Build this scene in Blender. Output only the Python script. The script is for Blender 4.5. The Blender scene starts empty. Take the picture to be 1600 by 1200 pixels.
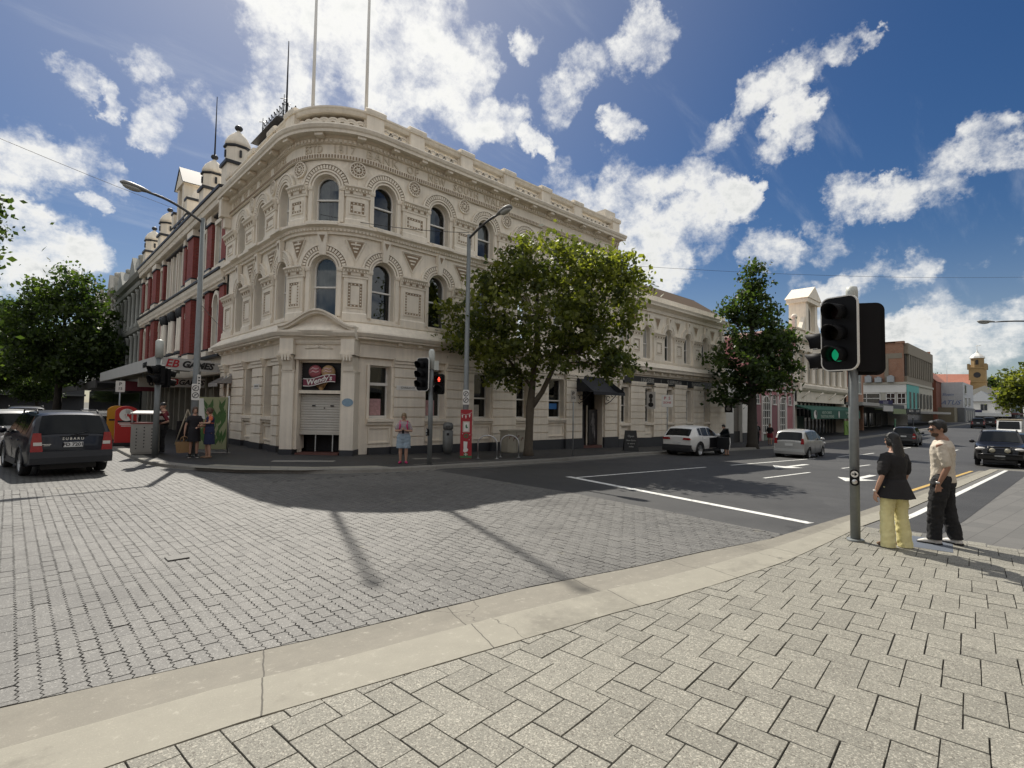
import bpy, bmesh, math, random
from math import sin, cos, pi, radians, sqrt, atan2, hypot
from mathutils import Vector, Matrix, Euler
R = random.Random(7)
S = bpy.context.scene
COL = S.collection
# ------------------------------------------------------------------ camera
cam_d = bpy.data.cameras.new('camera'); cam = bpy.data.objects.new('camera', cam_d); COL.objects.link(cam); S.camera = cam
cam_d.sensor_width = 36.0; cam_d.lens = 36.0 * 817.5 / 1600.0
cam_d.clip_start = 0.05; cam_d.clip_end = 6000
_P, _Q, _A = radians(2.68), radians(.864), radians(46.2)
_fw = Vector((cos(_A)*cos(_P), sin(_A)*cos(_P), sin(_P))); _rt = Vector((sin(_A), -cos(_A), 0)); _up = _rt.cross(_fw)
_r2 = _rt*cos(_Q) + _up*sin(_Q); _u2 = _up*cos(_Q) - _rt*sin(_Q)
cam.matrix_world = Matrix(((_r2.x, _u2.x, -_fw.x, 0), (_r2.y, _u2.y, -_fw.y, 0), (_r2.z, _u2.z, -_fw.z, 1.75), (0, 0, 0, 1)))
# ------------------------------------------------------------------ light
SUN_AZ, SUN_EL = radians(70.5), radians(50.5)
SUN_STRENGTH, SKY_STRENGTH, EXPOSURE = 4.8, 0.085, 0.27
sun_d = bpy.data.lights.new('sun', 'SUN'); sun = bpy.data.objects.new('sun', sun_d); COL.objects.link(sun)
sun_d.energy = SUN_STRENGTH; sun_d.angle = radians(.5); sun_d.color = (1, .94, .84)
_sd = Vector((cos(SUN_EL)*cos(SUN_AZ), cos(SUN_EL)*sin(SUN_AZ), sin(SUN_EL)))
sun.rotation_euler = _sd.to_track_quat('Z', 'Y').to_euler(); sun.location = _sd*200
S.view_settings.view_transform = 'Standard'; S.view_settings.look = 'None'
S.view_settings.exposure = EXPOSURE; S.view_settings.gamma = 1; S.view_settings.use_curve_mapping = False
S.render.engine = 'CYCLES'
try:
    S.cycles.max_bounces = 5; S.cycles.transparent_max_bounces = 12; S.cycles.diffuse_bounces = 3; S.cycles.glossy_bounces = 3
    S.cycles.caustics_reflective = False; S.cycles.caustics_refractive = False
    S.cycles.use_denoising = True
except Exception: pass
W = bpy.data.worlds.new("World"); S.world = W; W.use_nodes = True
def sky():
    nt = W.node_tree; N = nt.nodes; L = nt.links
    def nd(t, **k):
        n = N.new(t)
        for a, b in k.items(): setattr(n, a, b)
        return n
    def ma(op, a, b=None, clamp=False):
        n = nd('ShaderNodeMath', operation=op, use_clamp=clamp)
        for i, x in enumerate((a, b)):
            if x is None: continue
            if isinstance(x, (int, float)): n.inputs[i].default_value = x
            else: L.new(x, n.inputs[i])
        return n.outputs[0]
    sk = nd('ShaderNodeTexSky', sky_type='NISHITA', sun_disc=False); sk.sun_elevation = SUN_EL; sk.sun_rotation = pi/2 - SUN_AZ
    sk.altitude = 50; sk.air_density = 1.0; sk.dust_density = .6; sk.ozone_density = 2.5
    hs = nd('ShaderNodeHueSaturation'); hs.inputs['Saturation'].default_value = 1.32; hs.inputs['Value'].default_value = .60; hs.inputs['Hue'].default_value = .507
    L.new(sk.outputs[0], hs.inputs['Color'])
    tc = nd('ShaderNodeTexCoord')
    def noise(vec, sc, det, rough, w=0):
        n = nd('ShaderNodeTexNoise'); n.inputs['Scale'].default_value = sc; n.inputs['Detail'].default_value = det; n.inputs['Roughness'].default_value = rough
        L.new(vec, n.inputs['Vector']); return n
    # project the direction on a flat cloud layer for the fine texture
    sp = nd('ShaderNodeSeparateXYZ'); L.new(tc.outputs['Generated'], sp.inputs[0])
    zz = ma('ADD', ma('MAXIMUM', sp.outputs[2], 0), .32)
    cb = nd('ShaderNodeCombineXYZ'); L.new(ma('DIVIDE', sp.outputs[0], zz), cb.inputs[0]); L.new(ma('DIVIDE', sp.outputs[1], zz), cb.inputs[1])
    wn = noise(tc.outputs['Generated'], 8, 6, .65)
    wv = nd('ShaderNodeVectorMath', operation='MULTIPLY_ADD'); L.new(wn.outputs['Color'], wv.inputs[0]); wv.inputs[1].default_value = (.16, .16, .16)
    off = nd('ShaderNodeVectorMath', operation='ADD'); off.inputs[1].default_value = (-.08, -.08, -.08); L.new(tc.outputs['Generated'], off.inputs[0]); L.new(off.outputs[0], wv.inputs[2])
    nz = nd('ShaderNodeVectorMath', operation='NORMALIZE'); L.new(wv.outputs[0], nz.inputs[0]); wv = nz
    field = None
    for x, y, z, c in BLOBS:
        d = nd('ShaderNodeVectorMath', operation='DOT_PRODUCT'); L.new(wv.outputs[0], d.inputs[0]); d.inputs[1].default_value = (x, y, z)
        m = nd('ShaderNodeMapRange'); L.new(d.outputs['Value'], m.inputs[0]); m.inputs[1].default_value = c; m.inputs[2].default_value = 1.0
        m.inputs[3].default_value = 0; m.inputs[4].default_value = 1
        field = m.outputs[0] if field is None else ma('ADD', field, m.outputs[0])
    # extra clouds added out of view, behind the camera, to lift ambient light on the facade
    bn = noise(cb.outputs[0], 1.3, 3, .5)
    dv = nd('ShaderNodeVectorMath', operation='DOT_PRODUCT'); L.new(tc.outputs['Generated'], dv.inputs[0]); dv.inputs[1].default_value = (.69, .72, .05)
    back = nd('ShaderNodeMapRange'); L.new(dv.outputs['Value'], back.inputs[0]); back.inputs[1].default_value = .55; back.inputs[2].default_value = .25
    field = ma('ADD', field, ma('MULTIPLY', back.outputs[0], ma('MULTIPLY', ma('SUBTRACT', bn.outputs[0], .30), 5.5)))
    field = ma('MINIMUM', ma('MULTIPLY', field, .85), .98)
    fn = noise(tc.outputs['Generated'], 13, 12, .68)
    fn2 = noise(cb.outputs[0], 6.5, 10, .65)
    tex = ma('ADD', ma('MULTIPLY', ma('SUBTRACT', fn.outputs[0], .5), 1.9), ma('MULTIPLY', ma('SUBTRACT', fn2.outputs[0], .5), 1.3))
    gate = nd('ShaderNodeMapRange', interpolation_type='SMOOTHSTEP'); L.new(field, gate.inputs[0]); gate.inputs[1].default_value = 0; gate.inputs[2].default_value = .35; gate.inputs[3].default_value = .12; gate.inputs[4].default_value = 1.55
    dens = ma('ADD', ma('SUBTRACT', field, .22), ma('MULTIPLY', tex, gate.outputs[0]))
    al = nd('ShaderNodeMapRange', interpolation_type='SMOOTHSTEP'); L.new(dens, al.inputs[0]); al.inputs[1].default_value = -.14; al.inputs[2].default_value = 1.15
    thick = nd('ShaderNodeMapRange', interpolation_type='SMOOTHSTEP'); L.new(dens, thick.inputs[0]); thick.inputs[1].default_value = .75; thick.inputs[2].default_value = 1.9
    # silver lining: clouds are brighter towards the sun, greyer low down and where thick
    sdot = nd('ShaderNodeVectorMath', operation='DOT_PRODUCT'); L.new(tc.outputs['Generated'], sdot.inputs[0]); sdot.inputs[1].default_value = tuple(_sd)
    glow = nd('ShaderNodeMapRange'); L.new(sdot.outputs['Value'], glow.inputs[0]); glow.inputs[1].default_value = .55; glow.inputs[2].default_value = 1; glow.inputs[3].default_value = 0; glow.inputs[4].default_value = 1
    far = nd('ShaderNodeMapRange'); L.new(sdot.outputs['Value'], far.inputs[0]); far.inputs[1].default_value = .88; far.inputs[2].default_value = .45
    sh = ma('MULTIPLY', thick.outputs[0], ma('ADD', ma('MULTIPLY', far.outputs[0], .36), .24))
    shn = noise(tc.outputs['Generated'], 4.5, 3, .5)
    sh = ma('MULTIPLY', sh, ma('ADD', ma('MULTIPLY', shn.outputs[0], 1.6), .25))
    lum = ma('ADD', ma('SUBTRACT', CLOUD, ma('MULTIPLY', sh, CLOUD*1.05)), ma('MULTIPLY', ma('POWER', glow.outputs[0], 2.0), CLOUD*.12))
    lum = ma('ADD', lum, ma('MULTIPLY', back.outputs[0], CLOUD*.16))  # the added clouds behind the camera are brightened as fill light
    cc = nd('ShaderNodeMix', data_type='RGBA'); cc.inputs[6].default_value = (.80, .92, 1.0, 1); cc.inputs[7].default_value = (1, .99, .95, 1); L.new(ma('SUBTRACT', 1, sh), cc.inputs[0])
    vm = nd('ShaderNodeVectorMath', operation='SCALE'); L.new(cc.outputs[2], vm.inputs[0]); L.new(lum, vm.inputs['Scale'])
    mx = nd('ShaderNodeMix', data_type='RGBA'); L.new(ma('MULTIPLY', al.outputs[0], .97), mx.inputs[0]); L.new(hs.outputs[0], mx.inputs[6]); L.new(vm.outputs[0], mx.inputs[7])
    mp = nd('ShaderNodeMapping'); mp.inputs['Rotation'].default_value = (0, 0, .6); mp.inputs['Scale'].default_value = (1, 4.5, 1); L.new(cb.outputs[0], mp.inputs[0])
    vn = noise(mp.outputs[0], 1.6, 9, .62); vg = nd('ShaderNodeMapRange', interpolation_type='SMOOTHSTEP'); L.new(vn.outputs[0], vg.inputs[0]); vg.inputs[1].default_value = .52; vg.inputs[2].default_value = .80
    veil = ma('ADD', ma('MULTIPLY', vg.outputs[0], .30), ma('MULTIPLY', ma('POWER', glow.outputs[0], 3.0), .30), True)
    low = nd('ShaderNodeMapRange', interpolation_type='SMOOTHSTEP'); L.new(sp.outputs[2], low.inputs[0]); low.inputs[1].default_value = .30; low.inputs[2].default_value = 0; veil = ma('ADD', veil, ma('MULTIPLY', low.outputs[0], .22), True)
    m2 = nd('ShaderNodeMix', data_type='RGBA'); L.new(veil, m2.inputs[0]); L.new(hs.outputs[0], m2.inputs[6]); m2.inputs[7].default_value = (CLOUD*.72, CLOUD*.76, CLOUD*.82, 1)
    L.new(m2.outputs[2], mx.inputs[6])
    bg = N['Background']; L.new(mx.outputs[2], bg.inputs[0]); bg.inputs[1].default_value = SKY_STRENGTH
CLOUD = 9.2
BLOBS = [(0.296,0.762,0.576,0.9951),(0.378,0.720,0.582,0.9955),(0.432,0.663,0.611,0.9970),(0.238,0.780,0.578,0.9981),(0.282,0.818,0.501,0.9983),(0.254,0.856,0.450,0.9975),(0.177,0.879,0.442,0.9988),(0.142,0.904,0.404,0.9992),(0.340,0.810,0.477,0.9981),(0.412,0.757,0.507,0.9980),(0.460,0.701,0.546,0.9980),(0.534,0.676,0.508,0.9975),(0.589,0.640,0.494,0.9991),(0.465,0.744,0.480,0.9989),(0.518,0.641,0.566,0.9985),(0.006,0.907,0.420,0.9995),(0.040,0.899,0.436,0.9995),(0.116,0.876,0.468,0.9993),(0.076,0.903,0.423,0.9998),(0.002,0.947,0.322,0.9982),(0.060,0.940,0.335,0.9981),(0.108,0.937,0.331,0.9993),(-0.009,0.961,0.275,0.9990),(-0.006,0.979,0.206,0.9983),(0.043,0.975,0.220,0.9988),(0.018,0.967,0.253,0.9996),(0.644,0.559,0.522,0.9986),(0.649,0.520,0.555,0.9989),(0.672,0.476,0.567,0.9992),(0.686,0.427,0.590,0.9990),(0.664,0.597,0.450,0.9997),(0.635,0.615,0.468,0.9997),(0.720,0.509,0.472,0.9995),(0.735,0.323,0.595,0.9995),(0.571,0.578,0.583,0.9996),(0.813,0.374,0.446,0.9991),(0.821,0.331,0.464,0.9989),(0.822,0.288,0.492,0.9988),(0.823,0.239,0.515,0.9991),(0.828,0.192,0.527,0.9995),(0.856,0.263,0.446,0.9994),(0.857,0.228,0.462,0.9997),(0.856,0.311,0.413,0.9995),(0.716,0.588,0.377,0.9971),(0.770,0.504,0.392,0.9979),(0.812,0.424,0.401,0.9988),(0.839,0.398,0.371,0.9983),(0.802,0.511,0.311,0.9950),(0.851,0.432,0.299,0.9975),(0.861,0.364,0.356,0.9994),(0.841,0.483,0.244,0.9989),(0.771,0.572,0.281,0.9951),(0.917,0.211,0.339,0.9993),(0.930,0.157,0.332,0.9991),(0.933,0.099,0.346,0.9991),(0.931,0.046,0.363,0.9993),(0.926,0.015,0.376,0.9994),(0.903,0.329,0.277,0.9990),(0.927,0.250,0.279,0.9989),(0.947,0.198,0.252,0.9995),(0.932,0.289,0.216,0.9991),(0.956,0.205,0.209,0.9992),(0.966,0.142,0.217,0.9993),(0.972,0.078,0.220,0.9994),(0.972,0.026,0.232,0.9994),(0.990,0.096,0.105,0.9971),(0.992,0.029,0.122,0.9980),(0.982,0.162,0.100,0.9990),(0.952,0.248,0.182,0.9994),(0.900,0.037,0.433,0.9998),(0.890,0.016,0.455,0.9998),(0.918,0.247,0.309,0.9998),(0.074,0.956,0.284,0.9999),(0.047,0.977,0.208,0.9994)]
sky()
# ------------------------------------------------------------------ helpers
def g(X):                                           # the lie of the land: the right-hand street dips, then climbs
    if X < 0: return 0.0
    if X < 10: return -.008*X
    if X < 40: return -.08 - .023*(X-10)
    if X < 60: return -.77
    return -.77 + (X-60)*.012
class MB:
    def __init__(s, f=None): s.v = []; s.f = []; s.sm = []; s.m = f
    def add(s, vs, fs, smooth=False):
        n = len(s.v)
        s.v += [tuple(s.m(*p)) for p in vs] if s.m else [tuple(p) for p in vs]
        for q in fs: s.f.append(tuple(i+n for i in q)); s.sm.append(smooth)
        return s
    def box(s, x0, x1, y0, y1, z0, z1, n=1):
        vs = []; fs = []
        for i in range(n+1):
            x = x0 + (x1-x0)*i/n
            vs += [(x, y0, z0), (x, y1, z0), (x, y1, z1), (x, y0, z1)]
        for i in range(n):
            a = i*4
            for k in range(4): fs.append((a+k, a+4+k, a+4+(k+1) % 4, a+(k+1) % 4))
        fs.append((0, 1, 2, 3)); fs.append((n*4+3, n*4+2, n*4+1, n*4))
        return s.add(vs, fs)
    def obox(s, c, sz, rot=0, tilt=None):
        m = Matrix.Rotation(rot, 3, 'Z')
        if tilt: m = m @ Euler(tilt).to_matrix()
        hx, hy, hz = sz[0]/2, sz[1]/2, sz[2]/2; c = Vector(c)
        vs = [c + m @ Vector((x, y, z)) for x, y, z in ((-hx,-hy,-hz),(hx,-hy,-hz),(hx,hy,-hz),(-hx,hy,-hz),(-hx,-hy,hz),(hx,-hy,hz),(hx,hy,hz),(-hx,hy,hz))]
        return s.add(vs, [(3,2,1,0),(4,5,6,7),(0,1,5,4),(1,2,6,5),(2,3,7,6),(3,0,4,7)])
    def tube(s, pts, rad, n=10, smooth=True, cap=True, sq=None, phase=0):
        pts = [Vector(p) for p in pts]
        if isinstance(rad, (int, float)): rad = [rad]*len(pts)
        ref = None; vs = []; fs = []
        for i, p in enumerate(pts):
            t = (pts[min(i+1, len(pts)-1)] - pts[max(i-1, 0)])
            if t.length < 1e-9: t = Vector((0, 0, 1))
            t.normalize()
            if ref is None: ref = Vector((0, 1, 0)) if abs(t.y) < .9 else Vector((1, 0, 0))
            a = (ref - t*ref.dot(t)).normalized(); b = t.cross(a); ref = a
            r = rad[i]; ra, rb = (r, r) if isinstance(r, (int, float)) else r
            for k in range(n):
                w = 2*pi*k/n + phase; vs.append(p + a*(ra*cos(w)) + b*(rb*sin(w)))
        for i in range(len(pts)-1):
            for k in range(n): fs.append((i*n+k, i*n+(k+1) % n, (i+1)*n+(k+1) % n, (i+1)*n+k))
        s.add(vs, fs, smooth)
        if cap:
            s.add(vs[:n], [tuple(range(n))[::-1]]); s.add(vs[-n:], [tuple(range(n))])
        return s
    def cyl(s, p0, p1, r0, r1=None, n=14, smooth=True): return s.tube([p0, p1], [r0, r0 if r1 is None else r1], n, smooth)
    def lathe(s, prof, c=(0, 0, 0), n=20, smooth=True, sx=1, sy=1, phase=0):
        vs = []; fs = []
        for r, z in prof:
            for k in range(n):
                w = 2*pi*k/n + phase; vs.append((c[0]+r*cos(w)*sx, c[1]+r*sin(w)*sy, c[2]+z))
        for i in range(len(prof)-1):
            for k in range(n): fs.append((i*n+k, i*n+(k+1) % n, (i+1)*n+(k+1) % n, (i+1)*n+k))
        fs.append(tuple(range(n))[::-1]); fs.append(tuple(range((len(prof)-1)*n, len(prof)*n)))
        return s.add(vs, fs, smooth)
    def ell(s, c, r, n=12, m=8, smooth=True):
        if isinstance(r, (int, float)): r = (r, r, r)
        vs = [(c[0], c[1], c[2]-r[2])]; fs = []
        for i in range(1, m):
            a = -pi/2 + pi*i/m
            for k in range(n): vs.append((c[0]+r[0]*cos(a)*cos(2*pi*k/n), c[1]+r[1]*cos(a)*sin(2*pi*k/n), c[2]+r[2]*sin(a)))
        vs.append((c[0], c[1], c[2]+r[2])); e = len(vs)-1
        for k in range(n):
            fs.append((0, 1+(k+1) % n, 1+k)); fs.append((e, e-n+k, e-n+(k+1) % n))
        for i in range(m-2):
            for k in range(n): fs.append((1+i*n+k, 1+i*n+(k+1) % n, 1+(i+1)*n+(k+1) % n, 1+(i+1)*n+k))
        return s.add(vs, fs, smooth)
    def prism(s, poly, a0, a1, ax='y', smooth=False):
        """poly in the plane across ax, drawn out from a0 to a1 along ax"""
        def P(p, a): return (p[0], a, p[1]) if ax == 'y' else ((a, p[0], p[1]) if ax == 'x' else (p[0], p[1], a))
        n = len(poly); vs = [P(p, a0) for p in poly] + [P(p, a1) for p in poly]
        fs = [(k, (k+1) % n, n+(k+1) % n, n+k) for k in range(n)]
        s.add(vs, fs, smooth); s.add(vs[:n], [tuple(range(n))[::-1]]); return s.add(vs[n:], [tuple(range(n))])
    def sweep(s, prof, path, closed=False, smooth=False, caps=True):
        """prof: (offset, z) pairs, path: function or list of (point, outward normal)"""
        n = len(prof); vs = []; fs = []
        for p, nn in path:
            for d, z in prof: vs.append((p[0]+nn[0]*d, p[1]+nn[1]*d, (p[2] if len(p) > 2 else 0)+z))
        for i in range(len(path)-1):
            for k in range(n-1): fs.append((i*n+k, i*n+k+1, (i+1)*n+k+1, (i+1)*n+k))
        s.add(vs, fs, smooth)
        if caps and n > 2:
            s.add(vs[:n], [tuple(range(n))]); s.add(vs[-n:], [tuple(range(n))[::-1]])
        return s
    def build(s, name, mat, parent=None, world=False, fix=True, recalc=True):
        me = bpy.data.meshes.new(name)
        off = Vector((0, 0, 0))
        if world and parent is not None:
            r = parent
            while r.parent: r = r.parent
            off = r.location.copy()
            rt = Matrix.Rotation(-r.rotation_euler.z, 3, 'Z')
            vs = [tuple(rt @ (Vector(p)-off)) for p in s.v]
        else: vs = s.v
        me.from_pydata(vs, [], s.f)
        me.polygons.foreach_set('use_smooth', s.sm)
        if recalc:
            bm = bmesh.new(); bm.from_mesh(me); bmesh.ops.remove_doubles(bm, verts=bm.verts, dist=.0004); bmesh.ops.recalc_face_normals(bm, faces=bm.faces); bm.to_mesh(me); bm.free()
        if mat: me.materials.append(mat)
        o = bpy.data.objects.new(name, me); COL.objects.link(o)
        if parent: o.parent = parent
        return o
def thing(name, label, cat, loc=(0, 0, 0), rz=0, group=None):
    o = bpy.data.objects.new(name, None); COL.objects.link(o); o.location = loc; o.rotation_euler = (0, 0, rz); o.empty_display_size = .3
    return tag(o, label, cat, group)
def tag(o, label, cat, group=None):
    o['label'] = label; o['category'] = cat
    if group: o['group'] = group
    return o
def struct(o): o['kind'] = 'structure'; return o
def dup(root, loc, rz, label, group=None):
    r = root.copy(); COL.objects.link(r); r.location = loc; r.rotation_euler = (0, 0, rz); r['label'] = label
    if group: r['group'] = group
    for ch in list(root.children):
        c = ch.copy(); COL.objects.link(c); c.parent = r
        for q in list(ch.children):
            d = q.copy(); COL.objects.link(d); d.parent = c
    return r
def baked(o, name=None):
    """apply an object's modifiers and give back a plain mesh object"""
    dg = bpy.context.evaluated_depsgraph_get(); dg.update()
    me = bpy.data.meshes.new_from_object(o.evaluated_get(dg)); o.modifiers.clear(); o.data = me
    return o
_txt = {}
def text_geo(body, size=1, ext=.01, shear=0, spacing=1, align='CENTER', bold=0):
    k = (body, size, ext, shear, spacing, align, bold)
    if k in _txt: return _txt[k]
    c = bpy.data.curves.new('t', 'FONT'); c.body = body; c.size = size; c.extrude = ext; c.shear = shear; c.space_character = spacing; c.align_x = align; c.align_y = 'CENTER'; c.resolution_u = 3; c.offset = bold
    o = bpy.data.objects.new('t', c); COL.objects.link(o)
    dg = bpy.context.evaluated_depsgraph_get(); dg.update()
    me = o.evaluated_get(dg).to_mesh()
    r = ([tuple(v.co) for v in me.vertices], [tuple(p.vertices) for p in me.polygons])
    o.evaluated_get(dg).to_mesh_clear(); bpy.data.objects.remove(o); bpy.data.curves.remove(c)
    _txt[k] = r; return r
def add_text(mb, body, size, f, **k):
    """f maps (x along, y up, out) to world"""
    v, fs = text_geo(body, size, **k); old = mb.m; mb.m = None
    mb.add([f(*p) for p in v], fs); mb.m = old; return mb
# ------------------------------------------------------------------ materials
_mats = {}
def mat(name, col, rough=.7, metal=0.0, var=.18, scale=2.0, bump=0.0, bscale=60, streak=0.0, spec=.5, coat=0, emit=None, estr=0, fine=.0):
    if name in _mats: return _mats[name]
    m = bpy.data.materials.new(name); m.use_nodes = True; nt = m.node_tree; N = nt.nodes; L = nt.links
    p = N['Principled BSDF']; p.inputs['Roughness'].default_value = rough; p.inputs['Metallic'].default_value = metal
    p.inputs['Specular IOR Level'].default_value = spec
    if coat: p.inputs['Coat Weight'].default_value = coat; p.inputs['Coat Roughness'].default_value = .04
    if emit: p.inputs['Emission Color'].default_value = (*emit, 1); p.inputs['Emission Strength'].default_value = estr
    tc = N.new('ShaderNodeTexCoord')
    n1 = N.new('ShaderNodeTexNoise'); n1.inputs['Scale'].default_value = scale; n1.inputs['Detail'].default_value = 6; n1.inputs['Roughness'].default_value = .65
    L.new(tc.outputs['Object'], n1.inputs['Vector'])
    fac = n1.outputs[0]
    def mixm(a, b, w):
        q = N.new('ShaderNodeMath'); q.operation = 'MULTIPLY_ADD'; L.new(b, q.inputs[0]); q.inputs[1].default_value = w; L.new(a, q.inputs[2]); return q.outputs[0]
    cent = N.new('ShaderNodeMath'); cent.operation = 'SUBTRACT'; L.new(fac, cent.inputs[0]); cent.inputs[1].default_value = .5; fac = cent.outputs[0]
    if streak:
        mp = N.new('ShaderNodeMapping'); mp.inputs['Scale'].default_value = (7, 7, .35); L.new(tc.outputs['Object'], mp.inputs[0])
        n2 = N.new('ShaderNodeTexNoise'); n2.inputs['Scale'].default_value = 1; n2.inputs['Detail'].default_value = 5; L.new(mp.outputs[0], n2.inputs['Vector'])
        c2 = N.new('ShaderNodeMath'); c2.operation = 'SUBTRACT'; L.new(n2.outputs[0], c2.inputs[0]); c2.inputs[1].default_value = .5
        fac = mixm(fac, c2.outputs[0], streak)
    if fine:
        n3 = N.new('ShaderNodeTexNoise'); n3.inputs['Scale'].default_value = bscale; n3.inputs['Detail'].default_value = 3; L.new(tc.outputs['Object'], n3.inputs['Vector'])
        c3 = N.new('ShaderNodeMath'); c3.operation = 'SUBTRACT'; L.new(n3.outputs[0], c3.inputs[0]); c3.inputs[1].default_value = .5
        fac = mixm(fac, c3.outputs[0], fine)
    sc = N.new('ShaderNodeMath'); sc.operation = 'MULTIPLY_ADD'; L.new(fac, sc.inputs[0]); sc.inputs[1].default_value = var*2.4; sc.inputs[2].default_value = 1
    vm = N.new('ShaderNodeVectorMath'); vm.operation = 'SCALE'; vm.inputs[0].default_value = col; L.new(sc.outputs[0], vm.inputs['Scale'])
    L.new(vm.outputs[0], p.inputs['Base Color'])
    if bump:
        b = N.new('ShaderNodeBump'); b.inputs['Strength'].default_value = bump; b.inputs['Distance'].default_value = .01
        nb = N.new('ShaderNodeTexNoise'); nb.inputs['Scale'].default_value = bscale; nb.inputs['Detail'].default_value = 4; L.new(tc.outputs['Object'], nb.inputs['Vector'])
        L.new(nb.outputs[0], b.inputs['Height']); L.new(b.outputs[0], p.inputs['Normal'])
    _mats[name] = m; return m
def glass(name, tint=(.5, .55, .55), refl=.1, rough=.02, clear=.75):
    if name in _mats: return _mats[name]
    m = bpy.data.materials.new(name); m.use_nodes = True; nt = m.node_tree; N = nt.nodes; L = nt.links; N.remove(N['Principled BSDF'])
    t = N.new('ShaderNodeBsdfTransparent'); t.inputs[0].default_value = (tint[0]*clear, tint[1]*clear, tint[2]*clear, 1)
    gl = N.new('ShaderNodeBsdfGlossy'); gl.inputs['Roughness'].default_value = rough; gl.inputs[0].default_value = (.9, .95, 1, 1)
    fr = N.new('ShaderNodeFresnel'); fr.inputs[0].default_value = 1.5
    tc = N.new('ShaderNodeTexCoord'); nz = N.new('ShaderNodeTexNoise'); nz.inputs['Scale'].default_value = 1.1; nz.inputs['Detail'].default_value = 1; L.new(tc.outputs['Object'], nz.inputs['Vector'])
    bp = N.new('ShaderNodeBump'); bp.inputs['Strength'].default_value = .08; bp.inputs['Distance'].default_value = .05; L.new(nz.outputs[0], bp.inputs['Height']); L.new(bp.outputs[0], gl.inputs['Normal'])
    a = N.new('ShaderNodeMath'); a.operation = 'MULTIPLY_ADD'; L.new(fr.outputs[0], a.inputs[0]); a.inputs[1].default_value = 1.0; a.inputs[2].default_value = refl; a.use_clamp = True
    mx = N.new('ShaderNodeMixShader'); L.new(a.outputs[0], mx.inputs[0]); L.new(t.outputs[0], mx.inputs[1]); L.new(gl.outputs[0], mx.inputs[2]); L.new(mx.outputs[0], N['Material Output'].inputs[0])
    _mats[name] = m; return m
CREAM = mat('cream_stucco', (.80, .725, .605), .8, var=.19, scale=.9, streak=.8, bump=.25, bscale=45, fine=.12)
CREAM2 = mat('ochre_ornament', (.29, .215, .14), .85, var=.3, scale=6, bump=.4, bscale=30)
PLINTH = mat('charcoal_plinth', (.035, .037, .042), .55, var=.25)
WHITEP = mat('white_paint', (.74, .72, .67), .55, var=.08, streak=.2)
BLACKP = mat('black_paint', (.012, .012, .014), .45, var=.2)
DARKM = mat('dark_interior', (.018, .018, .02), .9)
GALV = mat('galvanised_steel', (.36, .38, .39), .5, metal=.55, var=.16, scale=7, streak=.5)
STEEL = mat('brushed_steel', (.55, .55, .54), .32, metal=.9, var=.1, scale=9)
PANE = glass('window_pane', refl=.03)
PANE_D = glass('shop_pane', (.45, .47, .48), .05)
CURTAIN = mat('curtain_cloth', (.40, .385, .36), .9, var=.12, scale=5)
CURTAIN2 = mat('white_blind', (.68, .68, .66), .85, var=.06)
# ================================================================== ground
def nodes_mat(name):
    m = bpy.data.materials.new(name); m.use_nodes = True; N = m.node_tree.nodes; L = m.node_tree.links
    class H: pass
    h = H(); h.m = m; h.N = N; h.L = L; h.p = N['Principled BSDF']
    def link(x, sock):
        if isinstance(x, (int, float)): sock.default_value = x
        elif isinstance(x, tuple): sock.default_value = x if len(x) == len(sock.default_value) else (*x, 1)
        else: L.new(x, sock)
    def ma(op, a, b=None, c=None):
        n = N.new('ShaderNodeMath'); n.operation = op
        for i, x in enumerate((a, b, c)):
            if x is not None: link(x, n.inputs[i])
        return n.outputs[0]
    def noise(sc, det=4, rough=.6, vec=None, dim=None):
        n = N.new('ShaderNodeTexNoise'); n.inputs['Scale'].default_value = sc; n.inputs['Detail'].default_value = det; n.inputs['Roughness'].default_value = rough
        L.new(vec or h.co, n.inputs['Vector']); return n.outputs[0]
    def vor(sc, vec=None, feature='F1'):
        n = N.new('ShaderNodeTexVoronoi'); n.inputs['Scale'].default_value = sc; n.feature = feature; L.new(vec or h.co, n.inputs['Vector']); return n
    def mr(x, a, b, c=0, d=1, smooth=True):
        n = N.new('ShaderNodeMapRange'); n.interpolation_type = 'SMOOTHSTEP' if smooth else 'LINEAR'; link(x, n.inputs[0])
        for i, q in enumerate((a, b, c, d)): n.inputs[i+1].default_value = q
        return n.outputs[0]
    def mix(f, a, b, mode='MIX'):
        n = N.new('ShaderNodeMix'); n.data_type = 'RGBA'; n.blend_type = mode; link(f, n.inputs[0]); link(a, n.inputs[6]); link(b, n.inputs[7]); return n.outputs[2]
    def bump(hgt, st=.5, dist=.01):
        n = N.new('ShaderNodeBump'); n.inputs['Strength'].default_value = st; n.inputs['Distance'].default_value = dist; L.new(hgt, n.inputs['Height']); L.new(n.outputs[0], h.p.inputs['Normal'])
    h.link, h.ma, h.noise, h.vor, h.mr, h.mix, h.bump = link, ma, noise, vor, mr, mix, bump
    h.co = N.new('ShaderNodeTexCoord').outputs['Object']
    h.col = lambda c: link(c, h.p.inputs['Base Color'])
    h.p.inputs['Roughness'].default_value = .8
    return h
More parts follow.
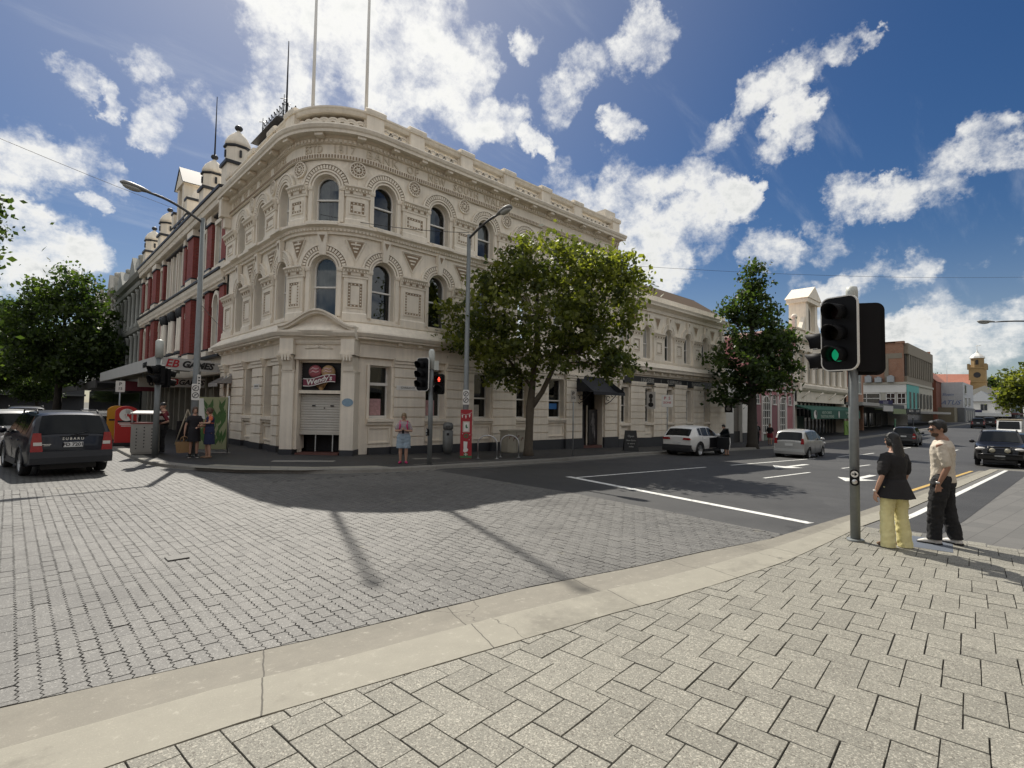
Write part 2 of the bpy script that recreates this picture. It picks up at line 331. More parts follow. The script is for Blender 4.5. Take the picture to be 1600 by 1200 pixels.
def paver_mat():
    h = nodes_mat('exposed_aggregate_pavers')
    at = h.N.new('ShaderNodeAttribute'); at.attribute_name = 'tint'
    v = h.vor(120); rnd = h.N.new('ShaderNodeSeparateColor'); h.L.new(v.outputs['Color'], rnd.inputs[0])
    v2 = h.vor(230); r2 = h.N.new('ShaderNodeSeparateColor'); h.L.new(v2.outputs['Color'], r2.inputs[0])
    base = h.mix(h.noise(2.2, 5), (.168, .163, .138, 1), (.235, .227, .19, 1))
    c = h.mix(h.mr(rnd.outputs[0], .74, .98, 0, .8), base, (.43, .41, .345, 1))
    c = h.mix(h.mr(rnd.outputs[1], .80, .97, 0, .8), c, (.085, .075, .06, 1))
    c = h.mix(h.mr(r2.outputs[0], .6, 1, 0, .45), c, (.12, .11, .09, 1))
    c = h.mix(h.mr(r2.outputs[1], .75, 1, 0, .5), c, (.5, .47, .39, 1))
    st = h.noise(.55, 6, .7)
    c = h.mix(h.mr(st, .55, .75, 0, .4), c, (.12, .115, .10, 1))
    sp = h.vor(1.7); c = h.mix(h.mr(sp.outputs['Distance'], .03, .022, 0, .85), c, (.03, .03, .03, 1))
    s = h.ma('MULTIPLY_ADD', at.outputs['Fac'], .17, .86)
    vm = h.N.new('ShaderNodeVectorMath'); vm.operation = 'SCALE'; h.L.new(c, vm.inputs[0]); h.L.new(s, vm.inputs['Scale']); h.col(vm.outputs[0])
    h.bump(rnd.outputs[2], .35, .004); h.p.inputs['Roughness'].default_value = .75; return h.m
def unipave_mat():
    h = nodes_mat('interlocking_road_pavers')
    sp = h.N.new('ShaderNodeSeparateXYZ'); h.L.new(h.co, sp.inputs[0]); X, Y = sp.outputs[0], sp.outputs[1]
    wob = h.ma('MULTIPLY', h.ma('SUBTRACT', h.noise(.6, 2), .5), .10)
    wob2 = h.ma('MULTIPLY', h.ma('SUBTRACT', h.noise(5, 2), .5), .05)
    tri = h.ma('PINGPONG', h.ma('ADD', Y, wob2), .0375)
    xx = h.ma('ADD', h.ma('ADD', X, h.ma('MULTIPLY', tri, .95)), h.ma('ADD', wob, wob2))
    yy = h.ma('ADD', h.ma('ADD', Y, h.ma('MULTIPLY', h.ma('SINE', h.ma('MULTIPLY', X, 54)), .012)), wob2)
    yy = h.ma('MULTIPLY_ADD', X, 1.3, yy)
    cb = h.N.new('ShaderNodeCombineXYZ'); h.L.new(yy, cb.inputs[0]); h.L.new(xx, cb.inputs[1])
    b = h.N.new('ShaderNodeTexBrick'); h.L.new(cb.outputs[0], b.inputs['Vector']); b.inputs['Scale'].default_value = 1; b.inputs['Brick Width'].default_value = .225; b.inputs['Row Height'].default_value = .115
    b.inputs['Mortar Size'].default_value = .0125; b.inputs['Mortar Smooth'].default_value = .3; b.inputs['Bias'].default_value = 0
    b.inputs['Color1'].default_value = (.066, .065, .061, 1); b.inputs['Color2'].default_value = (.118, .115, .107, 1); b.inputs['Mortar'].default_value = (.010, .010, .009, 1)
    v = h.vor(95); r = h.N.new('ShaderNodeSeparateColor'); h.L.new(v.outputs['Color'], r.inputs[0])
    c = h.mix(h.mr(r.outputs[0], .80, 1, 0, .6), b.outputs[0], (.30, .295, .28, 1))
    c = h.mix(h.mr(r.outputs[1], .7, 1, 0, .5), c, (.05, .058, .053, 1))
    big = h.noise(.35, 6, .65); c = h.mix(h.mr(big, .35, .7, .0, .3), c, (.16, .156, .145, 1))
    bandn = h.noise(.5, 3, .5); tr_ = h.ma('SINE', h.ma('ADD', h.ma('MULTIPLY', X, 1.9), h.ma('MULTIPLY', bandn, 3))); c = h.mix(h.mr(tr_, .3, 1, 0, .30), c, (.055, .054, .05, 1))
    oil = h.noise(.9, 4, .6); c = h.mix(h.mr(oil, .60, .78, 0, .45), c, (.075, .072, .068, 1))
    pt = h.noise(.23, 3, .5); c = h.mix(h.mr(pt, .66, .70, 0, .3), c, (.22, .20, .16, 1))
    h.col(c); h.bump(h.ma('ADD', h.ma('MULTIPLY', b.outputs['Fac'], -1.0), h.ma('MULTIPLY', r.outputs[2], .12)), .7, .008); h.p.inputs['Roughness'].default_value = .62; return h.m
def asphalt_mat(name, lo=.05, hi=.085, crack=True):
    h = nodes_mat(name)
    n = h.noise(.8, 7, .7); f = h.noise(160, 2, .7)
    c = h.mix(h.mr(n, .3, .7), (lo, lo, lo*1.01, 1), (hi, hi, hi*.99, 1))
    c = h.mix(h.mr(f, .45, .75, 0, .55), c, (hi*2.1, hi*2.1, hi*2.05, 1)); c = h.mix(h.mr(f, .5, .25, 0, .6), c, (lo*.35, lo*.35, lo*.35, 1))
    if crack:
        wv = h.N.new('ShaderNodeVectorMath'); wv.operation = 'MULTIPLY_ADD'; wn = h.N.new('ShaderNodeTexNoise'); wn.inputs['Scale'].default_value = 1.5; wn.inputs['Detail'].default_value = 4; h.L.new(h.co, wn.inputs['Vector']); h.L.new(wn.outputs['Color'], wv.inputs[0]); wv.inputs[1].default_value = (.8, .8, .8); h.L.new(h.co, wv.inputs[2])
        v = h.vor(.21, wv.outputs[0], 'DISTANCE_TO_EDGE'); c = h.mix(h.mr(v.outputs['Distance'], .006, .002, 0, .75), c, (.018, .018, .018, 1))
        pn = h.vor(.13, wv.outputs[0]); r = h.N.new('ShaderNodeSeparateColor'); h.L.new(pn.outputs['Color'], r.inputs[0]); c = h.mix(h.mr(r.outputs[0], .6, .62, 0, .35), c, (lo*.7, lo*.7, lo*.72, 1))
    h.col(c); h.bump(f, .4, .006); h.p.inputs['Roughness'].default_value = .68; return h.m
def concrete_mat(name, a, b, joints=False):
    h = nodes_mat(name)
    c = h.mix(h.noise(3.5, 8, .7), (*a, 1), (*b, 1)); f = h.noise(120, 3)
    c = h.mix(h.mr(f, .55, .8, 0, .35), c, (.5, .47, .38, 1)); c = h.mix(h.mr(f, .42, .2, 0, .45), c, (.14, .13, .11, 1))
    c = h.mix(h.mr(h.noise(1.1, 6, .75), .52, .72, 0, .45), c, (.17, .155, .125, 1))
    wn = h.N.new('ShaderNodeTexNoise'); wn.inputs['Scale'].default_value = 2.2; wn.inputs['Detail'].default_value = 5; h.L.new(h.co, wn.inputs['Vector'])
    wv = h.N.new('ShaderNodeVectorMath'); wv.operation = 'MULTIPLY_ADD'; h.L.new(wn.outputs['Color'], wv.inputs[0]); wv.inputs[1].default_value = (.5, .5, .5); h.L.new(h.co, wv.inputs[2])
    v = h.vor(.33, wv.outputs[0], 'DISTANCE_TO_EDGE'); c = h.mix(h.mr(v.outputs['Distance'], .0022, .0006, 0, .7), c, (.05, .045, .035, 1))
    c = h.mix(h.mr(h.noise(.55, 7, .75), .50, .66, 0, .5), c, (.13, .122, .10, 1)); c = h.mix(h.mr(h.noise(14, 5, .7), .58, .70, 0, .4), c, (.42, .40, .34, 1))
    if joints:
        s3 = h.N.new('ShaderNodeSeparateXYZ'); h.L.new(h.co, s3.inputs[0]); jx = h.ma('PINGPONG', h.ma('ADD', h.ma('ADD', s3.outputs[0], h.ma('MULTIPLY', s3.outputs[1], -.35)), h.ma('MULTIPLY', h.ma('SUBTRACT', h.noise(6, 3), .5), .03)), .82)
        c = h.mix(h.mr(jx, .008, .003, 0, .85), c, (.045, .04, .032, 1))
    sp = h.vor(1.3); c = h.mix(h.mr(sp.outputs['Distance'], .028, .02, 0, .8), c, (.04, .04, .04, 1))
    h.col(c); h.bump(f, .3, .004); return h.m
def paint_mat(name, col):
    h = nodes_mat(name); n = h.noise(7, 8, .75); c = h.mix(h.mr(n, .53, .66, 0, .8), (*col, 1), (.10, .10, .10, 1)); h.col(c); h.p.inputs['Roughness'].default_value = .6; return h.m
def brickpave_mat():
    h = nodes_mat('grey_footpath_pavers')
    b = h.N.new('ShaderNodeTexBrick'); mp = h.N.new('ShaderNodeMapping'); mp.inputs['Rotation'].default_value = (0, 0, .08); h.L.new(h.co, mp.inputs[0]); h.L.new(mp.outputs[0], b.inputs['Vector']); b.inputs['Scale'].default_value = 1
    b.inputs['Brick Width'].default_value = .6; b.inputs['Row Height'].default_value = .3; b.inputs['Mortar Size'].default_value = .006
    b.inputs['Color1'].default_value = (.10, .099, .094, 1); b.inputs['Color2'].default_value = (.125, .122, .115, 1); b.inputs['Mortar'].default_value = (.06, .058, .054, 1)
    f = h.noise(130, 2); c = h.mix(h.mr(f, .5, .8, 0, .4), b.outputs[0], (.32, .31, .29, 1)); c = h.mix(h.mr(h.noise(.8, 6), .5, .75, 0, .35), c, (.09, .088, .083, 1)); h.col(c); h.bump(b.outputs['Fac'], -.3, .006); return h.m
UNIPAVE = unipave_mat(); ASPHALT = asphalt_mat('asphalt', .028, .050); FOOTASPH = asphalt_mat('footpath_asphalt', .020, .034); CONC = concrete_mat('kerb_concrete', (.21, .198, .162), (.30, .284, .232), True); CONC_G = concrete_mat('grey_kerb_concrete', (.16, .152, .138), (.23, .22, .195))
LINEW = paint_mat('white_road_paint', (.66, .66, .63)); LINEY = paint_mat('yellow_road_paint', (.50, .33, .09)); GPAVE = brickpave_mat(); PAVER = paver_mat()
BREAKS = [0, 10, 40, 60]
def drape(name, poly, dz, m, extra=()):
    bm = bmesh.new(); bm.faces.new([bm.verts.new((x, y, 0)) for x, y in poly])
    for x in list(BREAKS)+list(extra):
        bmesh.ops.bisect_plane(bm, geom=bm.verts[:]+bm.edges[:]+bm.faces[:], plane_co=(x, 0, 0), plane_no=(1, 0, 0))
    bmesh.ops.triangulate(bm, faces=bm.faces[:])
    for v in bm.verts: v.co.z = g(v.co.x) + dz
    bmesh.ops.recalc_face_normals(bm, faces=bm.faces[:])
    if sum(f.normal.z for f in bm.faces) < 0: bmesh.ops.reverse_faces(bm, faces=bm.faces[:])
    me = bpy.data.meshes.new(name); bm.to_mesh(me); bm.free(); me.materials.append(m)
    o = bpy.data.objects.new(name, me); COL.objects.link(o); return struct(o)
def lerp_path(pts, x):
    for (a, b), (c, d) in zip(pts, pts[1:]):
        if x <= c: return b + (d-b)*(x-a)/(c-a)
    return pts[-1][1]
KIN = [(-40, 3.5), (0.4, 3.21), (1, 3.17), (2.37, 2.97), (3.9, 2.74), (4.64, 2.60), (5.5, 2.48), (6.8, 2.33), (8.4, 2.28), (10, 2.26), (12.5, 2.15), (30.5, 1.8), (32.5, .35), (60, -.2), (75, -.6), (260, -6)]
KOUT = [(-40, 4.9), (0.04, 4.44), (1.83, 4.14), (4.05, 3.89), (5.45, 3.58), (6.9, 3.35), (8.3, 3.06), (10, 2.94), (12.5, 2.82), (30.5, 2.42), (32.5, .95), (60, .4), (75, 0), (260, -5.3)]
kin = lambda x: lerp_path(KIN, x)
kout = lambda x: lerp_path(KOUT, x)
gr = MB()
xs = [-1500, -200, -40, 0, 10, 40, 60, 150, 260, 400, 2500]
gv = [(x, y, (g(min(x, 260)) if x < 2000 else 4) - .45) for x in xs for y in (-1500, 0, 60, 2500)]
gf = [(i*4+k, (i+1)*4+k, (i+1)*4+k+1, i*4+k+1) for i in range(len(xs)-1) for k in range(3)]
struct(gr.add(gv, gf).build('ground', mat('earth', (.09, .085, .07), .95)))
# roads
A_X = 9.43
road_near = [(x, kout(x)-.05) for x in (-40, 0.04, 1.83, 4.05, 5.45, 6.9, 8.3, 9.0)]
drape('brick_road', road_near + [(A_X-.55, kout(8.9)), (A_X, 7.8), (A_X, 14.2), (8.0, 15.4), (4, 20.4), (3.6, 30), (3.4, 230), (-40, 230)], -.1, UNIPAVE)
drape('asphalt_road', [(A_X-.55, kout(8.9)-.05)] + [(x, kout(x)-.05) for x in (10, 12.5, 30.5, 32.5, 60, 75, 260)] + [(260, 9.5), (120, 13.0), (60, 14.9), (23, 15.0), (19, 14.5), (A_X, 14.2), (A_X, 7.8)], -.104, ASPHALT)
# near footpath: a bed with the pavers laid on it, grey pavers further on
drape('footpath_bed', [(x, kin(x)) for x in (-40, .4, 1, 2.37, 3.9, 4.64, 5.5, 6.8, 8.4, 10.3)] + [(10.3, -40), (-40, -40)], -.010, mat('joint_sand', (.022, .020, .016), .95))
drape('grey_footpath', [(x, kin(x)-.02) for x in (9.9, 10.3, 12.5, 30.5, 32.5, 60, 75, 260)] + [(260, -40), (9.9, -40)], -.004, GPAVE)
pv = MB(); tint = []
_c, _s = cos(.085), sin(.085); PL, PW = .318, .2035
def lay(cx, cy, lx, ly):
    j = .0026 if R.random() > .3 else .005
    poly = [(cx+j, cy+j), (cx+lx-j, cy+j), (cx+lx-j, cy+ly-j), (cx+j, cy+ly-j)]
    poly = [(2.6 + x*_c - y*_s, 1.0 + x*_s + y*_c) for x, y in poly]
    xa, xb = min(p[0] for p in poly), max(p[0] for p in poly)
    if xb > 10.28 or xa < -5 or min(p[1] for p in poly) < -5: return
    ka, kb = kin(xa), kin(xb); out = []
    f = lambda p: (ka + (kb-ka)*(p[0]-xa)/(xb-xa)) - .006 - p[1]
    for p, q in zip(poly, poly[1:]+poly[:1]):
        a, b = f(p), f(q)
        if a >= 0: out.append(p)
        if a*b < 0: t = a/(a-b); out.append((p[0]+(q[0]-p[0])*t, p[1]+(q[1]-p[1])*t))
    if len(out) < 3: return
    mx, my = sum(p[0] for p in out)/len(out), sum(p[1] for p in out)/len(out)
    dz = R.gauss(0, .0011); tx, ty = R.gauss(0, .006), R.gauss(0, .006); k = len(out); t = R.random()
    top = [(mx+(x-mx)*.985, my+(y-my)*.985, g(x)+dz+(x-mx)*tx+(y-my)*ty) for x, y in out]
    low = [(x, y, g(x)-.004+dz) for x, y in out]; bot = [(x, y, g(x)-.014) for x, y in out]
    pv.add(top+low+bot, [tuple(range(k))]+[(k+i, k+(i+1) % k, (i+1) % k, i) for i in range(k)]+[(2*k+i, 2*k+(i+1) % k, k+(i+1) % k, k+i) for i in range(k)])
    tint.extend([t]*(3*k))
def herring(u0, u1, v0, v1):
    # lattice of one long-ways and one cross-ways paver: (W,-W) and (L, L) with L and W unequal
    n = int(14/PW)+4
    for i in range(-70, 71):
        for k in range(-24, 25):
            x = i*PW + k*PL; y = -i*PW + k*PL
            if u0 < x < u1 and v0 < y < v1:
                lay(x, y, PL, PW); lay(x-PW, y-(PL-PW), PW, PL)
herring(-9, 9, -7, 3.5)
po = pv.build('footpath_pavers', PAVER, recalc=False); struct(po)
at = po.data.attributes.new('tint', 'FLOAT', 'POINT'); at.data.foreach_set('value', tint)
# kerbs
def strip(name, xs, rows, m):
    """rows: functions x -> (y, z) across the strip"""
    vs = [(x, *r(x)) for x in xs for r in rows]; n = len(rows)
    fs = [(i*n+k, (i+1)*n+k, (i+1)*n+k+1, i*n+k+1) for i in range(len(xs)-1) for k in range(n-1)]
    b = MB(); b.add(vs, fs, False); return struct(b.build(name, m))
kx = [-40, -10, -3, 0, .5, 1, 1.8, 2.4, 3.2, 3.9, 4.6, 5.1, 5.5, 6.2, 6.9, 7.6, 8.4, 9.2, 10, 11, 12.5, 16, 22, 30.5, 31.5, 32.5, 40, 48, 60, 75, 150, 260]
def krow(t, z0, z1=None):
    def f(x):
        y = kin(x) + (kout(x)-kin(x))*t; w = min(1, max(0, (x-7)/4)) if z1 is not None else 0
        return y, g(x) + (z0 if z1 is None else z0 + (z1-z0)*w) + .006*sin(x*5.1+t*7)*(.2 < t < .9)
    return f
CONC_D = concrete_mat('gutter_concrete', (.15, .14, .116), (.235, .218, .178), True)
strip('near_kerb', kx, [krow(0, -.03), krow(.004, .002), krow(.2, -.003, .004), krow(.43, -.008, .004), krow(.452, -.018, -.006)], CONC)
strip('near_gutter', kx, [krow(.446, -.055, -.05), krow(.450, -.026, -.012), krow(.50, -.056, -.096), krow(.54, -.064, -.106), krow(.75, -.088, -.104), krow(1, -.092, -.094), krow(1.03, -.16)], CONC_D)
drape('edge_line', [(x, kin(x)-.30) for x in (10.6, 12.5, 30.5)] + [(x, kin(x)-.18) for x in (30.5, 12.5, 10.6)], .001, LINEW)
drape('yellow_line', [(x, kout(x)+.12) for x in (17, 30)] + [(x, kout(x)+.24) for x in (30, 17)], -.098, LINEY)
drape('bitumen_strip', [(x, kin(x)-.95) for x in (10.4, 12.5, 30.5)] + [(x, kin(x)-.31) for x in (30.5, 12.5, 10.4)], .0005, FOOTASPH)
# the corner kerb on the bank's side
BK = [(3.35, 230), (3.3, 60), (3.15, 30), (3.05, 23)]
for i in range(13):
    a = radians(180 + i*7.5); BK.append((9.4 + 6.35*cos(a), 20.4 + 6.9*sin(a)))
BK += [(12, 13.6), (16, 13.75), (20, 14.2), (23, 14.6), (36, 14.65), (60, 14.4), (120, 12.8), (260, 9.3)]
def bk_path(pts):
    out = []
    for i, p in enumerate(pts):
        a = Vector(pts[max(i-1, 0)]); b = Vector(pts[min(i+1, len(pts)-1)]); t = (b-a).normalized(); out.append((Vector((p[0], p[1], g(p[0]))), Vector((t.y, -t.x, 0))))
    return out
def densify(pts, step=2.5):
    o = []
    for a, b in zip(pts, pts[1:]):
        n = max(1, min(12, int(hypot(b[0]-a[0], b[1]-a[1])/step)))
        for i in range(n): o.append((a[0]+(b[0]-a[0])*i/n, a[1]+(b[1]-a[1])*i/n))
    return o + [pts[-1]]
bkd = bk_path(densify(BK))
struct(MB().sweep([(-.32, -.02), (-.32, .004), (-.03, .006), (0, -.012), (.02, -.098), (.30, -.108), (.45, -.096), (.46, -.16)], bkd, smooth=False, caps=False).build('corner_kerb', CONC_G))
drape('bank_footpath', [(p.x - n.x*.30, p.y - n.y*.30) for p, n in bkd] + [(260, 40), (40, 40), (40, 230)], 0, FOOTASPH)
# the pale kerb ramps and paving pieces let into the dark footpath
drape('kerb_ramp', [(3.7, 16.9), (4.6, 15.5), (5.9, 14.5), (7.6, 13.85), (8.4, 13.8), (8.2, 14.5), (6.6, 15.1), (5.3, 16.2), (4.5, 17.3)], .004, CONC)
for q in ([(6.0, 17.2), (7.6, 16.2), (7.9, 16.6), (6.3, 17.7)], [(10.4, 15.7), (11.4, 15.5), (11.5, 15.9), (10.5, 16.1)], [(5.2, 21.5), (6.0, 21.2), (6.1, 22.2), (5.3, 22.4)]):
    drape('tactile_paving', q, .005, CONC_G)
drape('bank_footpath_edge', [(9.3, 14.1), (14, 14.25), (14, 14.33), (9.3, 14.18)], .004, CONC_G)
# road paint
def ln(x0, y0, x1, y1, w, dz=-.098, m=LINEW, name='lane_line'):
    a = Vector((x1-x0, y1-y0)).normalized(); n = Vector((-a.y, a.x))*w/2
    return drape(name, [(x0+n.x, y0+n.y), (x0-n.x, y0-n.y), (x1-n.x, y1-n.y), (x1+n.x, y1+n.y)], dz, m)
ln(11.93, 10.0, 10.25, 3.05, .22, name='stop_line')
ln(11.9, 9.72, 19.5, 9.45, .12); ln(21.5, 9.35, 31, 9.0, .12); ln(35, 8.9, 42, 8.6, .12)
ln(17.5, 6.55, 21.5, 6.4, .1); ln(25, 6.25, 29, 6.1, .1); ln(46, 8.4, 52, 8.2, .12); ln(46, 5.5, 52, 5.3, .12)
def arrow(x, y, s, m=LINEW):
    p = [(0, -.09), (2.2, -.09), (2.2, .05), (1.2, .09), (1.2, .35), (.65, -.0), (0, .09)]
    return drape('turn_arrow', [(x + a*s, y + b*s*1.6) for a, b in ((4.2, -.08), (4.2, .08), (1.6, .08), (1.6, .42), (0, 0), (1.6, -.42), (1.6, -.08))], -.097, m)
arrow(22.0, 7.8, .9); arrow(19.2, 4.7, .85); 
# the interlocking pavers near the photographer are laid one by one, farther off they are a texture of the road
drape('paver_bed', [(x, kout(x)-.04) for x in (-1.6, .04, 1.83, 4.05, 5.45, 6.9, 8.3, 8.85)] + [(A_X-.56, kout(8.9)), (A_X-.01, 7.8), (A_X-.01, 13.35), (4.65, 13.35), (4.65, 15.0), (-1.6, 15.0)], -.0975, mat('joint_grit', (.016, .0155, .014), .95))
up = MB(); utint = []
def clip(poly, f):
    out = []
    for q, w in zip(poly, poly[1:]+poly[:1]):
        a, b = f(q), f(w)
        if a >= 0: out.append(q)
        if a*b < 0: t = a/(a-b); out.append((q[0]+(w[0]-q[0])*t, q[1]+(w[1]-q[1])*t))
    return out
UL, UW, ZP = .225, .1145, .0375
for i in range(-15, 84):
    for k in range(8, 70):
        x0_, y0_ = i*UW, k*UL + (i % 3)*.075
        if x0_ < -1.5 or y0_ > 14.9 or y0_ < 2.9 or (y0_ > 13.2 and x0_ > 4.6): continue
        gx, gy = .0014+R.random()*.0022*(1 if R.random() > .2 else 2), .0014+R.random()*.0016
        zig = lambda j: (.0105 if j % 2 else -.0105)
        wx, wy = R.gauss(0, .0012), R.gauss(0, .0015)
        L_ = [(x0_+gx+zig(j)+wx, y0_+gy+(UL-2*gy)*j/6+wy) for j in range(7)]; R_ = [(x0_+UW-gx+zig(j)+wx, y0_+gy+(UL-2*gy)*j/6+wy) for j in range(6, -1, -1)]
        poly = R_[::-1] + L_[::-1]
        ym = y0_+UL/2
        if ym < kout(x0_)+.35: poly = clip(poly, lambda q: q[1]-kout(q[0])-.012)
        if x0_ > 8.5: poly = clip(poly, lambda q: (A_X-.55*max(0, min(1, (7.8-q[1])/4.8)))-.008-q[0])
        if len(poly) < 3: continue
        mx, my = sum(q[0] for q in poly)/len(poly), sum(q[1] for q in poly)/len(poly); n = len(poly)
        und = .004*sin(mx*1.7+my*.9)+.003*sin(mx*.6-my*2.1); dz = R.gauss(0, .0011)+und*.6; tx, ty = R.gauss(0, .008), R.gauss(0, .008); t = R.random()
        up.add([(mx+(x-mx)*.968, my+(y-my)*.982, g(x)-.0895+dz+(x-mx)*tx+(y-my)*ty) for x, y in poly] + [(x, y, g(x)-.0945+dz) for x, y in poly] + [(x, y, g(x)-.1) for x, y in poly],
               [tuple(range(n))] + [(n+q, n+(q+1) % n, (q+1) % n, q) for q in range(n)] + [(2*n+q, 2*n+(q+1) % n, n+(q+1) % n, n+q) for q in range(n)])
        utint.extend([t]*(3*n))
def setts_mat():
    h = nodes_mat('road_setts'); at_ = h.N.new('ShaderNodeAttribute'); at_.attribute_name = 'tint'
    c = h.mix(at_.outputs['Fac'], (.076, .074, .069, 1), (.118, .115, .106, 1))
    v = h.vor(110); r = h.N.new('ShaderNodeSeparateColor'); h.L.new(v.outputs['Color'], r.inputs[0])
    c = h.mix(h.mr(r.outputs[0], .78, 1, 0, .65), c, (.33, .325, .30, 1)); c = h.mix(h.mr(r.outputs[1], .7, 1, 0, .55), c, (.035, .034, .032, 1))
    c = h.mix(h.mr(h.noise(.35, 6, .65), .35, .7, 0, .3), c, (.16, .156, .145, 1)); c = h.mix(h.mr(h.noise(.9, 5, .65), .54, .74, 0, .65), c, (.040, .038, .035, 1)); c = h.mix(h.mr(h.noise(.22, 4, .6), .5, .62, 0, .35), c, (.055, .053, .05, 1))
    c = h.mix(h.mr(h.noise(1.9, 3, .5), .70, .73, 0, .45), c, (.20, .185, .14, 1))
    h.col(c); h.bump(r.outputs[2], .35, .004); h.p.inputs['Roughness'].default_value = .6; return h.m
uo = struct(up.build('road_pavers', setts_mat(), recalc=False)); at2 = uo.data.attributes.new('tint', 'FLOAT', 'POINT'); at2.data.foreach_set('value', utint)
# inspection lids
lid = MB(); lid.box(1.42, 1.64, 7.25, 7.45, -.12, -.0865); struct(lid.build('road_lid', mat('lid_iron', (.10, .098, .092), .6, .2, var=.4, scale=20)))
ac = MB(); ac.box(3.44, 3.66, -.46, -.24, -.03-.02, -.0255); struct(ac.build('service_lid', mat('rust_iron', (.10, .075, .06), .6, .3)))
ac = MB(); ac.lathe([(0, 0), (.07, 0), (.07, .003), (0, .003)], (3.55, -.35, -.0255)); struct(ac.build('service_lid_cover', mat('blue_plastic', (.03, .11, .24), .5)))
struct(drape('access_cover', [(9.1, 1.0), (9.95, 1.1), (9.9, 1.75), (9.05, 1.65)], .004, mat('blue_grey_slab', (.10, .115, .14), .6)))
# ================================================================== the corner bank
BX, BY, BR = 10.0, 20.7, 2.4
ARC = BR*pi/2
def face(s):
    """point and outward normal along the bank's street front: left street, rounded corner, right street"""
    if s >= 0: return (BX+s, BY-BR), (0, -1)
    if s >= -ARC:
        a = -pi/2 + s/BR; return (BX+BR*cos(a), BY+BR*sin(a)), (cos(a), sin(a))
    return (BX-BR, BY-ARC-s), (-1, 0)
def M_(s, d, z):
    p, n = face(s); return (p[0]+n[0]*d, p[1]+n[1]*d, z)
S0, S1 = -ARC-7.95, 16.2
WIN_R = [.43 + 2.63*k for k in range(6)]; WIN_C = -ARC/2; WIN_L = [-ARC-.43-2.62*k for k in range(3)]
WINS = WIN_L[::-1] + [WIN_C] + WIN_R
def fpath(s0, s1):
    ks = sorted({s0, s1} | {k for k in [-ARC*i/16 for i in range(17)] if s0 < k < s1})
    return [face(s) for s in ks]
def fbox(mb, s0, s1, d0, d1, z0, z1):
    n = max(1, int((s1-s0)/.16)) if s1 > -ARC and s0 < 0 else 1
    mb.box(s0, s1, d0, d1, z0, z1, n)
def fsweep(mb, prof, s0, s1): mb.sweep(prof, fpath(s0, s1))
def fsweep_keep(mb, prof, s0, s1):
    if mb.m is not M_: mb.prism(prof, s0, s1, 'x'); return
    old = mb.m; mb.m = None; mb.sweep(prof, fpath(s0, s1)); mb.m = old
def arch_panel(mb, s0, s1, z0, z1, sc, hw, zs, zp, depth=.38, flat=False):
    """a wall bay with one arched (or flat-headed) opening and its reveals"""
    n = 14
    def q(a, b, c, d): mb.add([(p[0], p[2] if len(p) > 2 else 0, p[1]) for p in (a, b, c, d)], [(0, 1, 2, 3)])
    k = max(1, int((s1-s0)/.3))
    for i in range(k):
        a, b = s0+(s1-s0)*i/k, s0+(s1-s0)*(i+1)/k
        if zs > z0: q((a, z0), (b, z0), (b, zs), (a, zs))
    for a, b in ((s0, sc-hw), (sc+hw, s1)):
        k = max(1, int((b-a)/.3))
        for i in range(k):
            u, v = a+(b-a)*i/k, a+(b-a)*(i+1)/k; q((u, zs), (v, zs), (v, zp), (u, zp))
    if flat:
        k = max(1, int((s1-s0)/.3))
        for i in range(k):
            u, v = s0+(s1-s0)*i/k, s0+(s1-s0)*(i+1)/k; q((u, zp), (v, zp), (v, z1), (u, z1))
        rim = [(sc-hw, zs), (sc-hw, zp), (sc+hw, zp), (sc+hw, zs)]
    else:
        c1, c2 = atan2(z1-zp, s1-sc), atan2(z1-zp, s0-sc)
        an = sorted(set([pi*i/n for i in range(n+1)] + [c1, c2]))
        def outer(a):
            dx, dz = cos(a), sin(a); t = 1e9
            if dx > 1e-6: t = min(t, (s1-sc)/dx)
            if dx < -1e-6: t = min(t, (s0-sc)/dx)
            if dz > 1e-6: t = min(t, (z1-zp)/dz)
            return (sc+dx*t, zp+dz*t)
        for a, b in zip(an, an[1:]):
            q((sc+hw*cos(a), zp+hw*sin(a)), outer(a), outer(b), (sc+hw*cos(b), zp+hw*sin(b)))
        rim = [(sc-hw, zs)] + [(sc+hw*cos(pi-pi*i/n), zp+hw*sin(pi-pi*i/n)) for i in range(n+1)] + [(sc+hw, zs)]
    for a, b in zip(rim, rim[1:]): q((*a, 0), (*b, 0), (*b, -depth), (*a, -depth))
    q((sc-hw, zs, 0), (sc+hw, zs, 0), (sc+hw, zs, -depth), (sc-hw, zs, -depth))
def arch_ring(mb, sc, zp, r0, r1, d0, d1, n=18, a0=0, a1=pi):
    vs = []; fs = []
    for i in range(n+1):
        a = a0+(a1-a0)*i/n
        for r, d in ((r0, d0), (r0, d1), (r1, d1), (r1, d0)): vs.append((sc+r*cos(a), d, zp+r*sin(a)))
    for i in range(n):
        for k in range(4): fs.append((i*4+k, (i+1)*4+k, (i+1)*4+(k+1) % 4, i*4+(k+1) % 4))
    fs += [(0, 1, 2, 3), (n*4+3, n*4+2, n*4+1, n*4)]
    mb.add(vs, fs)
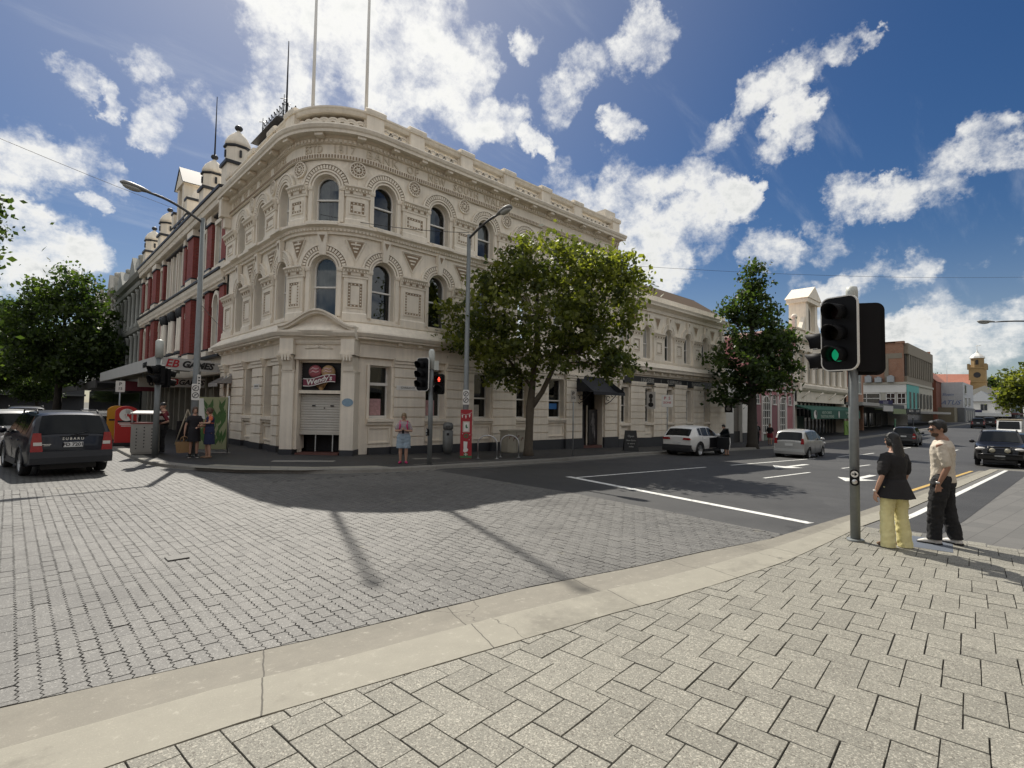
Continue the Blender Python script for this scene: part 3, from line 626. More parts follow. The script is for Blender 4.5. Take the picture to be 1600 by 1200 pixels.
def arched_window(root, sc, hw, zs, zp, F, mid, dressing=0, flat=False, transom=None, name='window'):
    """sash frame (part) with its panes, curtain and dark room behind it (sub-parts)"""
    b = MB(F); d0, d1 = -.34, -.26; t = .055
    b.box(sc-hw, sc-hw+t, d0, d1, zs, zp); b.box(sc+hw-t, sc+hw, d0, d1, zs, zp); b.box(sc-hw, sc+hw, d0-.02, d1+.02, zs, zs+.07)
    if flat: b.box(sc-hw, sc+hw, d0, d1, zp-t, zp)
    else: arch_ring(b, sc, zp, hw-t, hw, d0, d1, 14)
    b.box(sc-hw, sc+hw, d0+.01, d1+.03, mid-.03, mid+.03)
    if transom: b.box(sc-hw, sc+hw, d0, d1+.04, transom-.05, transom+.06)
    w = b.build(name, WHITEP, root, world=True)
    def fill(dd, m, nm, ztop=1.0, h=None, inset=.02):
        p = MB(F); hh = hw-inset
        if flat: pts = [(sc-hh, zs+.03), (sc+hh, zs+.03), (sc+hh, zp-.02), (sc-hh, zp-.02)]
        else: pts = [(sc-hh, zs+.03), (sc+hh, zs+.03)] + [(sc+hh*cos(pi*i/12), zp+hh*sin(pi*i/12)) for i in range(13)]
        p.add([(x, dd, z) for x, z in pts], [tuple(range(len(pts)))]); return p.build(nm, m, w, world=True)
    fill(-.31, PANE, 'pane')
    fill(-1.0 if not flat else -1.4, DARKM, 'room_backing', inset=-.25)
    if dressing:
        c = MB(F); n = 16; z1 = zp+hw*.75 if not flat else zp
        spans = {1: [(sc-hw, sc+hw)], 2: [(sc-hw, sc-.1*hw), (sc+.35*hw, sc+hw)], 3: [(sc-hw, sc+.2*hw)], 4: [(sc-hw, sc+hw)]}[dressing]
        zb = zs+.05 if dressing != 4 else zs+(zp-zs)*.62
        for u, v in spans:
            vs = []; 
            for i in range(n+1):
                x = u+(v-u)*i/n; dd = -.5+.035*sin(i*1.9+sc); vs += [(x, dd, zb), (x, dd, z1)]
            c.add(vs, [(2*i, 2*i+2, 2*i+3, 2*i+1) for i in range(n)], True)
        c.build('curtain', CURTAIN2 if dressing in (3, 4) else CURTAIN, w, world=True)
    return w
def panel_frame(mb, orn, sc, w, z0, z1, d):
    """a sunk square panel with a beaded ornament round it"""
    t = .05; h = w/2
    for a, b, c, e in ((sc-h, sc+h, z0, z0+t), (sc-h, sc+h, z1-t, z1), (sc-h, sc-h+t, z0+t, z1-t), (sc+h-t, sc+h, z0+t, z1-t)): fbox(mb, a, b, d, d+.035, c, e)
    t2 = .14
    for a, b, c, e in ((sc-h+t, sc+h-t, z0+t, z0+t2), (sc-h+t, sc+h-t, z1-t2, z1-t), (sc-h+t, sc-h+t2, z0+t2, z1-t2), (sc+h-t2, sc+h-t, z0+t2, z1-t2)): fbox(orn, a, b, d-.02, d+.006, c, e)
    nx, nz = max(2, int((w-.2)/.11)), max(2, int((z1-z0-.2)/.11))
    for i in range(nx):
        x = sc-h+.1+(w-.2)*(i+.5)/nx
        for zz in (z0+.095, z1-.095): mb.box(x-.025, x+.025, d+.006, d+.02, zz-.024, zz+.024)
    for i in range(nz):
        zz = z0+.1+(z1-z0-.2)*(i+.5)/nz
        for x in (sc-h+.095, sc+h-.095): mb.box(x-.024, x+.024, d+.006, d+.02, zz-.025, zz+.025)
def dentils(mb, s0, s1, d0, d1, z0, z1, step=.115, w=.06):
    n = max(1, int((s1-s0)/step))
    for i in range(n):
        x = s0+(s1-s0)*(i+.5)/n; mb.box(x-w/2, x+w/2, d0, d1, z0, z1)
def archivolt(mb, orn, sc, zp, hw, keystone=False):
    arch_ring(mb, sc, zp, hw, hw+.07, 0, .05); arch_ring(mb, sc, zp, hw+.10, hw+.17, 0, .09)
    arch_ring(orn, sc, zp, hw+.17, hw+.36, 0, .055); arch_ring(mb, sc, zp, hw+.36, hw+.43, 0, .11)
    n = 22
    for i in range(n):
        a = pi*(i+.5)/n; r = hw+.265; x, z = sc+r*cos(a), zp+r*sin(a); c, s_ = cos(a), sin(a); w, h = .035, .07
        vs = [(x+c*p-s_*q, d, z+s_*p+c*q) for d in (.05, .095) for p, q in ((-h, -w), (h, -w), (h, w), (-h, w))]
        mb.add(vs, [(3, 2, 1, 0), (4, 5, 6, 7), (0, 1, 5, 4), (1, 2, 6, 5), (2, 3, 7, 6), (3, 0, 4, 7)])
def capital(mb, orn, s0, s1, z, d=.12):
    prof = [(0, z-.40), (d+.02, z-.40), (d+.02, z-.34), (d+.05, z-.30), (d+.05, z-.16), (d+.12, z-.10), (d+.18, z-.06), (d+.18, z), (0, z)]
    fsweep_keep(mb, prof, s0, s1)
    dentils(mb, s0, s1, d+.04, d+.12, z-.19, z-.11, .1, .055)
    n = max(2, int((s1-s0)/.3))
    for i in range(n):
        x = s0+(s1-s0)*(i+.5)/n; fbox(orn, x-.05, x+.05, d+.04, d+.075, z-.30, z-.22)
bank = thing('bank_building', 'three storey cream stucco bank with rounded corner, arched windows and pierced parapet', 'building', (BX, BY, 0))
def bank_upper(z_sill, z_cap, hw, level):
    pass
wl = MB(M_); tr = MB(M_); orn = MB(M_)
bays = []; HW = .49
for i, c in enumerate(WINS):
    a = S0 if i == 0 else (WINS[i-1]+c)/2; b = S1 if i == len(WINS)-1 else (c+WINS[i+1])/2; bays.append((a, b, c))
for (z0, z1, zs, zp, lev) in ((4.95, 8.45, 5.12, 6.92, 1), (8.45, 11.2, 8.70, 10.02, 2)):
    for i, (a, b, c) in enumerate(bays):
        hw = HW
        arch_panel(wl, a, b, z0, z1, c, hw, zs, zp)
        archivolt(tr, orn, c, zp, hw)
        fbox(tr, c-hw-.06, c+hw+.06, -.02, .1, zs-.12, zs)
        if lev == 1:                                        # keystone under the string course
            tr.add([(c-.17, .03, 8.22), (c+.17, .03, 8.22), (c+.11, .03, zp+hw-.02), (c-.11, .03, zp+hw-.02), (c-.17, .24, 8.22), (c+.17, .24, 8.22), (c+.11, .15, zp+hw-.02), (c-.11, .15, zp+hw-.02)], [(0, 1, 2, 3), (4, 7, 6, 5), (0, 4, 5, 1), (1, 5, 6, 2), (2, 6, 7, 3), (3, 7, 4, 0)])
            orn.add([(c-.1, .245, 8.12), (c+.1, .245, 8.12), (c, .215, 7.85)], [(0, 1, 2)])
    # piers, their caps, panels; spandrels
    edges = [S0] + [x for (_, _, c) in bays for x in (c-HW, c+HW)] + [S1]
    for k in range(0, len(edges), 2):
        u, v = edges[k], edges[k+1]; first, last = k == 0, k == len(edges)-2
        m = .27; pa, pb = (u+.02 if first else u+m), (v-.02 if last else v-m)
        zc = zp+.02
        if pb-pa > .25:
            fbox(wl, pa, pb, 0, .11, zs-.1, zc-.3); capital(tr, orn, pa-.05, pb+.05, zc+.05)
            fsweep_keep(tr, [(0, zs-.12), (.17, zs-.12), (.17, zs+.1), (.11, zs+.16), (0, zs+.16)], pa-.03, pb+.03)
            if pb-pa > .6: panel_frame(tr, orn, (pa+pb)/2, min(.86, pb-pa-.2), zs+.32, zc-.5, .11)
        for q in ((u, u+m-.06), (v-m+.06, v)):               # slim jamb pilasters beside the openings
            if first and q[0] == u or last and q[1] == v: continue
            fbox(tr, q[0]+.03, q[1]-.02, 0, .055, zs, zp); fsweep_keep(tr, [(0, zp-.1), (.085, zp-.1), (.1, zp-.02), (.1, zp+.05), (0, zp+.05)], q[0]+.01, q[1])
        mid = (u+v)/2
        if first or last: continue
        if lev == 1:
            w = min(.42, (v-u)/2-.38); zt, zb = 8.0, 7.35
            if w > .12:
                orn.add([(mid-w, .012, zt), (mid+w, .012, zt), (mid, .012, zb)], [(0, 1, 2)])
                for p, q in (((mid-w-.08, zt+.05), (mid+w+.08, zt+.05)), ((mid+w+.08, zt+.05), (mid, zb-.12)), ((mid, zb-.12), (mid-w-.08, zt+.05))):
                    tr.tube([(p[0], .02, p[1]), (q[0], .02, q[1])], .028, 4, False)
                for z, ww in ((zt-.1, w*.6), (zt-.25, w*.35), (zt-.38, w*.2)): tr.box(mid-ww, mid+ww, .012, .035, z-.03, z+.03)
            tr.tube([(mid, .01, 7.25), (mid, .01, 6.98)], .02, 4, False)
        else:
            zc2 = 10.78; r = .3 if (v-u) > 1.3 else .26
            for r0, r1, dd, mb in ((0.0, r*.5, .03, orn), (r*.5, r*.62, .07, tr), (r*.62, r*.9, .035, orn), (r*.9, r*1.06, .08, tr)): arch_ring(mb, mid, zc2, max(r0, .001), r1, 0, dd, 20, 0, 2*pi)
            for j in range(6):
                a = j*pi/3; tr.tube([(mid, .05, zc2), (mid+r*.4*cos(a), .045, zc2+r*.4*sin(a))], [.045, .02], 5)
            for j in range(14):
                a = j*2*pi/14; tr.box(mid+r*.76*cos(a)-.022, mid+r*.76*cos(a)+.022, .035, .06, zc2+r*.76*sin(a)-.022, zc2+r*.76*sin(a)+.022)
            tr.tube([(mid, .01, 10.42), (mid, .01, 10.15)], .02, 4, False)
# string course between first and second floor
fsweep_keep(tr, [(0, 8.2), (.1, 8.2), (.1, 8.3), (.16, 8.34), (.2, 8.42), (.33, 8.47), (.33, 8.56), (.24, 8.6), (0, 8.62)], S0, S1)
dentils(tr, S0+.1, S1-.1, .1, .19, 8.31, 8.4, .13, .07)
for (_, _, c) in bays: fsweep_keep(tr, [(0, 8.44), (.4, 8.47), (.4, 8.58), (.28, 8.64), (0, 8.66)], c-.52, c+.52)
# top entablature: bead band, lettered frieze, dentils, bracketed cornice
fbox(wl, S0, S1, -.3, .04, 11.15, 12.0)
fsweep_keep(tr, [(.04, 11.08), (.12, 11.1), (.12, 11.26), (.04, 11.28)], S0, S1); dentils(orn, S0, S1, .1, .135, 11.12, 11.24, .105, .05)
fsweep_keep(tr, [(.04, 11.66), (.14, 11.68), (.16, 11.84), (.2, 11.86), (.24, 11.94), (.04, 11.94)], S0, S1); dentils(tr, S0, S1, .14, .2, 11.7, 11.82, .16, .09)
fsweep_keep(tr, [(.0, 11.93), (.52, 11.95), (.52, 11.90), (.57, 11.90), (.58, 12.0), (.63, 12.04), (.68, 12.14), (.66, 12.2), (.1, 12.3), (0, 12.3)], S0-.02, S1+.1)
s = S0+.5
while s < S1:
    for q in (0,): tr.box(s-.13, s+.13, .22, .5, 11.80, 11.93)
    s += 1.315
tr.box(S0-.03, S0+.4, 0, .5, 11.0, 11.9); tr.box(S0-.02, S0+.34, 0, .3, 10.5, 11.0); tr.box(S0-.02, S0+.28, 0, .16, 9.9, 10.5)
# ground-floor entablature
fbox(wl, S0, S1, -.3, .13, 3.62, 4.2)
fsweep_keep(tr, [(.13, 4.1), (.2, 4.14), (.2, 4.24), (.48, 4.28), (.48, 4.33), (.54, 4.36), (.62, 4.48), (.6, 4.54), (.16, 4.9), (.2, 4.93), (.2, 5.0), (0, 5.02)], S0, S1)
s = S0+.45
while s < S1:
    if not -ARC-.2 < s < .2: tr.box(s-.09, s+.09, .2, .34, 4.16, 4.26)
    s += .95
fbox(wl, S0, S1, -.3, .02, 4.1, 5.1)
# ground floor: banded piers with caps, windows between
gw = [(-ARC-1.35, .5, 'w'), (-ARC-3.75, .5, 'w'), (-ARC-6.6, .48, 'door')]
GR = [(.40, .47), (2.98, .47), (5.62, .5), (8.22, .42), (10.75, .62), (13.85, .95)]
opens = sorted([(c-h, c+h) for c, h, _ in gw] + [(c-h, c+h) for c, h in GR])
prev = S0
spans = []
for a, b in opens: spans.append((prev, a)); prev = b
spans.append((prev, S1))
def pier(a, b):
    m = .09 if b-a > .5 else .02
    z = .16; n = 8; hh = (3.3-.16)/n
    for i in range(n): fbox(wl, a+m, b-m, 0, .155, z+hh*i+.022, z+hh*(i+1)-.022)
    fbox(wl, a+m+.01, b-m-.01, 0, .09, .16, 3.34)
    fsweep_keep(tr, [(0, 3.3), (.17, 3.32), (.17, 3.42), (.22, 3.46), (.22, 3.54), (.27, 3.58), (.27, 3.66), (0, 3.68)], a+m-.03, b-m+.03)
for a, b in spans:
    if a < -ARC < b: a2, b2 = a, -ARC-.02; pier(a2, b2); a = -.02
    if a <= -.02 and b > 0 and a > -ARC: pier(-.06, b); continue
    if b-a > .1 and not (-ARC <= a and b <= 0): pier(a, b)
for c, h in [(x[0], x[1]) for x in gw if x[2] == 'w'] + GR[:5]:
    zs, zp = 1.28, 3.34
    arch_panel(wl, c-h-.12, c+h+.12, -.9, 3.64, c, h, zs, zp, .3, True)
    fsweep_keep(tr, [(0, 1.02), (.1, 1.04), (.12, 1.12), (.18, 1.16), (.18, 1.26), (0, 1.28)], c-h-.09, c+h+.09)
    for q in ((c-h, c+h, .32, .37), (c-h, c+h, .9, .95), (c-h, c-h+.05, .37, .9), (c+h-.05, c+h, .37, .9)): fbox(tr, q[0], q[1], 0, .05, q[2], q[3])
    fbox(tr, c-h-.1, c-h, 0, .06, zs, zp); fbox(tr, c+h, c+h+.1, 0, .06, zs, zp)
fbox(wl, S0, -ARC-7.08+.0, -.3, 0, -.9, 3.64); fbox(wl, -ARC-6.12, -ARC-5.9+.0, -.3, 0, -.9, 3.64)
fbox(wl, -ARC-7.1, -ARC-6.1, -.3, 0, 2.55, 3.64)
fbox(wl, 12.88, 14.82, -.3, .05, 3.0, 3.64)
# ---- corner entrance with segmental pediment
nq = Vector((-1, -1, 0)).normalized(); tq = Vector((1, -1, 0)).normalized(); O = Vector((8.42, 19.12, 0))
def P_(x, y, z): p = O + tq*x + nq*y; return (p.x, p.y, z)        # x along the chamfer, y outwards
po_ = MB(P_)
for sx in (-1, 1):
    a, b = sorted((sx*.90, sx*1.36)); po_.box(a, b, -.5, .35, .12, 3.02); po_.box(a-.02, b+.02, -.5, .37, 2.98, 3.06)
    po_.box(a-.02, b+.02, -.5, .55, 3.62, 4.2); po_.box(a-.04, b+.04, -.5, .6, 3.62, 3.72)
    po_.prism([(.35, 3.0), (.40, 3.04), (.42, 3.2), (.50, 3.42), (.6, 3.52), (.62, 3.64), (-.2, 3.64), (-.2, 3.0)], a+.04, b-.04, 'x')
    for q in (.13, .24, .35): 
        u = a+q; po_.box(u-.03, u+.03, .3, .64, 3.4, 3.6)
po_.box(-.9, .9, -.5, .30, 3.44, 4.2); po_.box(-.9, .9, .3, .36, 3.46, 3.54)
po_.prism([(-.1, 4.2), (.46, 4.2), (.5, 4.28), (.62, 4.3), (.7, 4.42), (.7, 4.5), (-.1, 4.5)], -1.42, 1.42, 'x')
po_.prism([(-.1, 4.0), (.36, 4.02), (.4, 4.1), (.4, 4.2), (-.1, 4.2)], -.9, .9, 'x')
# ogee pediment
n = 24; ogee = []
for i in range(n+1):
    x = -1.42+2.84*i/n; u = abs(x)/1.42; ogee.append((x, 4.5 + .62*(cos(pi*u)*.5+.5)**1.0))
for lo, hi, d1 in ((0, .10, .66), (.10, .17, .74)):
    po_.add([(x, d, z+q) for x, z in ogee for d, q in ((-.2, lo), (d1, lo), (d1, hi), (-.2, hi))], [(i*4+k, (i+1)*4+k, (i+1)*4+(k+1) % 4, i*4+(k+1) % 4) for i in range(n) for k in range(4)] + [(0, 1, 2, 3), (n*4+3, n*4+2, n*4+1, n*4)])
po_.prism([(x, z+.02) for x, z in ogee] , -.2, .4, 'y')
for i in range(7):                                             # carved spray on the frieze
    a = -1.2+.4*i; po_.tube([(0, .3, 3.92), (.55*sin(a), .33, 3.94+.1*cos(a*2))], [.05, .02], 6)
po_.box(-.9, -.80, -.5, .2, .12, 3.44); po_.box(.80, .9, -.5, .2, .12, 3.44); po_.box(-.8, .8, -.3, .12, 2.2, 2.32)
fbox(wl, -.95, -.03, -.3, 0, -.9, 3.64); fbox(wl, -ARC+.0, -ARC+.95, -.3, 0, -.9, 3.64); fbox(wl, S0, S1, -.32, -.03, 3.36, 3.64)
wl.box(S1-.02, S1, -9, .1, -.9, 12.6)                         # far flank
wall = wl.build('wall', CREAM, bank, world=True)
tr.build('moulding', CREAM, bank, world=True)
orn.build('ornament_band', CREAM2, bank, world=True)
# plinth
pl = MB(M_)
for a, b in spans:
    if a < -ARC < b: pl.box(a, -ARC, -.1, .2, -.9, .17); a = -.05
    if -ARC < a <= 0 or a == -.05: fbox(pl, max(a, -.05), b, -.1, .2, -.9, .17); continue
    fbox(pl, a, b, -.1, .2, -.9, .17)
for c, h in [(x[0], x[1]) for x in gw if x[2] == 'w'] + GR[:5]: pl.box(c-h, c+h, -.1, .07, -.9, .165)
pl.build('plinth', PLINTH, bank, world=True)
# frieze lettering
def frieze(body, sa, sb, size=.42):
    v, fs = text_geo(body, size, ext=.03, spacing=1.2, bold=.006, align='LEFT'); x0, x1 = min(p[0] for p in v), max(p[0] for p in v); k = (sb-sa)/(x1-x0)
    t = MB(); t.add([M_(sa+(x-x0)*k, .05+z, 11.47+y) for x, y, z in v], fs)
    return t.build('frieze_lettering', mat('letter_stucco', (.61, .53, .41), .8, var=.15), bank, world=True)
for wd, a_, b_ in (('BANK', -.42, .95), ('OF', 1.35, 1.9), ('NEW', 2.4, 3.3), ('SOUTH', 3.75, 5.15), ('WALES.', 5.5, 7.0), ('ESTD', -2.75, -2.05), ('1817', -1.6, -.85),
                   ('BANK', -10.9, -9.7), ('OF', -9.35, -8.85), ('NEW', -8.5, -7.6), ('SOUTH', -7.2, -5.9), ('WALES', -5.5, -4.15)): frieze(wd, a_, b_)
# windows
dress1 = {WIN_C: 1, WIN_R[0]: 0, WIN_R[1]: 0}; dress2 = {WIN_C: 2, WIN_R[0]: 0, WIN_R[1]: 3, WIN_R[2]: 4}
for (_, _, c) in bays:
    arched_window(bank, c, HW, 5.12, 6.92, M_, 6.25, dress1.get(c, 0)); arched_window(bank, c, HW, 8.70, 10.02, M_, 9.62, dress2.get(c, 1))
POSTER = mat('pink_poster', (.45, .27, .27), .7, var=.5, scale=9)
for i, (c, h) in enumerate([(x[0], x[1]) for x in gw if x[2] == 'w'] + GR[:5]):
    w = arched_window(bank, c, h, 1.28, 3.34, M_, 1.36 if i < 4 else 2.2, 0, True, 2.62 if i < 4 else None)
    if i in (2, 3):
        p = MB(M_); p.box(c-.26, c+.22, -.30, -.295, 1.4, 2.05); p.build('poster', POSTER, w, world=True)
    if i == 4:
        p = MB(M_); p.box(c-.4, c+.1, -.30, -.295, 1.32, 1.9); p.build('poster', mat('notice_paper', (.4, .38, .34), .7, var=.5, scale=12), w, world=True)
    if i == 6:
        p = MB(M_); p.box(c-.2, c+.4, -.295, -.288, 1.75, 2.05); b = p.build('poster', mat('blue_sign', (.02, .13, .36), .5), w, world=True)
for (c, h) in ((GR[0][0], .47),):
    v = MB(M_); v.box(c+1.0, c+1.22, .12, .135, 2.95, 3.15); v.box(6.75, 6.97, .12, .135, 2.95, 3.15); v.box(-ARC-2.6, -ARC-2.42, .12, .135, 2.85, 3.05); v.build('air_vent', CREAM2, bank, world=True)
sp = MB(M_); sp.box(-ARC-2.85, -ARC-2.2, .15, .17, 2.42, 2.62); sp.box(1.05, 2.1, .15, .17, 2.42, 2.60); plate = sp.build('street_nameplate', WHITEP, bank, world=True)
t = MB(); add_text(t, 'CHARLES ST', .12, lambda x, y, z: M_(1.58+x, .171+z, 2.51+y), ext=.002); add_text(t, 'BRISBANE', .1, lambda x, y, z: M_(-ARC-2.52+x, .171+z, 2.52+y), ext=.002); t.build('lettering', BLACKP, plate, world=True)
sd_ = MB(M_); sd_.box(-ARC-7.05, -ARC-6.15, -.28, -.2, -.5, 2.55); sd_.build('side_door', mat('taupe_door', (.2, .17, .15), .6), bank, world=True)
portico = po_.build('entrance_portico', CREAM, bank, world=True)
q = MB(P_); q.box(-1.38, -.88, -.5, .38, -.6, .13); q.box(.88, 1.38, -.5, .38, -.6, .13); q.build('portico_base', PLINTH, portico, world=True)
q = MB(P_); q.box(-.8, .8, -.4, .3, -.6, -.0); q.build('door_step', mat('red_step', (.12, .05, .04), .7), portico, world=True)
q = MB(P_)
for i in range(15):
    z = .72+i*.0965; q.add([(-.79, -.1, z), (.79, -.1, z), (.79, -.075, z+.05), (-.79, -.075, z+.05), (.79, -.1, z+.094), (-.79, -.1, z+.094)], [(0, 1, 2, 3), (3, 2, 4, 5)], True)
q.box(-.8, .8, -.13, -.06, .66, .74)
sh = q.build('roller_shutter', mat('beige_shutter', (.50, .475, .42), .5, var=.12, streak=.4), bank, world=True)
q = MB(P_); q.box(-.35, -.22, -.07, -.05, 1.72, 1.77); q.box(.35, .48, -.07, -.05, 1.72, 1.77); q.box(.1, .14, -.07, -.05, 1.64, 1.68); q.build('shutter_lock', BLACKP, sh, world=True)
q = MB(P_); q.box(-.8, .8, -.9, -.7, 0, .7); q.build('entrance_dark', DARKM, bank, world=True)
q = MB(P_); q.box(-.36, -.32, -.5, -.46, 0, .68); q.box(.3, .34, -.5, -.46, 0, .68); q.build('turnstile_post', STEEL, bank, world=True)
q = MB(P_); q.box(-.8, .8, -.22, -.16, 2.3, 3.44)
for i in range(11): q.box(-.8, .8, -.17, -.13, 2.36+i*.1, 2.40+i*.1)
q.build('sign_louvre', mat('black_louvre', (.02, .018, .02), .6), bank, world=True)
# hanging shop emblem: two scoops, a cone and a ribbon
sg = thing('shop_sign', 'ice cream cone sign with two scoops and a maroon ribbon over the corner entrance', 'sign', P_(0, 0, 2.3))
q = MB(P_)
for sx, in ((-.23,),): q.ell((sx, .02, 3.02), (.25, .16, .25), 18, 12)
q.build('scoop', mat('pink_scoop', (.42, .12, .14), .55, var=.3, scale=5), sg, world=True)
q = MB(P_); q.ell((.26, .02, 3.02), (.26, .16, .25), 18, 12); q.build('scoop', mat('caramel_scoop', (.5, .33, .17), .55, var=.4, scale=5), sg, world=True)
q = MB(P_)
for sx, z0 in ((-.23, 3.1), (.26, 3.1), (-.23, 2.98), (.26, 3.0)): q.tube([(sx-.16, .13, z0-.02), (sx-.04, .185, z0+.05), (sx+.08, .18, z0), (sx+.17, .14, z0+.05)], .022, 6)
q.build('syrup', mat('pale_pink', (.72, .5, .5), .5), sg, world=True)
q = MB(P_); q.add([(-.32, .02, 2.72), (.32, .02, 2.72), (0.02, .02, 2.26), (-.28, .14, 2.72), (.28, .14, 2.72), (.02, .10, 2.28)], [(0, 1, 2), (3, 5, 4), (0, 3, 4, 1), (1, 4, 5, 2), (2, 5, 3, 0)]); q.build('wafer_cone', mat('wafer', (.40, .24, .10), .7), sg, world=True)
q = MB(P_)
for i in range(5):
    a = -.24+.12*i; q.tube([(a, .15, 2.71), (min(.14, a*.3+.16), .13, 2.42)], .008, 4); q.tube([(a, .15, 2.71), (max(-.1, a*.3-.14), .13, 2.42)], .008, 4)
q.build('wafer_grid', mat('wafer_line', (.22, .11, .04), .7), sg, world=True)
def rib(x): return .05*sin(x*4.5)+.10*x
q = MB(P_); n = 16; q.add([(x, d, 2.70+rib(x)+h) for x in [-.6+1.2*i/n for i in range(n+1)] for d, h in ((.16, -.15), (.22, -.15), (.22, .13), (.16, .13))], [(i*4+k, (i+1)*4+k, (i+1)*4+(k+1) % 4, i*4+(k+1) % 4) for i in range(n) for k in range(4)]+[(0, 1, 2, 3), (n*4, n*4+1, n*4+2, n*4+3)])
rb = q.build('ribbon', mat('maroon_ribbon', (.17, .018, .045), .5), sg, world=True)
q = MB(P_); q.add([(x, d, 2.70+rib(x)+h) for x in [-.6+1.2*i/n for i in range(n+1)] for d, h in ((.215, .11), (.228, .11), (.228, .135), (.215, .135))], [(i*4+k, (i+1)*4+k, (i+1)*4+(k+1) % 4, i*4+(k+1) % 4) for i in range(n) for k in range(4)])
q.add([(x, d, 2.70+rib(x)+h) for x in [-.6+1.2*i/n for i in range(n+1)] for d, h in ((.215, -.155), (.228, -.155), (.228, -.13), (.215, -.13))], [(i*4+k, (i+1)*4+k, (i+1)*4+(k+1) % 4, i*4+(k+1) % 4) for i in range(n) for k in range(4)])
q.build('ribbon_edge', WHITEP, rb, world=True)
q = MB(); add_text(q, "Wendy's", .27, lambda x, y, z: P_(x, .228+z, 2.69+rib(x)+y), ext=.006, bold=.006, shear=.1); q.build('lettering', WHITEP, rb, world=True)
q = MB(P_); q.lathe([(0, 0), (.2, 0), (.2, .01), (0, .01)], (0, 0, 0), 20); q = MB(P_); q.add([(1.13+.2*cos(2*pi*i/20)*1.05, .362, 1.88+.15*sin(2*pi*i/20)) for i in range(20)], [tuple(range(20))]); q.build('wall_plaque', mat('blue_plaque', (.22, .33, .42), .6, var=.3, scale=12), bank, world=True)
# ---- parapet
pp = MB(M_); po2 = MB(M_)
fsweep_keep(pp, [(0, 12.28), (.16, 12.28), (.16, 12.36), (.08, 12.4), (-.28, 12.4), (-.28, 12.28)], S0, S1)
fsweep_keep(pp, [(-.3, 12.88), (.1, 12.88), (.14, 12.94), (.16, 13.0), (.2, 13.04), (.2, 13.1), (-.3, 13.14)], S0, S1)
mids = [(a+b)/2 for a, b in zip(WINS, WINS[1:])] + [S1-.35, S0+.3]
peds = sorted([m for m in mids if not -ARC < m < 0] + [-ARC+.15, -.15])
for m in peds:
    w = .34; fbox(pp, m-w, m+w, -.3, .19, 12.32, 13.0); fsweep_keep(pp, [(-.32, 13.0), (.24, 13.0), (.27, 13.1), (.27, 13.2), (.2, 13.26), (-.32, 13.26)], m-w-.05, m+w+.05)
allp = peds
for a, b in zip(allp, allp[1:]):
    u, v = a+.34, b-.34
    if v-u < .3: continue
    corner = u > -ARC-.01 and v < .01
    k = max(2, round((v-u)/.36)); st = (v-u)/k
    for i in range(k):
        c = u+st*(i+.5); r = st*.72
        for rr in (r, r*.66): arch_ring(pp, c, 12.48, rr-.045, rr+.03, -.12, .0, 12)
        pp.ell((c, -.06, 12.44), (.07, .07, .07), 8, 6); pp.box(c-.06, c+.06, -.12, 0, 12.38, 12.5)
        pp.ell((u+st*i+.001, -.06, 12.47), (.085, .07, .06), 8, 6)
    for x in (u, v): pp.box(x-.06, x+.06, -.14, .03, 12.38, 12.9)
pp.build('parapet', CREAM, bank, world=True)
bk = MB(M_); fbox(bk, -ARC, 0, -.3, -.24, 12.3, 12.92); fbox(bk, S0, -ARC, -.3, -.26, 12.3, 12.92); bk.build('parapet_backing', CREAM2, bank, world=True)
rf = MB(); pts = [p for p, n_ in fpath(S0, S1)]
rf.prism(pts + [(BX+S1, 28.6)], 11.3, 12.25, 'z'); rf.build('roof', mat('roof_lead', (.16, .165, .17), .6), bank, world=True)
bw = MB(); bw.box(BX-BR, BX+S1, 28.3, 28.62, -1, 12.2); bw.box(BX+S1-.3, BX+S1, BY-BR+.02, 28.3, -1, 12.2); bw.box(BX+S1-1.0, BX+S1+.02, BY-BR+.15, BY-BR+.9, 12.2, 13.75); bw.build('rear_wall', CREAM, bank, world=True)
core = MB(); core.box(12.2, BX+S1-.5, 20.8, 27.9, -.5, 11.2); core.box(9.6, 12.3, 22.2, 27.9, -.5, 11.2); core.build('interior_core', DARKM, bank, world=True)
ins = [(p[0]-n_[0]*.42, p[1]-n_[1]*.42) for p, n_ in fpath(S0+.3, S1-.4)] + [(BX+S1-.4, 28.2)]
fl = MB(); fl.prism(ins, 8.1, 8.2, 'z'); fl.prism(ins, 4.6, 4.7, 'z'); fl.build('floor_slab', DARKM, bank, world=True)
# drip pipe on the left flank
dp = MB(M_); dp.tube([(-ARC-6.0, .3, 3.2), (-ARC-6.0, .3, .0)], .045, 8); dp.build('downpipe', CREAM, bank, world=True)
def canopy(root, F, c, hw, z0, depth, h, m):
    b = MB(F); n = 10; vs = []
    for i in range(n+1):
        t = i/n; d = depth*t; z = z0+h*(1-t**1.0) - .18*sin(t*pi)*h*2; vs += [(c-hw-.1*t, d, z), (c+hw+.1*t, d, z)]
    b.add(vs, [(2*i, 2*i+1, 2*i+3, 2*i+2) for i in range(n)], True)
    b.box(c-hw-.1, c+hw+.1, depth-.03, depth, z0-.16, z0)
    for sx in (-1, 1):
        b.add([(c+sx*(hw+.05), 0, z0+h), (c+sx*(hw+.05), 0, z0), (c+sx*(hw+.1), depth, z0)], [(0, 1, 2)])
    return b.build('canopy', m, root, world=True)
# the little hood over the side door
hood = canopy(bank, M_, -ARC-6.6, .62, 2.72, .8, .5, mat('grey_hood', (.30, .29, .28), .6))
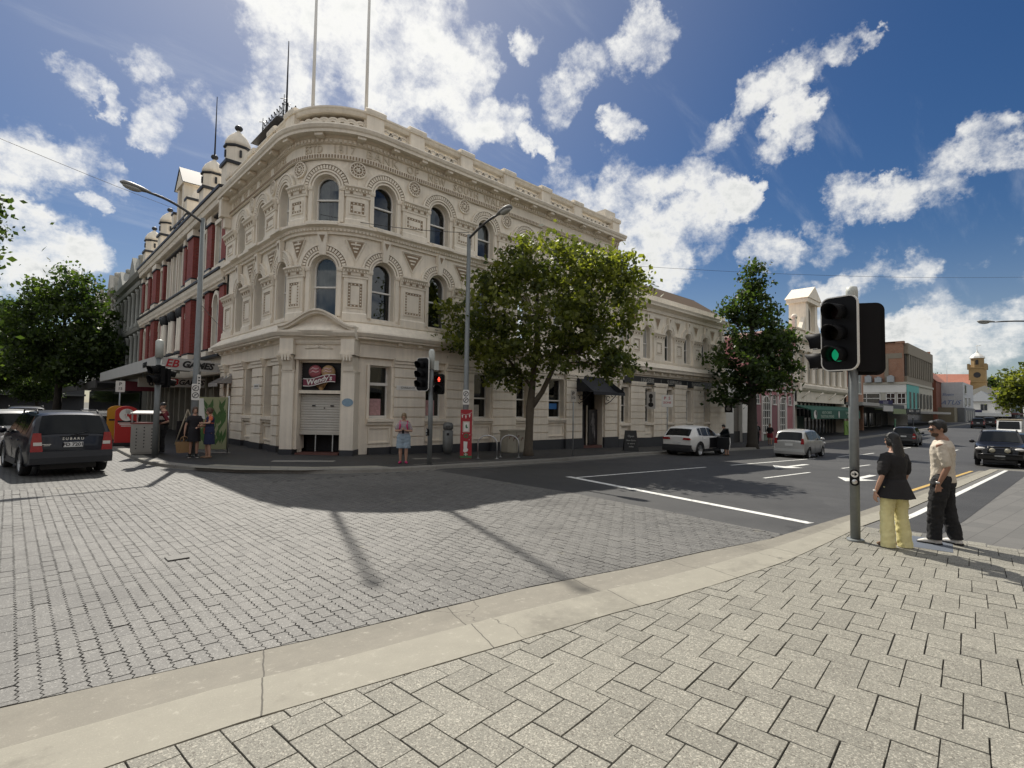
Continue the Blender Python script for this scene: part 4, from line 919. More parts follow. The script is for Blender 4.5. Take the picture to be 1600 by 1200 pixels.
# lingerie shop door in the last bay of the bank
q = MB(M_); q.box(12.9, 14.8, -.9, -.8, -.7, 3.0); dd = q.build('entrance_dark', DARKM, bank, world=True)
q = MB(M_); q.box(13.05, 13.8, -.5, -.46, -.25, 1.75); q.box(13.92, 14.72, -.3, -.26, -.25, 1.75); dp_ = q.build('door_poster', mat('black_poster', (.03, .028, .03), .4, var=.6, scale=4), bank, world=True)
q = MB(M_)
for px, d in ((14.3, -.255), (13.4, -.455)):
    q.ell((px, d, 1.45), (.1, .004, .13)); q.ell((px, d, 1.1), (.17, .004, .26)); q.ell((px+.05, d, .65), (.15, .004, .3)); q.tube([(px-.12, d, 1.2), (px-.25, d, .9), (px-.05, d, .75)], .035, 6); q.tube([(px+.1, d, .5), (px+.12, d, -.1)], .06, 6)
q.build('printed_figure', mat('poster_grey', (.15, .14, .14), .5, var=.4, scale=6), dp_, world=True)
q = MB(M_); q.box(13.0, 14.7, -.5, .1, -.55, -.27); q.build('door_step', mat('red_step', (.12, .05, .04), .7), bank, world=True)
q = MB(M_); q.box(12.85, 12.93, -.5, .06, -.5, 3.0); q.box(14.77, 14.95, -.5, .06, -.5, 3.0); q.box(13.83, 13.9, -.4, -.34, -.27, 2.0); q.build('door_frame', CREAM, bank, world=True)
cp = canopy(bank, M_, 13.7, 1.35, 2.72, 1.35, .95, mat('black_awning', (.02, .022, .028), .8))
for sx in (12.5, 14.95):
    q = MB(M_); q.tube([(sx, .12, 2.0), (sx, .12, 2.7)], .03, 6); q.tube([(sx, .12, 2.05), (sx, .5, 2.25), (sx, .95, 2.66)], .022, 6)
    for c_, r in (((.32, 2.42), .13), ((.62, 2.6), .08)): q.tube([(sx, c_[0]+r*cos(a), c_[1]+r*sin(a)) for a in [i*.6 for i in range(10)]], .018, 5)
    q.build('scroll_bracket', BLACKP, bank, world=True)
# roof furniture: flagpoles, mast with iron cresting
for x, y, lab in ((8.43, 20.8, 'tall white flagpole on the bank parapet, left of two above the rounded corner'), (9.96, 19.2, 'tall white flagpole standing on the parapet block right of the rounded corner')):
    f = thing('flagpole', lab, 'flagpole', (x, y, 13.2), 0, 'flagpoles on the bank roof')
    q = MB(); q.tube([(0, 0, -1.0), (0, 0, 6.9)], [.075, .05], 10); q.build('pole', WHITEP, f); q = MB(); q.ell((0, 0, 6.98), .1); q.build('finial', WHITEP, f)
lan = thing('roof_cresting', 'black iron cresting with a tall lightning mast on the bank roof', 'roof ironwork', (8.7, 24.3, 13.75))
q = MB(); q.box(-.6, 2.4, -1.0, 2.0, -1.6, .55, 1); q.prism([(-.9, .5), (2.7, .5), (2.4, .62), (-.6, .62)], -1.2, 2.2, 'y'); q.build('roof_lantern', mat('lead_dark', (.10, .10, .105), .6), lan)
q = MB()
for a, b in (((-.5, -.9), (2.2, -.9)), ((-.5, -.9), (-.5, 1.8))):
    L_ = hypot(b[0]-a[0], b[1]-a[1]); n = int(L_/.16)
    q.tube([(a[0], a[1], .7), (b[0], b[1], .7)], .02, 4, False); q.tube([(a[0], a[1], 1.05), (b[0], b[1], 1.05)], .015, 4, False)
    for i in range(n+1):
        x, y = a[0]+(b[0]-a[0])*i/n, a[1]+(b[1]-a[1])*i/n; h = 1.25+.15*(i % 2); q.tube([(x, y, .6), (x, y, h)], .015, 4, False); q.ell((x, y, h), (.035, .035, .06), 6, 4)
        if i % 2: q.tube([(x-.07, y, .9), (x, y, .98), (x+.07, y, .9)], .012, 4)
for x, y in ((-.5, -.9), (-.5, 1.8), (2.2, -.9)): q.tube([(x, y, .5), (x, y, 1.75)], [.04, .015], 5); q.tube([(x-.16, y, 1.5), (x+.16, y, 1.62)], .015, 4)
q.build('cresting', BLACKP, lan)
q = MB(); q.tube([(.0, .2, .5), (.0, .2, 5.0)], [.06, .02], 6); q.tube([(-.2, .2, 1.9), (.2, .2, 2.05)], .018, 4); q.tube([(-.15, .2, 2.1), (.15, .2, 1.9)], .018, 4); q.build('mast', BLACKP, lan)
# ================================================================== the right-hand street
def FY(Y): return lambda s, d, z: (s, Y-d, z)
F18 = FY(18.3)
def win(root, F, x0, x1, z0, z1, m=None, fr=WHITEP, d=-.12, bars=(0, 1), name='window', t=.06, arch=False):
    """a framed window (part) with its pane (sub-part)"""
    b = MB(F); c = (x0+x1)/2; hw = (x1-x0)/2
    if arch:
        b.box(x0, x0+t, d, d+.1, z0, z1-hw); b.box(x1-t, x1, d, d+.1, z0, z1-hw); arch_ring(b, c, z1-hw, hw-t, hw, d, d+.1, 12)
    else: b.box(x0, x0+t, d, d+.1, z0, z1); b.box(x1-t, x1, d, d+.1, z0, z1); b.box(x0, x1, d, d+.1, z1-t, z1)
    b.box(x0-.05, x1+.05, d, d+.16, z0-.07, z0+t*.6)
    for i in range(1, bars[0]+1): x = x0+(x1-x0)*i/(bars[0]+1); b.box(x-t*.35, x+t*.35, d+.01, d+.07, z0, z1)
    for i in range(1, bars[1]+1): z = z0+(z1-z0)*i/(bars[1]+1); b.box(x0, x1, d+.01, d+.07, z-t*.4, z+t*.4)
    w = b.build(name, fr, root, world=True)
    p = MB(F)
    if arch: p.add([(x0+.01, d+.03, z0), (x1-.01, d+.03, z0)] + [(c+(hw-.01)*cos(pi*i/12), d+.03, z1-hw+(hw-.01)*sin(pi*i/12)) for i in range(13)], [tuple(range(15))])
    else: p.add([(x0+.01, d+.03, z0), (x1-.01, d+.03, z0), (x1-.01, d+.03, z1), (x0+.01, d+.03, z1)], [(0, 1, 2, 3)])
    p.build('pane', m or DPANE, w, world=True); return w
def opaque_pane(name, col, rough=.08):
    return mat(name, col, rough, var=.5, scale=1.3, spec=.8)
DPANE = opaque_pane('dark_pane', (.018, .021, .024)); GPANE = opaque_pane('grey_pane', (.06, .065, .07), .15)
def holes_wall(mb, x0, x1, z0, z1, holes, depth=.25):
    """a flat wall with rectangular openings (all in one row) and reveals"""
    xs = x0
    for a, b, c, e in sorted(holes):
        mb.box(xs, a, -.02-depth, 0, z0, z1); mb.box(a, b, -.02-depth, 0, z0, c); mb.box(a, b, -.02-depth, 0, e, z1); xs = b
    mb.box(xs, x1, -.02-depth, 0, z0, z1)
# ---- two-storey lingerie shop
ling = thing('lingerie_shop', 'two storey cream stucco shop with black lettered fascia and brown ribbed roof', 'building', (26.3, 18.3, -.4))
wl = MB(F18); tr = MB(F18); orn = MB(F18); LX0, LX1 = 26.25, 41.0
LW = [27.05 + 2.655*k for k in range(5)]
UP = [26.9 + 2.66*k for k in range(6)]
ed = [LX0] + [x for c in UP for x in (c-.42, c+.42)] + [LX1]
for i, c in enumerate(UP):
    a = LX0 if i == 0 else c-1.33; b = LX1 if i == 5 else c+1.33
    arch_panel(wl, a, b, 4.95, 8.35, c, .42, 5.12, 6.8); archivolt(tr, orn, c, 6.8, .42); tr.box(c-.16, c+.16, .03, .2, 7.25, 8.05); orn.add([(c-.1, .205, 7.95), (c+.1, .205, 7.95), (c, .205, 7.65)], [(0, 1, 2)])
for k in range(0, len(ed), 2):
    u, v = ed[k], ed[k+1]
    if v-u < .5: continue
    pa, pb = u+.3, v-.3; wl.box(pa, pb, 0, .11, 5.0, 6.5); capital(tr, orn, pa-.05, pb+.05, 6.85); tr.box(pa-.05, pb+.05, 0, .16, 5.0, 5.25)
    panel_frame(tr, orn, (pa+pb)/2, .72, 5.45, 6.3, .11)
    m = (u+v)/2; orn.add([(m-.33, .012, 7.85), (m+.33, .012, 7.85), (m, .012, 7.25)], [(0, 1, 2)])
    for p, q in (((m-.4, 7.9), (m+.4, 7.9)), ((m+.4, 7.9), (m, 7.15)), ((m, 7.15), (m-.4, 7.9))): tr.tube([(p[0], .02, p[1]), (q[0], .02, q[1])], .026, 4, False)
tr.prism([(0, 8.2), (.12, 8.2), (.14, 8.4), (.3, 8.5), (.5, 8.56), (.52, 8.66), (.6, 8.78), (.1, 8.92), (0, 8.92)], LX0, LX1+.1, 'x')
tr.box(LX0, LX0+.3, .1, .5, 8.1, 8.7)
wl.box(LX0, LX1, -.35, .06, 8.85, 9.32)
tr.prism([(0, 4.0), (.16, 4.02), (.2, 4.2), (.5, 4.28), (.52, 4.4), (.6, 4.5), (.15, 4.85), (.2, 5.0), (0, 5.02)], LX0, LX1, 'x')
for i in range(15): tr.box(LX0+.6+i*1.0, LX0+.76+i*1.0, .2, .34, 4.12, 4.24)
prev = LX0
for c in LW + [None]:
    a, b = (prev, c-.42) if c else (prev, LX1)
    if b-a > .3:
        for i in range(8): wl.box(a+.1, b-.1, 0, .145, .055+i*.405, .415+i*.405)
        wl.box(a+.12, b-.12, 0, .09, .05, 3.3); tr.prism([(0, 3.28), (.18, 3.3), (.22, 3.45), (.22, 3.55), (0, 3.6)], a+.06, b-.06, 'x')
    if c:
        arch_panel(wl, c-.55, c+.55, -1.2, 3.7, c, .42, .98, 3.18, .28, True); tr.box(c-.5, c+.5, 0, .15, .82, .96); tr.box(c-.5, c-.42, 0, .05, 1, 3.18); tr.box(c+.42, c+.5, 0, .05, 1, 3.18)
        for q in ((c-.4, c+.4, .25, .3), (c-.4, c+.4, .7, .75), (c-.4, c-.35, .3, .7), (c+.35, c+.4, .3, .7)): tr.box(q[0], q[1], 0, .04, q[2], q[3])
        prev = c+.42
for a, b in zip([LX0]+[c+.5 for c in LW], [c-.5 for c in LW]+[LX1]): wl.box(a, b, -.3, 0, -1.2, 3.7)
wl.box(LX0, LX1, -.3, .02, 3.6, 5.0)
tr.box(LX0-.05, LX0+.5, .02, .2, 3.6, 4.2); tr.box(LX0+.05, LX0+.45, .02, .45, 4.3, 5.6)
wl.build('wall', CREAM, ling, world=True); tr.build('moulding', CREAM, ling, world=True); orn.build('ornament_band', CREAM2, ling, world=True)
q = MB(F18); q.box(LX0, LX1, -.1, .18, -1.4, .02); q.build('plinth', PLINTH, ling, world=True)
for c in UP: arched_window(ling, c, .42, 5.12, 6.8, F18, 6.1, 4 if c == UP[1] else 0)
for i, c in enumerate(LW):
    w = arched_window(ling, c, .42, .98, 3.18, F18, 2.05, 0, True, name='sash_window')
q = MB(F18); q.box(26.75, 39.6, .14, .2, 3.42, 3.90); fa = q.build('fascia_board', BLACKP, ling, world=True)
q = MB()
x = 28.3
for wd in ('LINGERIE', 'I', 'SLEEPWEAR', 'I', 'SWIMWEAR', 'I', 'CORSETRY'):
    w_ = len(wd)*.27 if len(wd) > 1 else .2; x += w_/2
    add_text(q, wd, .40, lambda a, b, c, x=x: (x+a*.92, 18.3-.203-c, 3.645+b), ext=.003); x += w_/2 + .45
q.build('lettering', mat('sign_silver', (.40, .39, .35), .5), fa, world=True)
q = MB(F18); n = 70
ridge = [(LX0-.2 + (LX1-LX0+.2)*i/(n*2), .03*(i % 2)) for i in range(n*2+1)]
q.add([p for x, h in ridge for p in ((x, -.15, 9.33+h), (x, -2.6, 11.0+h))], [(2*i, 2*i+1, 2*i+3, 2*i+2) for i in range(n*2)]); q.box(LX0, LX1, -9, -2.55, 9, 11.0)
q.build('roof', mat('brown_ribbed_roof', (.12, .080, .040), .5, var=.15, scale=1), ling, world=True)
q = MB(F18); q.box(LX0+.1, LX1, -10, -.8, -1, 9.0); q.build('interior_core', DARKM, ling, world=True)
q = MB(F18); q.box(LX1-.3, LX1, -10, -.02, -1.5, 9.1); q.build('side_wall', CREAM, ling, world=True)
for xx, nm, z in ((28.95, 'corset sign hanging from a bracket left of the second window', 2.9), (40.1, 'black silhouette sign hanging from a bracket near the white annex', 2.75)):
    t = thing('hanging_sign', 'small '+nm, 'sign', (xx, 18.0, z))
    q = MB(); q.tube([(0, .25, .35), (0, -.75, .35)], .02, 6); q.tube([(0, -.2, .35), (0, -.2, .02)], .008, 4); q.tube([(0, -.6, .35), (0, -.6, .02)], .008, 4); q.build('bracket', BLACKP, t)
    q = MB(); q.box(-.02, .02, -.7, -.1, -1.05, .02); q.build('sign_board', mat('white_board', (.5, .48, .45), .6) if xx < 30 else BLACKP, t)
    q = MB(); mm = BLACKP if xx < 30 else mat('pale_fabric', (.3, .29, .28), .7)
    for sx in (-.024, .024): q.ell((sx, -.4, -.25), (.006, .15, .16)); q.ell((sx, -.4, -.5), (.006, .1, .15)); q.ell((sx, -.4, -.78), (.006, .19, .15))
    q.build('printed_corset', mm, t)
cb = MB(); cb.box(-.18, .18, -.1, .1, -.14, .14); cb.box(-.05, .12, -.35, -.1, -.05, .06)
tag(cb.build('wall_speaker', WHITEP), 'white box shaped floodlight fixed above the lingerie fascia end', 'light'); bpy.data.objects['wall_speaker'].location = (26.55, 18.0, 3.95)
# ---- white annex
an = thing('white_annex', 'low white rendered annex with stepped top and grey recessed doorway', 'building', (43, 18.3, -.7))
q = MB(F18); q.prism([(41.05, -1.5), (42.6, -1.5), (42.6, 3.0), (44.3, 3.0), (44.3, -1.5), (46.3, -1.5), (46.3, 4.2), (44.0, 4.2), (43.4, 5.0), (41.05, 5.6)], -.3, .02, 'y'); q.box(41.05, 46.3, -6, -.3, 3.2, 4.2); q.build('wall', WHITEP, an, world=True)
q = MB(F18); q.box(42.6, 44.3, -.5, -.3, -1.2, 3.0); q.build('door', mat('taupe_shutter', (.15, .135, .115), .6), an, world=True)
q = MB(F18); q.box(41.05, 42.6, .02, .06, -1.5, .0); q.box(44.3, 46.3, .02, .06, -1.5, .0); q.build('plinth', PLINTH, an, world=True)
q = MB(F18); q.box(42.6, 44.3, -.28, -.2, -1.2, .15); q.build('kick_panel', BLACKP, an, world=True)
# ---- pink building
PINK = mat('pink_render', (.46, .20, .21), .75, var=.12); PINKD = mat('dusky_pink', (.25, .11, .12), .75)
pk = thing('pink_building', 'pink two storey building with white trimmed arched windows', 'building', (51, 18.3, -.8))
q = MB(F18); q.box(46.4, 56.7, -8, 0, -1.6, 8.4); q.box(46.3, 56.8, 0, .25, 8.2, 8.7); q.build('wall', PINK, pk, world=True)
q = MB(F18); q.box(46.4, 56.7, 0, .16, 3.75, 3.9); q.box(46.4, 56.7, 0, .14, 5.0, 5.12)
for x in (46.5, 48.4, 50.4, 52.2, 54.2, 56.5): q.box(x-.07, x+.07, 0, .12, 3.9, 8.2); q.box(x-.09, x+.09, 0, .14, -1.4, 3.75)
q.build('white_trim', WHITEP, pk, world=True)
for c in (47.4, 51.3):
    q = MB(F18); q.box(c-.75, c+.75, 0, .08, -.9, 2.4); q.build('dark_panel', PINKD, pk, world=True)
for c in (49.4, 53.6): win(pk, F18, c-.95, c+.95, -.1, 3.3, bars=(3, 4), arch=True, d=.0, t=.1)
for c in (47.4, 51.3, 55.4): win(pk, F18, c-.4, c+.4, 2.5, 3.4, bars=(1, 1), arch=True, d=0)
for c in (48.9, 51.0, 53.4, 55.4):
    win(pk, F18, c-.35, c+.35, 5.5, 7.8, bars=(0, 1), d=.0); win(pk, F18, c-.4, c+.4, 4.3, 4.85, bars=(0, 0), d=.0)
q = MB(F18); q.box(48.5, 50.3, .0, .05, -.9, -.25); q.build('green_panel', mat('sage_panel', (.16, .2, .16), .6), pk, world=True)
# ---- cream colonnade building
cr = thing('colonnade_building', 'cream building with tall pilasters, roof aedicule and green awning', 'building', (66, 18.3, -.8))
q = MB(F18); q.box(56.8, 75.4, -10, -.5, 3.0, 10.3); q.box(56.8, 75.4, -.6, 0, 2.9, 4.8); q.box(56.8, 75.4, -.6, 0, 8.3, 9.6); q.box(56.8, 57.6, -10, 0, -1.6, 9.6); q.box(74.6, 75.4, -10, 0, -1.6, 9.6)
q.box(56.8, 75.4, -.5, -.1, 9.6, 10.5)
q.build('wall', CREAM, cr, world=True)
q = MB(F18)
q.prism([(0, 9.0), (.2, 9.1), (.5, 9.3), (.6, 9.55), (0, 9.75)], 56.7, 75.5, 'x'); q.prism([(0, 4.0), (.25, 4.1), (.45, 4.3), (.5, 4.6), (.2, 4.8), (0, 4.8)], 56.7, 75.5, 'x'); q.prism([(0, 10.4), (.08, 10.42), (.08, 10.55), (-.5, 10.6), (-.5, 10.4)], 56.7, 75.5, 'x')
for x in (56.95, 75.2): q.box(x-.35, x+.35, .1, .62, 4.0, 4.75); q.box(x-.3, x+.3, -.1, .2, 10.4, 11.2); q.ell((x, .05, 11.45), .3)
nB = 8
for i in range(nB):
    x = 57.4+(74.8-57.4)*i/(nB-1)
    q.lathe([(.32, 4.8), (.3, 5.0), (.24, 5.05), (.21, 8.0), (.28, 8.05), (.34, 8.3)], (x, .05, 0), 12)
for i in range(4): q.tube([(59+i*4.6, .1, 3.3), (59.6+i*4.6, .6, 4.0)], .07, 6)
q.build('pilaster', CREAM, cr, world=True)
for i in range(nB-1):
    x = 57.4+(74.8-57.4)*(i+.5)/(nB-1); win(cr, F18, x-.72, x+.72, 4.95, 8.2, m=GPANE, d=-.5, bars=(0, 1), arch=True)
ae = MB(F18); ax = 62.3
ae.box(ax-1.9, ax-1.1, -1.6, .1, 10.3, 13.7); ae.box(ax+1.1, ax+1.9, -1.6, .1, 10.3, 13.7); ae.box(ax-1.1, ax+1.1, -1.6, -.3, 10.3, 13.7); ae.box(ax-2.15, ax+2.15, -1.8, .35, 13.5, 13.95)
ae.prism([(ax-2.3, 13.95), (ax+2.3, 13.95), (ax, 15.4)], -1.9, .45, 'y'); ae.prism([(ax-3.2, 10.4), (ax-1.9, 10.4), (ax-1.9, 11.9)], -.4, 0, 'y'); ae.prism([(ax+1.9, 10.4), (ax+3.4, 10.4), (ax+1.9, 12)], -.4, 0, 'y')
aed = ae.build('aedicule', CREAM, cr, world=True); q = MB(F18); q.add([(ax-.7, -.27, 10.7), (ax+.7, -.27, 10.7)] + [(ax+.7*cos(pi*i/10), -.27, 12.5+.7*sin(pi*i/10)) for i in range(11)], [tuple(range(13))]); q.build('niche_window', DPANE, aed, world=True)
GREEN = mat('green_awning', (.012, .085, .055), .7, var=.1)
q = MB(F18); q.prism([(0, 2.55), (1.5, 2.1), (1.55, 1.15), (1.5, 1.15), (1.45, 2.0), (0, 2.45)], 57.0, 75.3, 'x'); aw = q.build('awning', GREEN, cr, world=True)
q = MB(F18); q.add([(58.1+.55*cos(2*pi*i/24), 1.57, 1.62+.42*sin(2*pi*i/24)) for i in range(24)], [tuple(range(24))]); q.add([(66.2+.22*cos(2*pi*i/16), 1.57, 1.62+.4*sin(2*pi*i/16)) for i in range(16)], [tuple(range(16))]); q.build('awning_emblem', WHITEP, aw, world=True)
q = MB(F18); q.add([(58.1+.5*cos(pi/2-pi*i/12), 1.576, 1.62+.38*sin(pi/2-pi*i/12)) for i in range(13)] + [(58.1+.25*cos(-pi/2+pi*i/8), 1.576, 1.43+.19*sin(-pi/2+pi*i/8)) for i in range(1, 9)], [tuple(range(21))]); q.build('awning_emblem_dark', BLACKP, aw, world=True)
q = MB()
for tx, x, z in (('HEALTH CHINESE', 61.8, 1.8), ('TRADITIONAL MASSAGE', 62.0, 1.4), ('CHINESE MEDICINE', 70.6, 1.8), ('HERBAL CLINIC', 70.9, 1.4)): add_text(q, tx, .42, lambda a, b, c, x=x, z=z: (x+a, 18.3-1.575-c, z+b), ext=.003)
q.build('awning_lettering', mat('pale_green_text', (.45, .55, .45), .6), aw, world=True)
q = MB(F18); q.box(57.6, 74.6, -1.2, -1.0, -1.6, 3.0); sf = q.build('shopfront_glass', DPANE, cr, world=True)
q = MB(F18)
for i in range(14): q.box(57.6+i*1.3, 57.68+i*1.3, -1.0, -.9, -1.5, 3.0)
q.box(57.6, 74.6, -1.0, -.9, 2.2, 2.3); q.build('shopfront_frame', mat('grey_frame', (.25, .24, .22), .6), sf, world=True)
q = MB(F18); q.box(59.0, 62.5, -.9, -.85, -1.2, 1.4); q.build('shopfront_poster', mat('deep_green_board', (.01, .05, .035), .6), sf, world=True)
t = thing('green_bin_sign', 'lime green signboard standing on the pavement below the green awning', 'signboard', (67.8, 16.4, g(67.8)))
q = MB(); q.box(-.9, .9, -.05, .05, .05, 1.6); q.build('board', mat('lime_green', (.17, .30, .05), .6), t); q = MB(); q.tube([(-.5+.9*cos(a), -.056, .2+.9*sin(a)) for a in [i*pi/20 for i in range(11)]], .04, 4); q.build('printed_arc', mat('dark_lime', (.08, .17, .03), .6), t)
# ---- brick shop beside it, single-storey shops, far blocks
def brick_mat(name, a, b, mortar=(.30, .27, .23), scale=1.0, rot=False):
    h = nodes_mat(name); sp = h.N.new('ShaderNodeSeparateXYZ'); h.L.new(h.co, sp.inputs[0]); cb_ = h.N.new('ShaderNodeCombineXYZ'); h.L.new(h.ma('ADD', sp.outputs[0], sp.outputs[1]), cb_.inputs[0]); h.L.new(sp.outputs[2], cb_.inputs[1])
    bt = h.N.new('ShaderNodeTexBrick'); h.L.new(cb_.outputs[0], bt.inputs['Vector']); bt.inputs['Scale'].default_value = scale; bt.inputs['Brick Width'].default_value = .24; bt.inputs['Row Height'].default_value = .086; bt.inputs['Mortar Size'].default_value = .008
    bt.inputs['Color1'].default_value = (*a, 1); bt.inputs['Color2'].default_value = (*b, 1); bt.inputs['Mortar'].default_value = (*mortar, 1)
    c = h.mix(h.mr(h.noise(.9, 6, .7), .4, .75, 0, .45), bt.outputs[0], (a[0]*.45, a[1]*.45, a[2]*.45, 1)); h.col(c); h.bump(bt.outputs['Fac'], -.3, .008); return h.m
BRICK_O = brick_mat('orange_brick', (.30, .13, .07), (.36, .17, .09)); BRICK_R = brick_mat('red_brick', (.23, .036, .028), (.29, .052, .04), (.20, .12, .10))
b2 = thing('brick_shop', 'orange brick two storey shop behind the near traffic signal', 'building', (80, 18.3, -.7))
q = MB(F18); q.box(75.5, 84, -9, 0, 3.2, 8.6); q.box(75.5, 76.1, -9, 0, -1.6, 3.2); q.box(83.4, 84, -9, 0, -1.6, 3.2); q.build('wall', BRICK_O, b2, world=True)
q = MB(F18); q.box(75.4, 84.1, 0, .3, 8.4, 8.8); q.box(75.4, 84.1, 0, 1.8, 2.8, 3.2); q.build('cornice_and_awning', mat('grey_trim', (.38, .37, .35), .7), b2, world=True)
for x in (77.6, 81.6): win(b2, F18, x-.9, x+.9, 4.4, 7.4, d=0, bars=(1, 1))
q = MB(F18); q.box(76.1, 83.4, -1.0, -.8, -1.5, 2.9); q.build('shopfront_glass', DPANE, b2, world=True)
sh_ = thing('single_storey_shops', 'row of low dark shopfronts with pale awnings along the far pavement', 'shops', (98, 18, -.4))
q = MB(F18); q.box(84.1, 111.5, -6, -2.4, -1.2, 3.4); q.box(84.1, 111.5, -6, 0, 2.6, 3.3); q.build('wall', mat('dark_shopfront', (.05, .055, .062), .6, var=.3), sh_, world=True)
for x0, x1, z, c, n_ in ((84.2, 90, 2.7, (.52, .52, .5), 'white_awning'), (90.3, 99, 2.35, (.22, .27, .15), 'olive_awning'), (99.5, 111.3, 2.45, (.025, .025, .03), 'black_awning_board')):
    q = MB(F18); q.box(x0, x1, .0, 2.2, z, z+.16); q.box(x0, x1, 2.15, 2.25, z-.55, z+.2); q.build('awning', mat(n_, c, .7), sh_, world=True)
for x in (86, 90.5, 95, 99.5, 104): win(sh_, F18, x-1.6, x+1.6, -.2, 1.9, d=-2.35, bars=(1, 0), fr=mat('grey_frame', (.25, .24, .22), .6))
q = MB()
for tx, x, z in (('HOBBY CENTRE', 103, 2.3), ('IN THE BAY', 108.6, 2.3)): add_text(q, tx, .5, lambda a, b, c, x=x, z=z: (x+a, 18.3-2.26-c, z+b), ext=.003)
q.build('lettering', WHITEP, sh_, world=True)
for x, c, lb in ((88.5, (.02, .14, .06), 'green'), (101.5, (.02, .02, .022), 'black')):
    t = thing('menu_board', lb+' menu board standing outside the low dark shops', 'signboard', (x, 15.6, g(x)))
    q = MB(); q.box(-.4, .4, -.03, .03, .1, 1.5); q.box(-.45, -.38, -.2, .2, 0, .1); q.box(.38, .45, -.2, .2, 0, .1); q.build('board', mat(lb+'_board', c, .5), t); q = MB(); q.box(-.4, .4, -.04, .04, 1.5, 1.56); q.build('frame', STEEL, t)
FX = lambda X: (lambda s, d, z: (X-d, s, z))
mod = thing('modern_corner_building', 'low white modern building with a turquoise end bay and strip windows', 'building', (125, 20, .5))
q = MB(); q.box(112, 139, 18, 27, -1, 7.1); q.box(111.8, 139.1, 17.8, 27, 7.0, 7.4); q.build('wall', mat('beige_render', (.46, .43, .36), .8), mod, world=True)
q = MB(); q.box(111.9, 122.8, 17.9, 18, 2.4, 7.35); q.build('turquoise_bay', mat('turquoise_paint', (.12, .42, .38), .7), mod, world=True)
F112 = FX(112)
q = MB(F112); q.box(18.05, 27, 0, .05, 5.6, 7.1); q.box(18.05, 27, 0, .05, -1, 3.4); q.build('white_band', WHITEP, mod, world=True)
for a, b in ((18.1, 19.4), (19.6, 21.0), (21.8, 26.0)): win(mod, F112, a, b, 3.6, 5.5, d=.02, bars=(1, 1), t=.12)
q = MB(F112); q.box(20.0, 22.0, .2, .3, 2.9, 4.2); pb = q.build('projecting_sign', mat('navy_board', (.03, .03, .08), .6), mod, world=True)
q = MB(); 
for z in (3.85, 3.5, 3.15): add_text(q, 'SHOP' if z > 3.6 else 'OPEN', .3, lambda a, b, c, z=z: (112-.31-c, 21-a, z+b), ext=.003)
q.build('lettering', WHITEP, pb, world=True)
for i in range(7):
    x = 114+i*3.6; win(mod, FY(17.9), x-.55, x+.55, 2.9, 5.7, d=.02, fr=mat('grey_frame', (.25, .24, .22), .6))
q = MB(F18); q.box(112, 139, .3, 3.2, 1.9, 2.3); q.build('street_awning', mat('grey_trim', (.38, .37, .35), .7), mod, world=True)
q = MB(F18); q.box(112.1, 139, -.1, .32, -1, 1.8); q.build('shopfront_glass', DPANE, mod, world=True)
bb = thing('brick_office_block', 'tall brown brick office block with ribbed concrete street front', 'building', (126, 24, 7))
q = MB(); q.box(112.3, 139.5, 18.5, 34, 7, 14.2); q.box(112.2, 113.2, 18.3, 34, 14.2, 14.6); q.build('wall', BRICK_O, bb, world=True)
q = MB(); q.box(113.2, 139.6, 18.1, 18.6, 7.2, 8.5); q.box(113.2, 139.6, 17.9, 18.6, 12.4, 14.3)
for i in range(13): q.box(114.5+i*2.05, 115.2+i*2.05, 17.95, 18.6, 8.5, 12.4)
q.box(112.25, 112.35, 18.6, 34, 11.6, 12.5); q.box(112.2, 112.32, 20.6, 21.2, 7, 12)
q.build('concrete_rib', mat('aged_concrete', (.25, .215, .165), .85), bb, world=True)
q = MB(); q.box(113.3, 139.5, 18.3, 18.45, 8.5, 12.4); q.build('strip_glazing', DPANE, bb, world=True)
q = MB(); q.box(139.2, 139.7, 18.3, 19.4, 14.2, 15.0); q.box(112.2, 112.5, 19.5, 26, 14.3, 14.5); q.build('parapet', BRICK_O, bb, world=True)
for i, (y, h) in enumerate(((20.2, 1.0), (22, .8), (23.5, 1.1))):
    t = MB(); t.box(111.2, 112.1, y-.5, y+.5, 7.4, 7.4+h); t.lathe([(.32, 0), (.32, .16), (.1, .2), (0, .2)], (111.6, y, 7.4+h), 12)
    tag(t.build('air_conditioner', GALV), ('grey air conditioner on the white roof nearest the street', 'middle grey air conditioner on the white modern roof', 'grey air conditioner on the white roof farthest from the street')[i], 'air conditioner')
rh = thing('red_gable_house', 'dark red brick gabled house between office block and graffiti wall', 'building', (146, 20, 3))
q = MB(); q.prism([(17.9, -1), (23, -1), (23, 9), (20.4, 11.6), (17.9, 9)], 143, 160, 'x'); q.build('wall', mat('dark_red_brick', (.17, .06, .035), .8), rh, world=True)
q = MB(); q.add([(142.8, 17.7, 8.9), (160, 17.7, 8.9), (160, 20.4, 11.8), (142.8, 20.4, 11.8), (142.8, 23.2, 8.9), (160, 23.2, 8.9)], [(0, 1, 2, 3), (3, 2, 5, 4)]); q.build('roof', mat('terracotta_tile', (.34, .13, .085), .8, var=.3, scale=3), rh, world=True)
gw_ = thing('graffiti_building', 'plain pale grey building with blue graffiti tags on its side', 'building', (160, 16, 0))
q = MB(); q.box(150, 170, 14.2, 18, 3.4, 9.0); q.build('wall', mat('pale_grey_render', (.50, .51, .52), .85, streak=.4), gw_, world=True)
q = MB(); q.box(145, 149.9, 15.2, 20, -1, 3.4); q.build('tan_lower_wall', mat('tan_render', (.21, .185, .13), .85), gw_, world=True)
q = MB(); q.box(150, 171, 14.0, 18, -1, 3.4); q.build('grey_lower_wall', mat('grey_render', (.16, .165, .17), .85), gw_, world=True)
FW_ = FX(150)
q = MB()
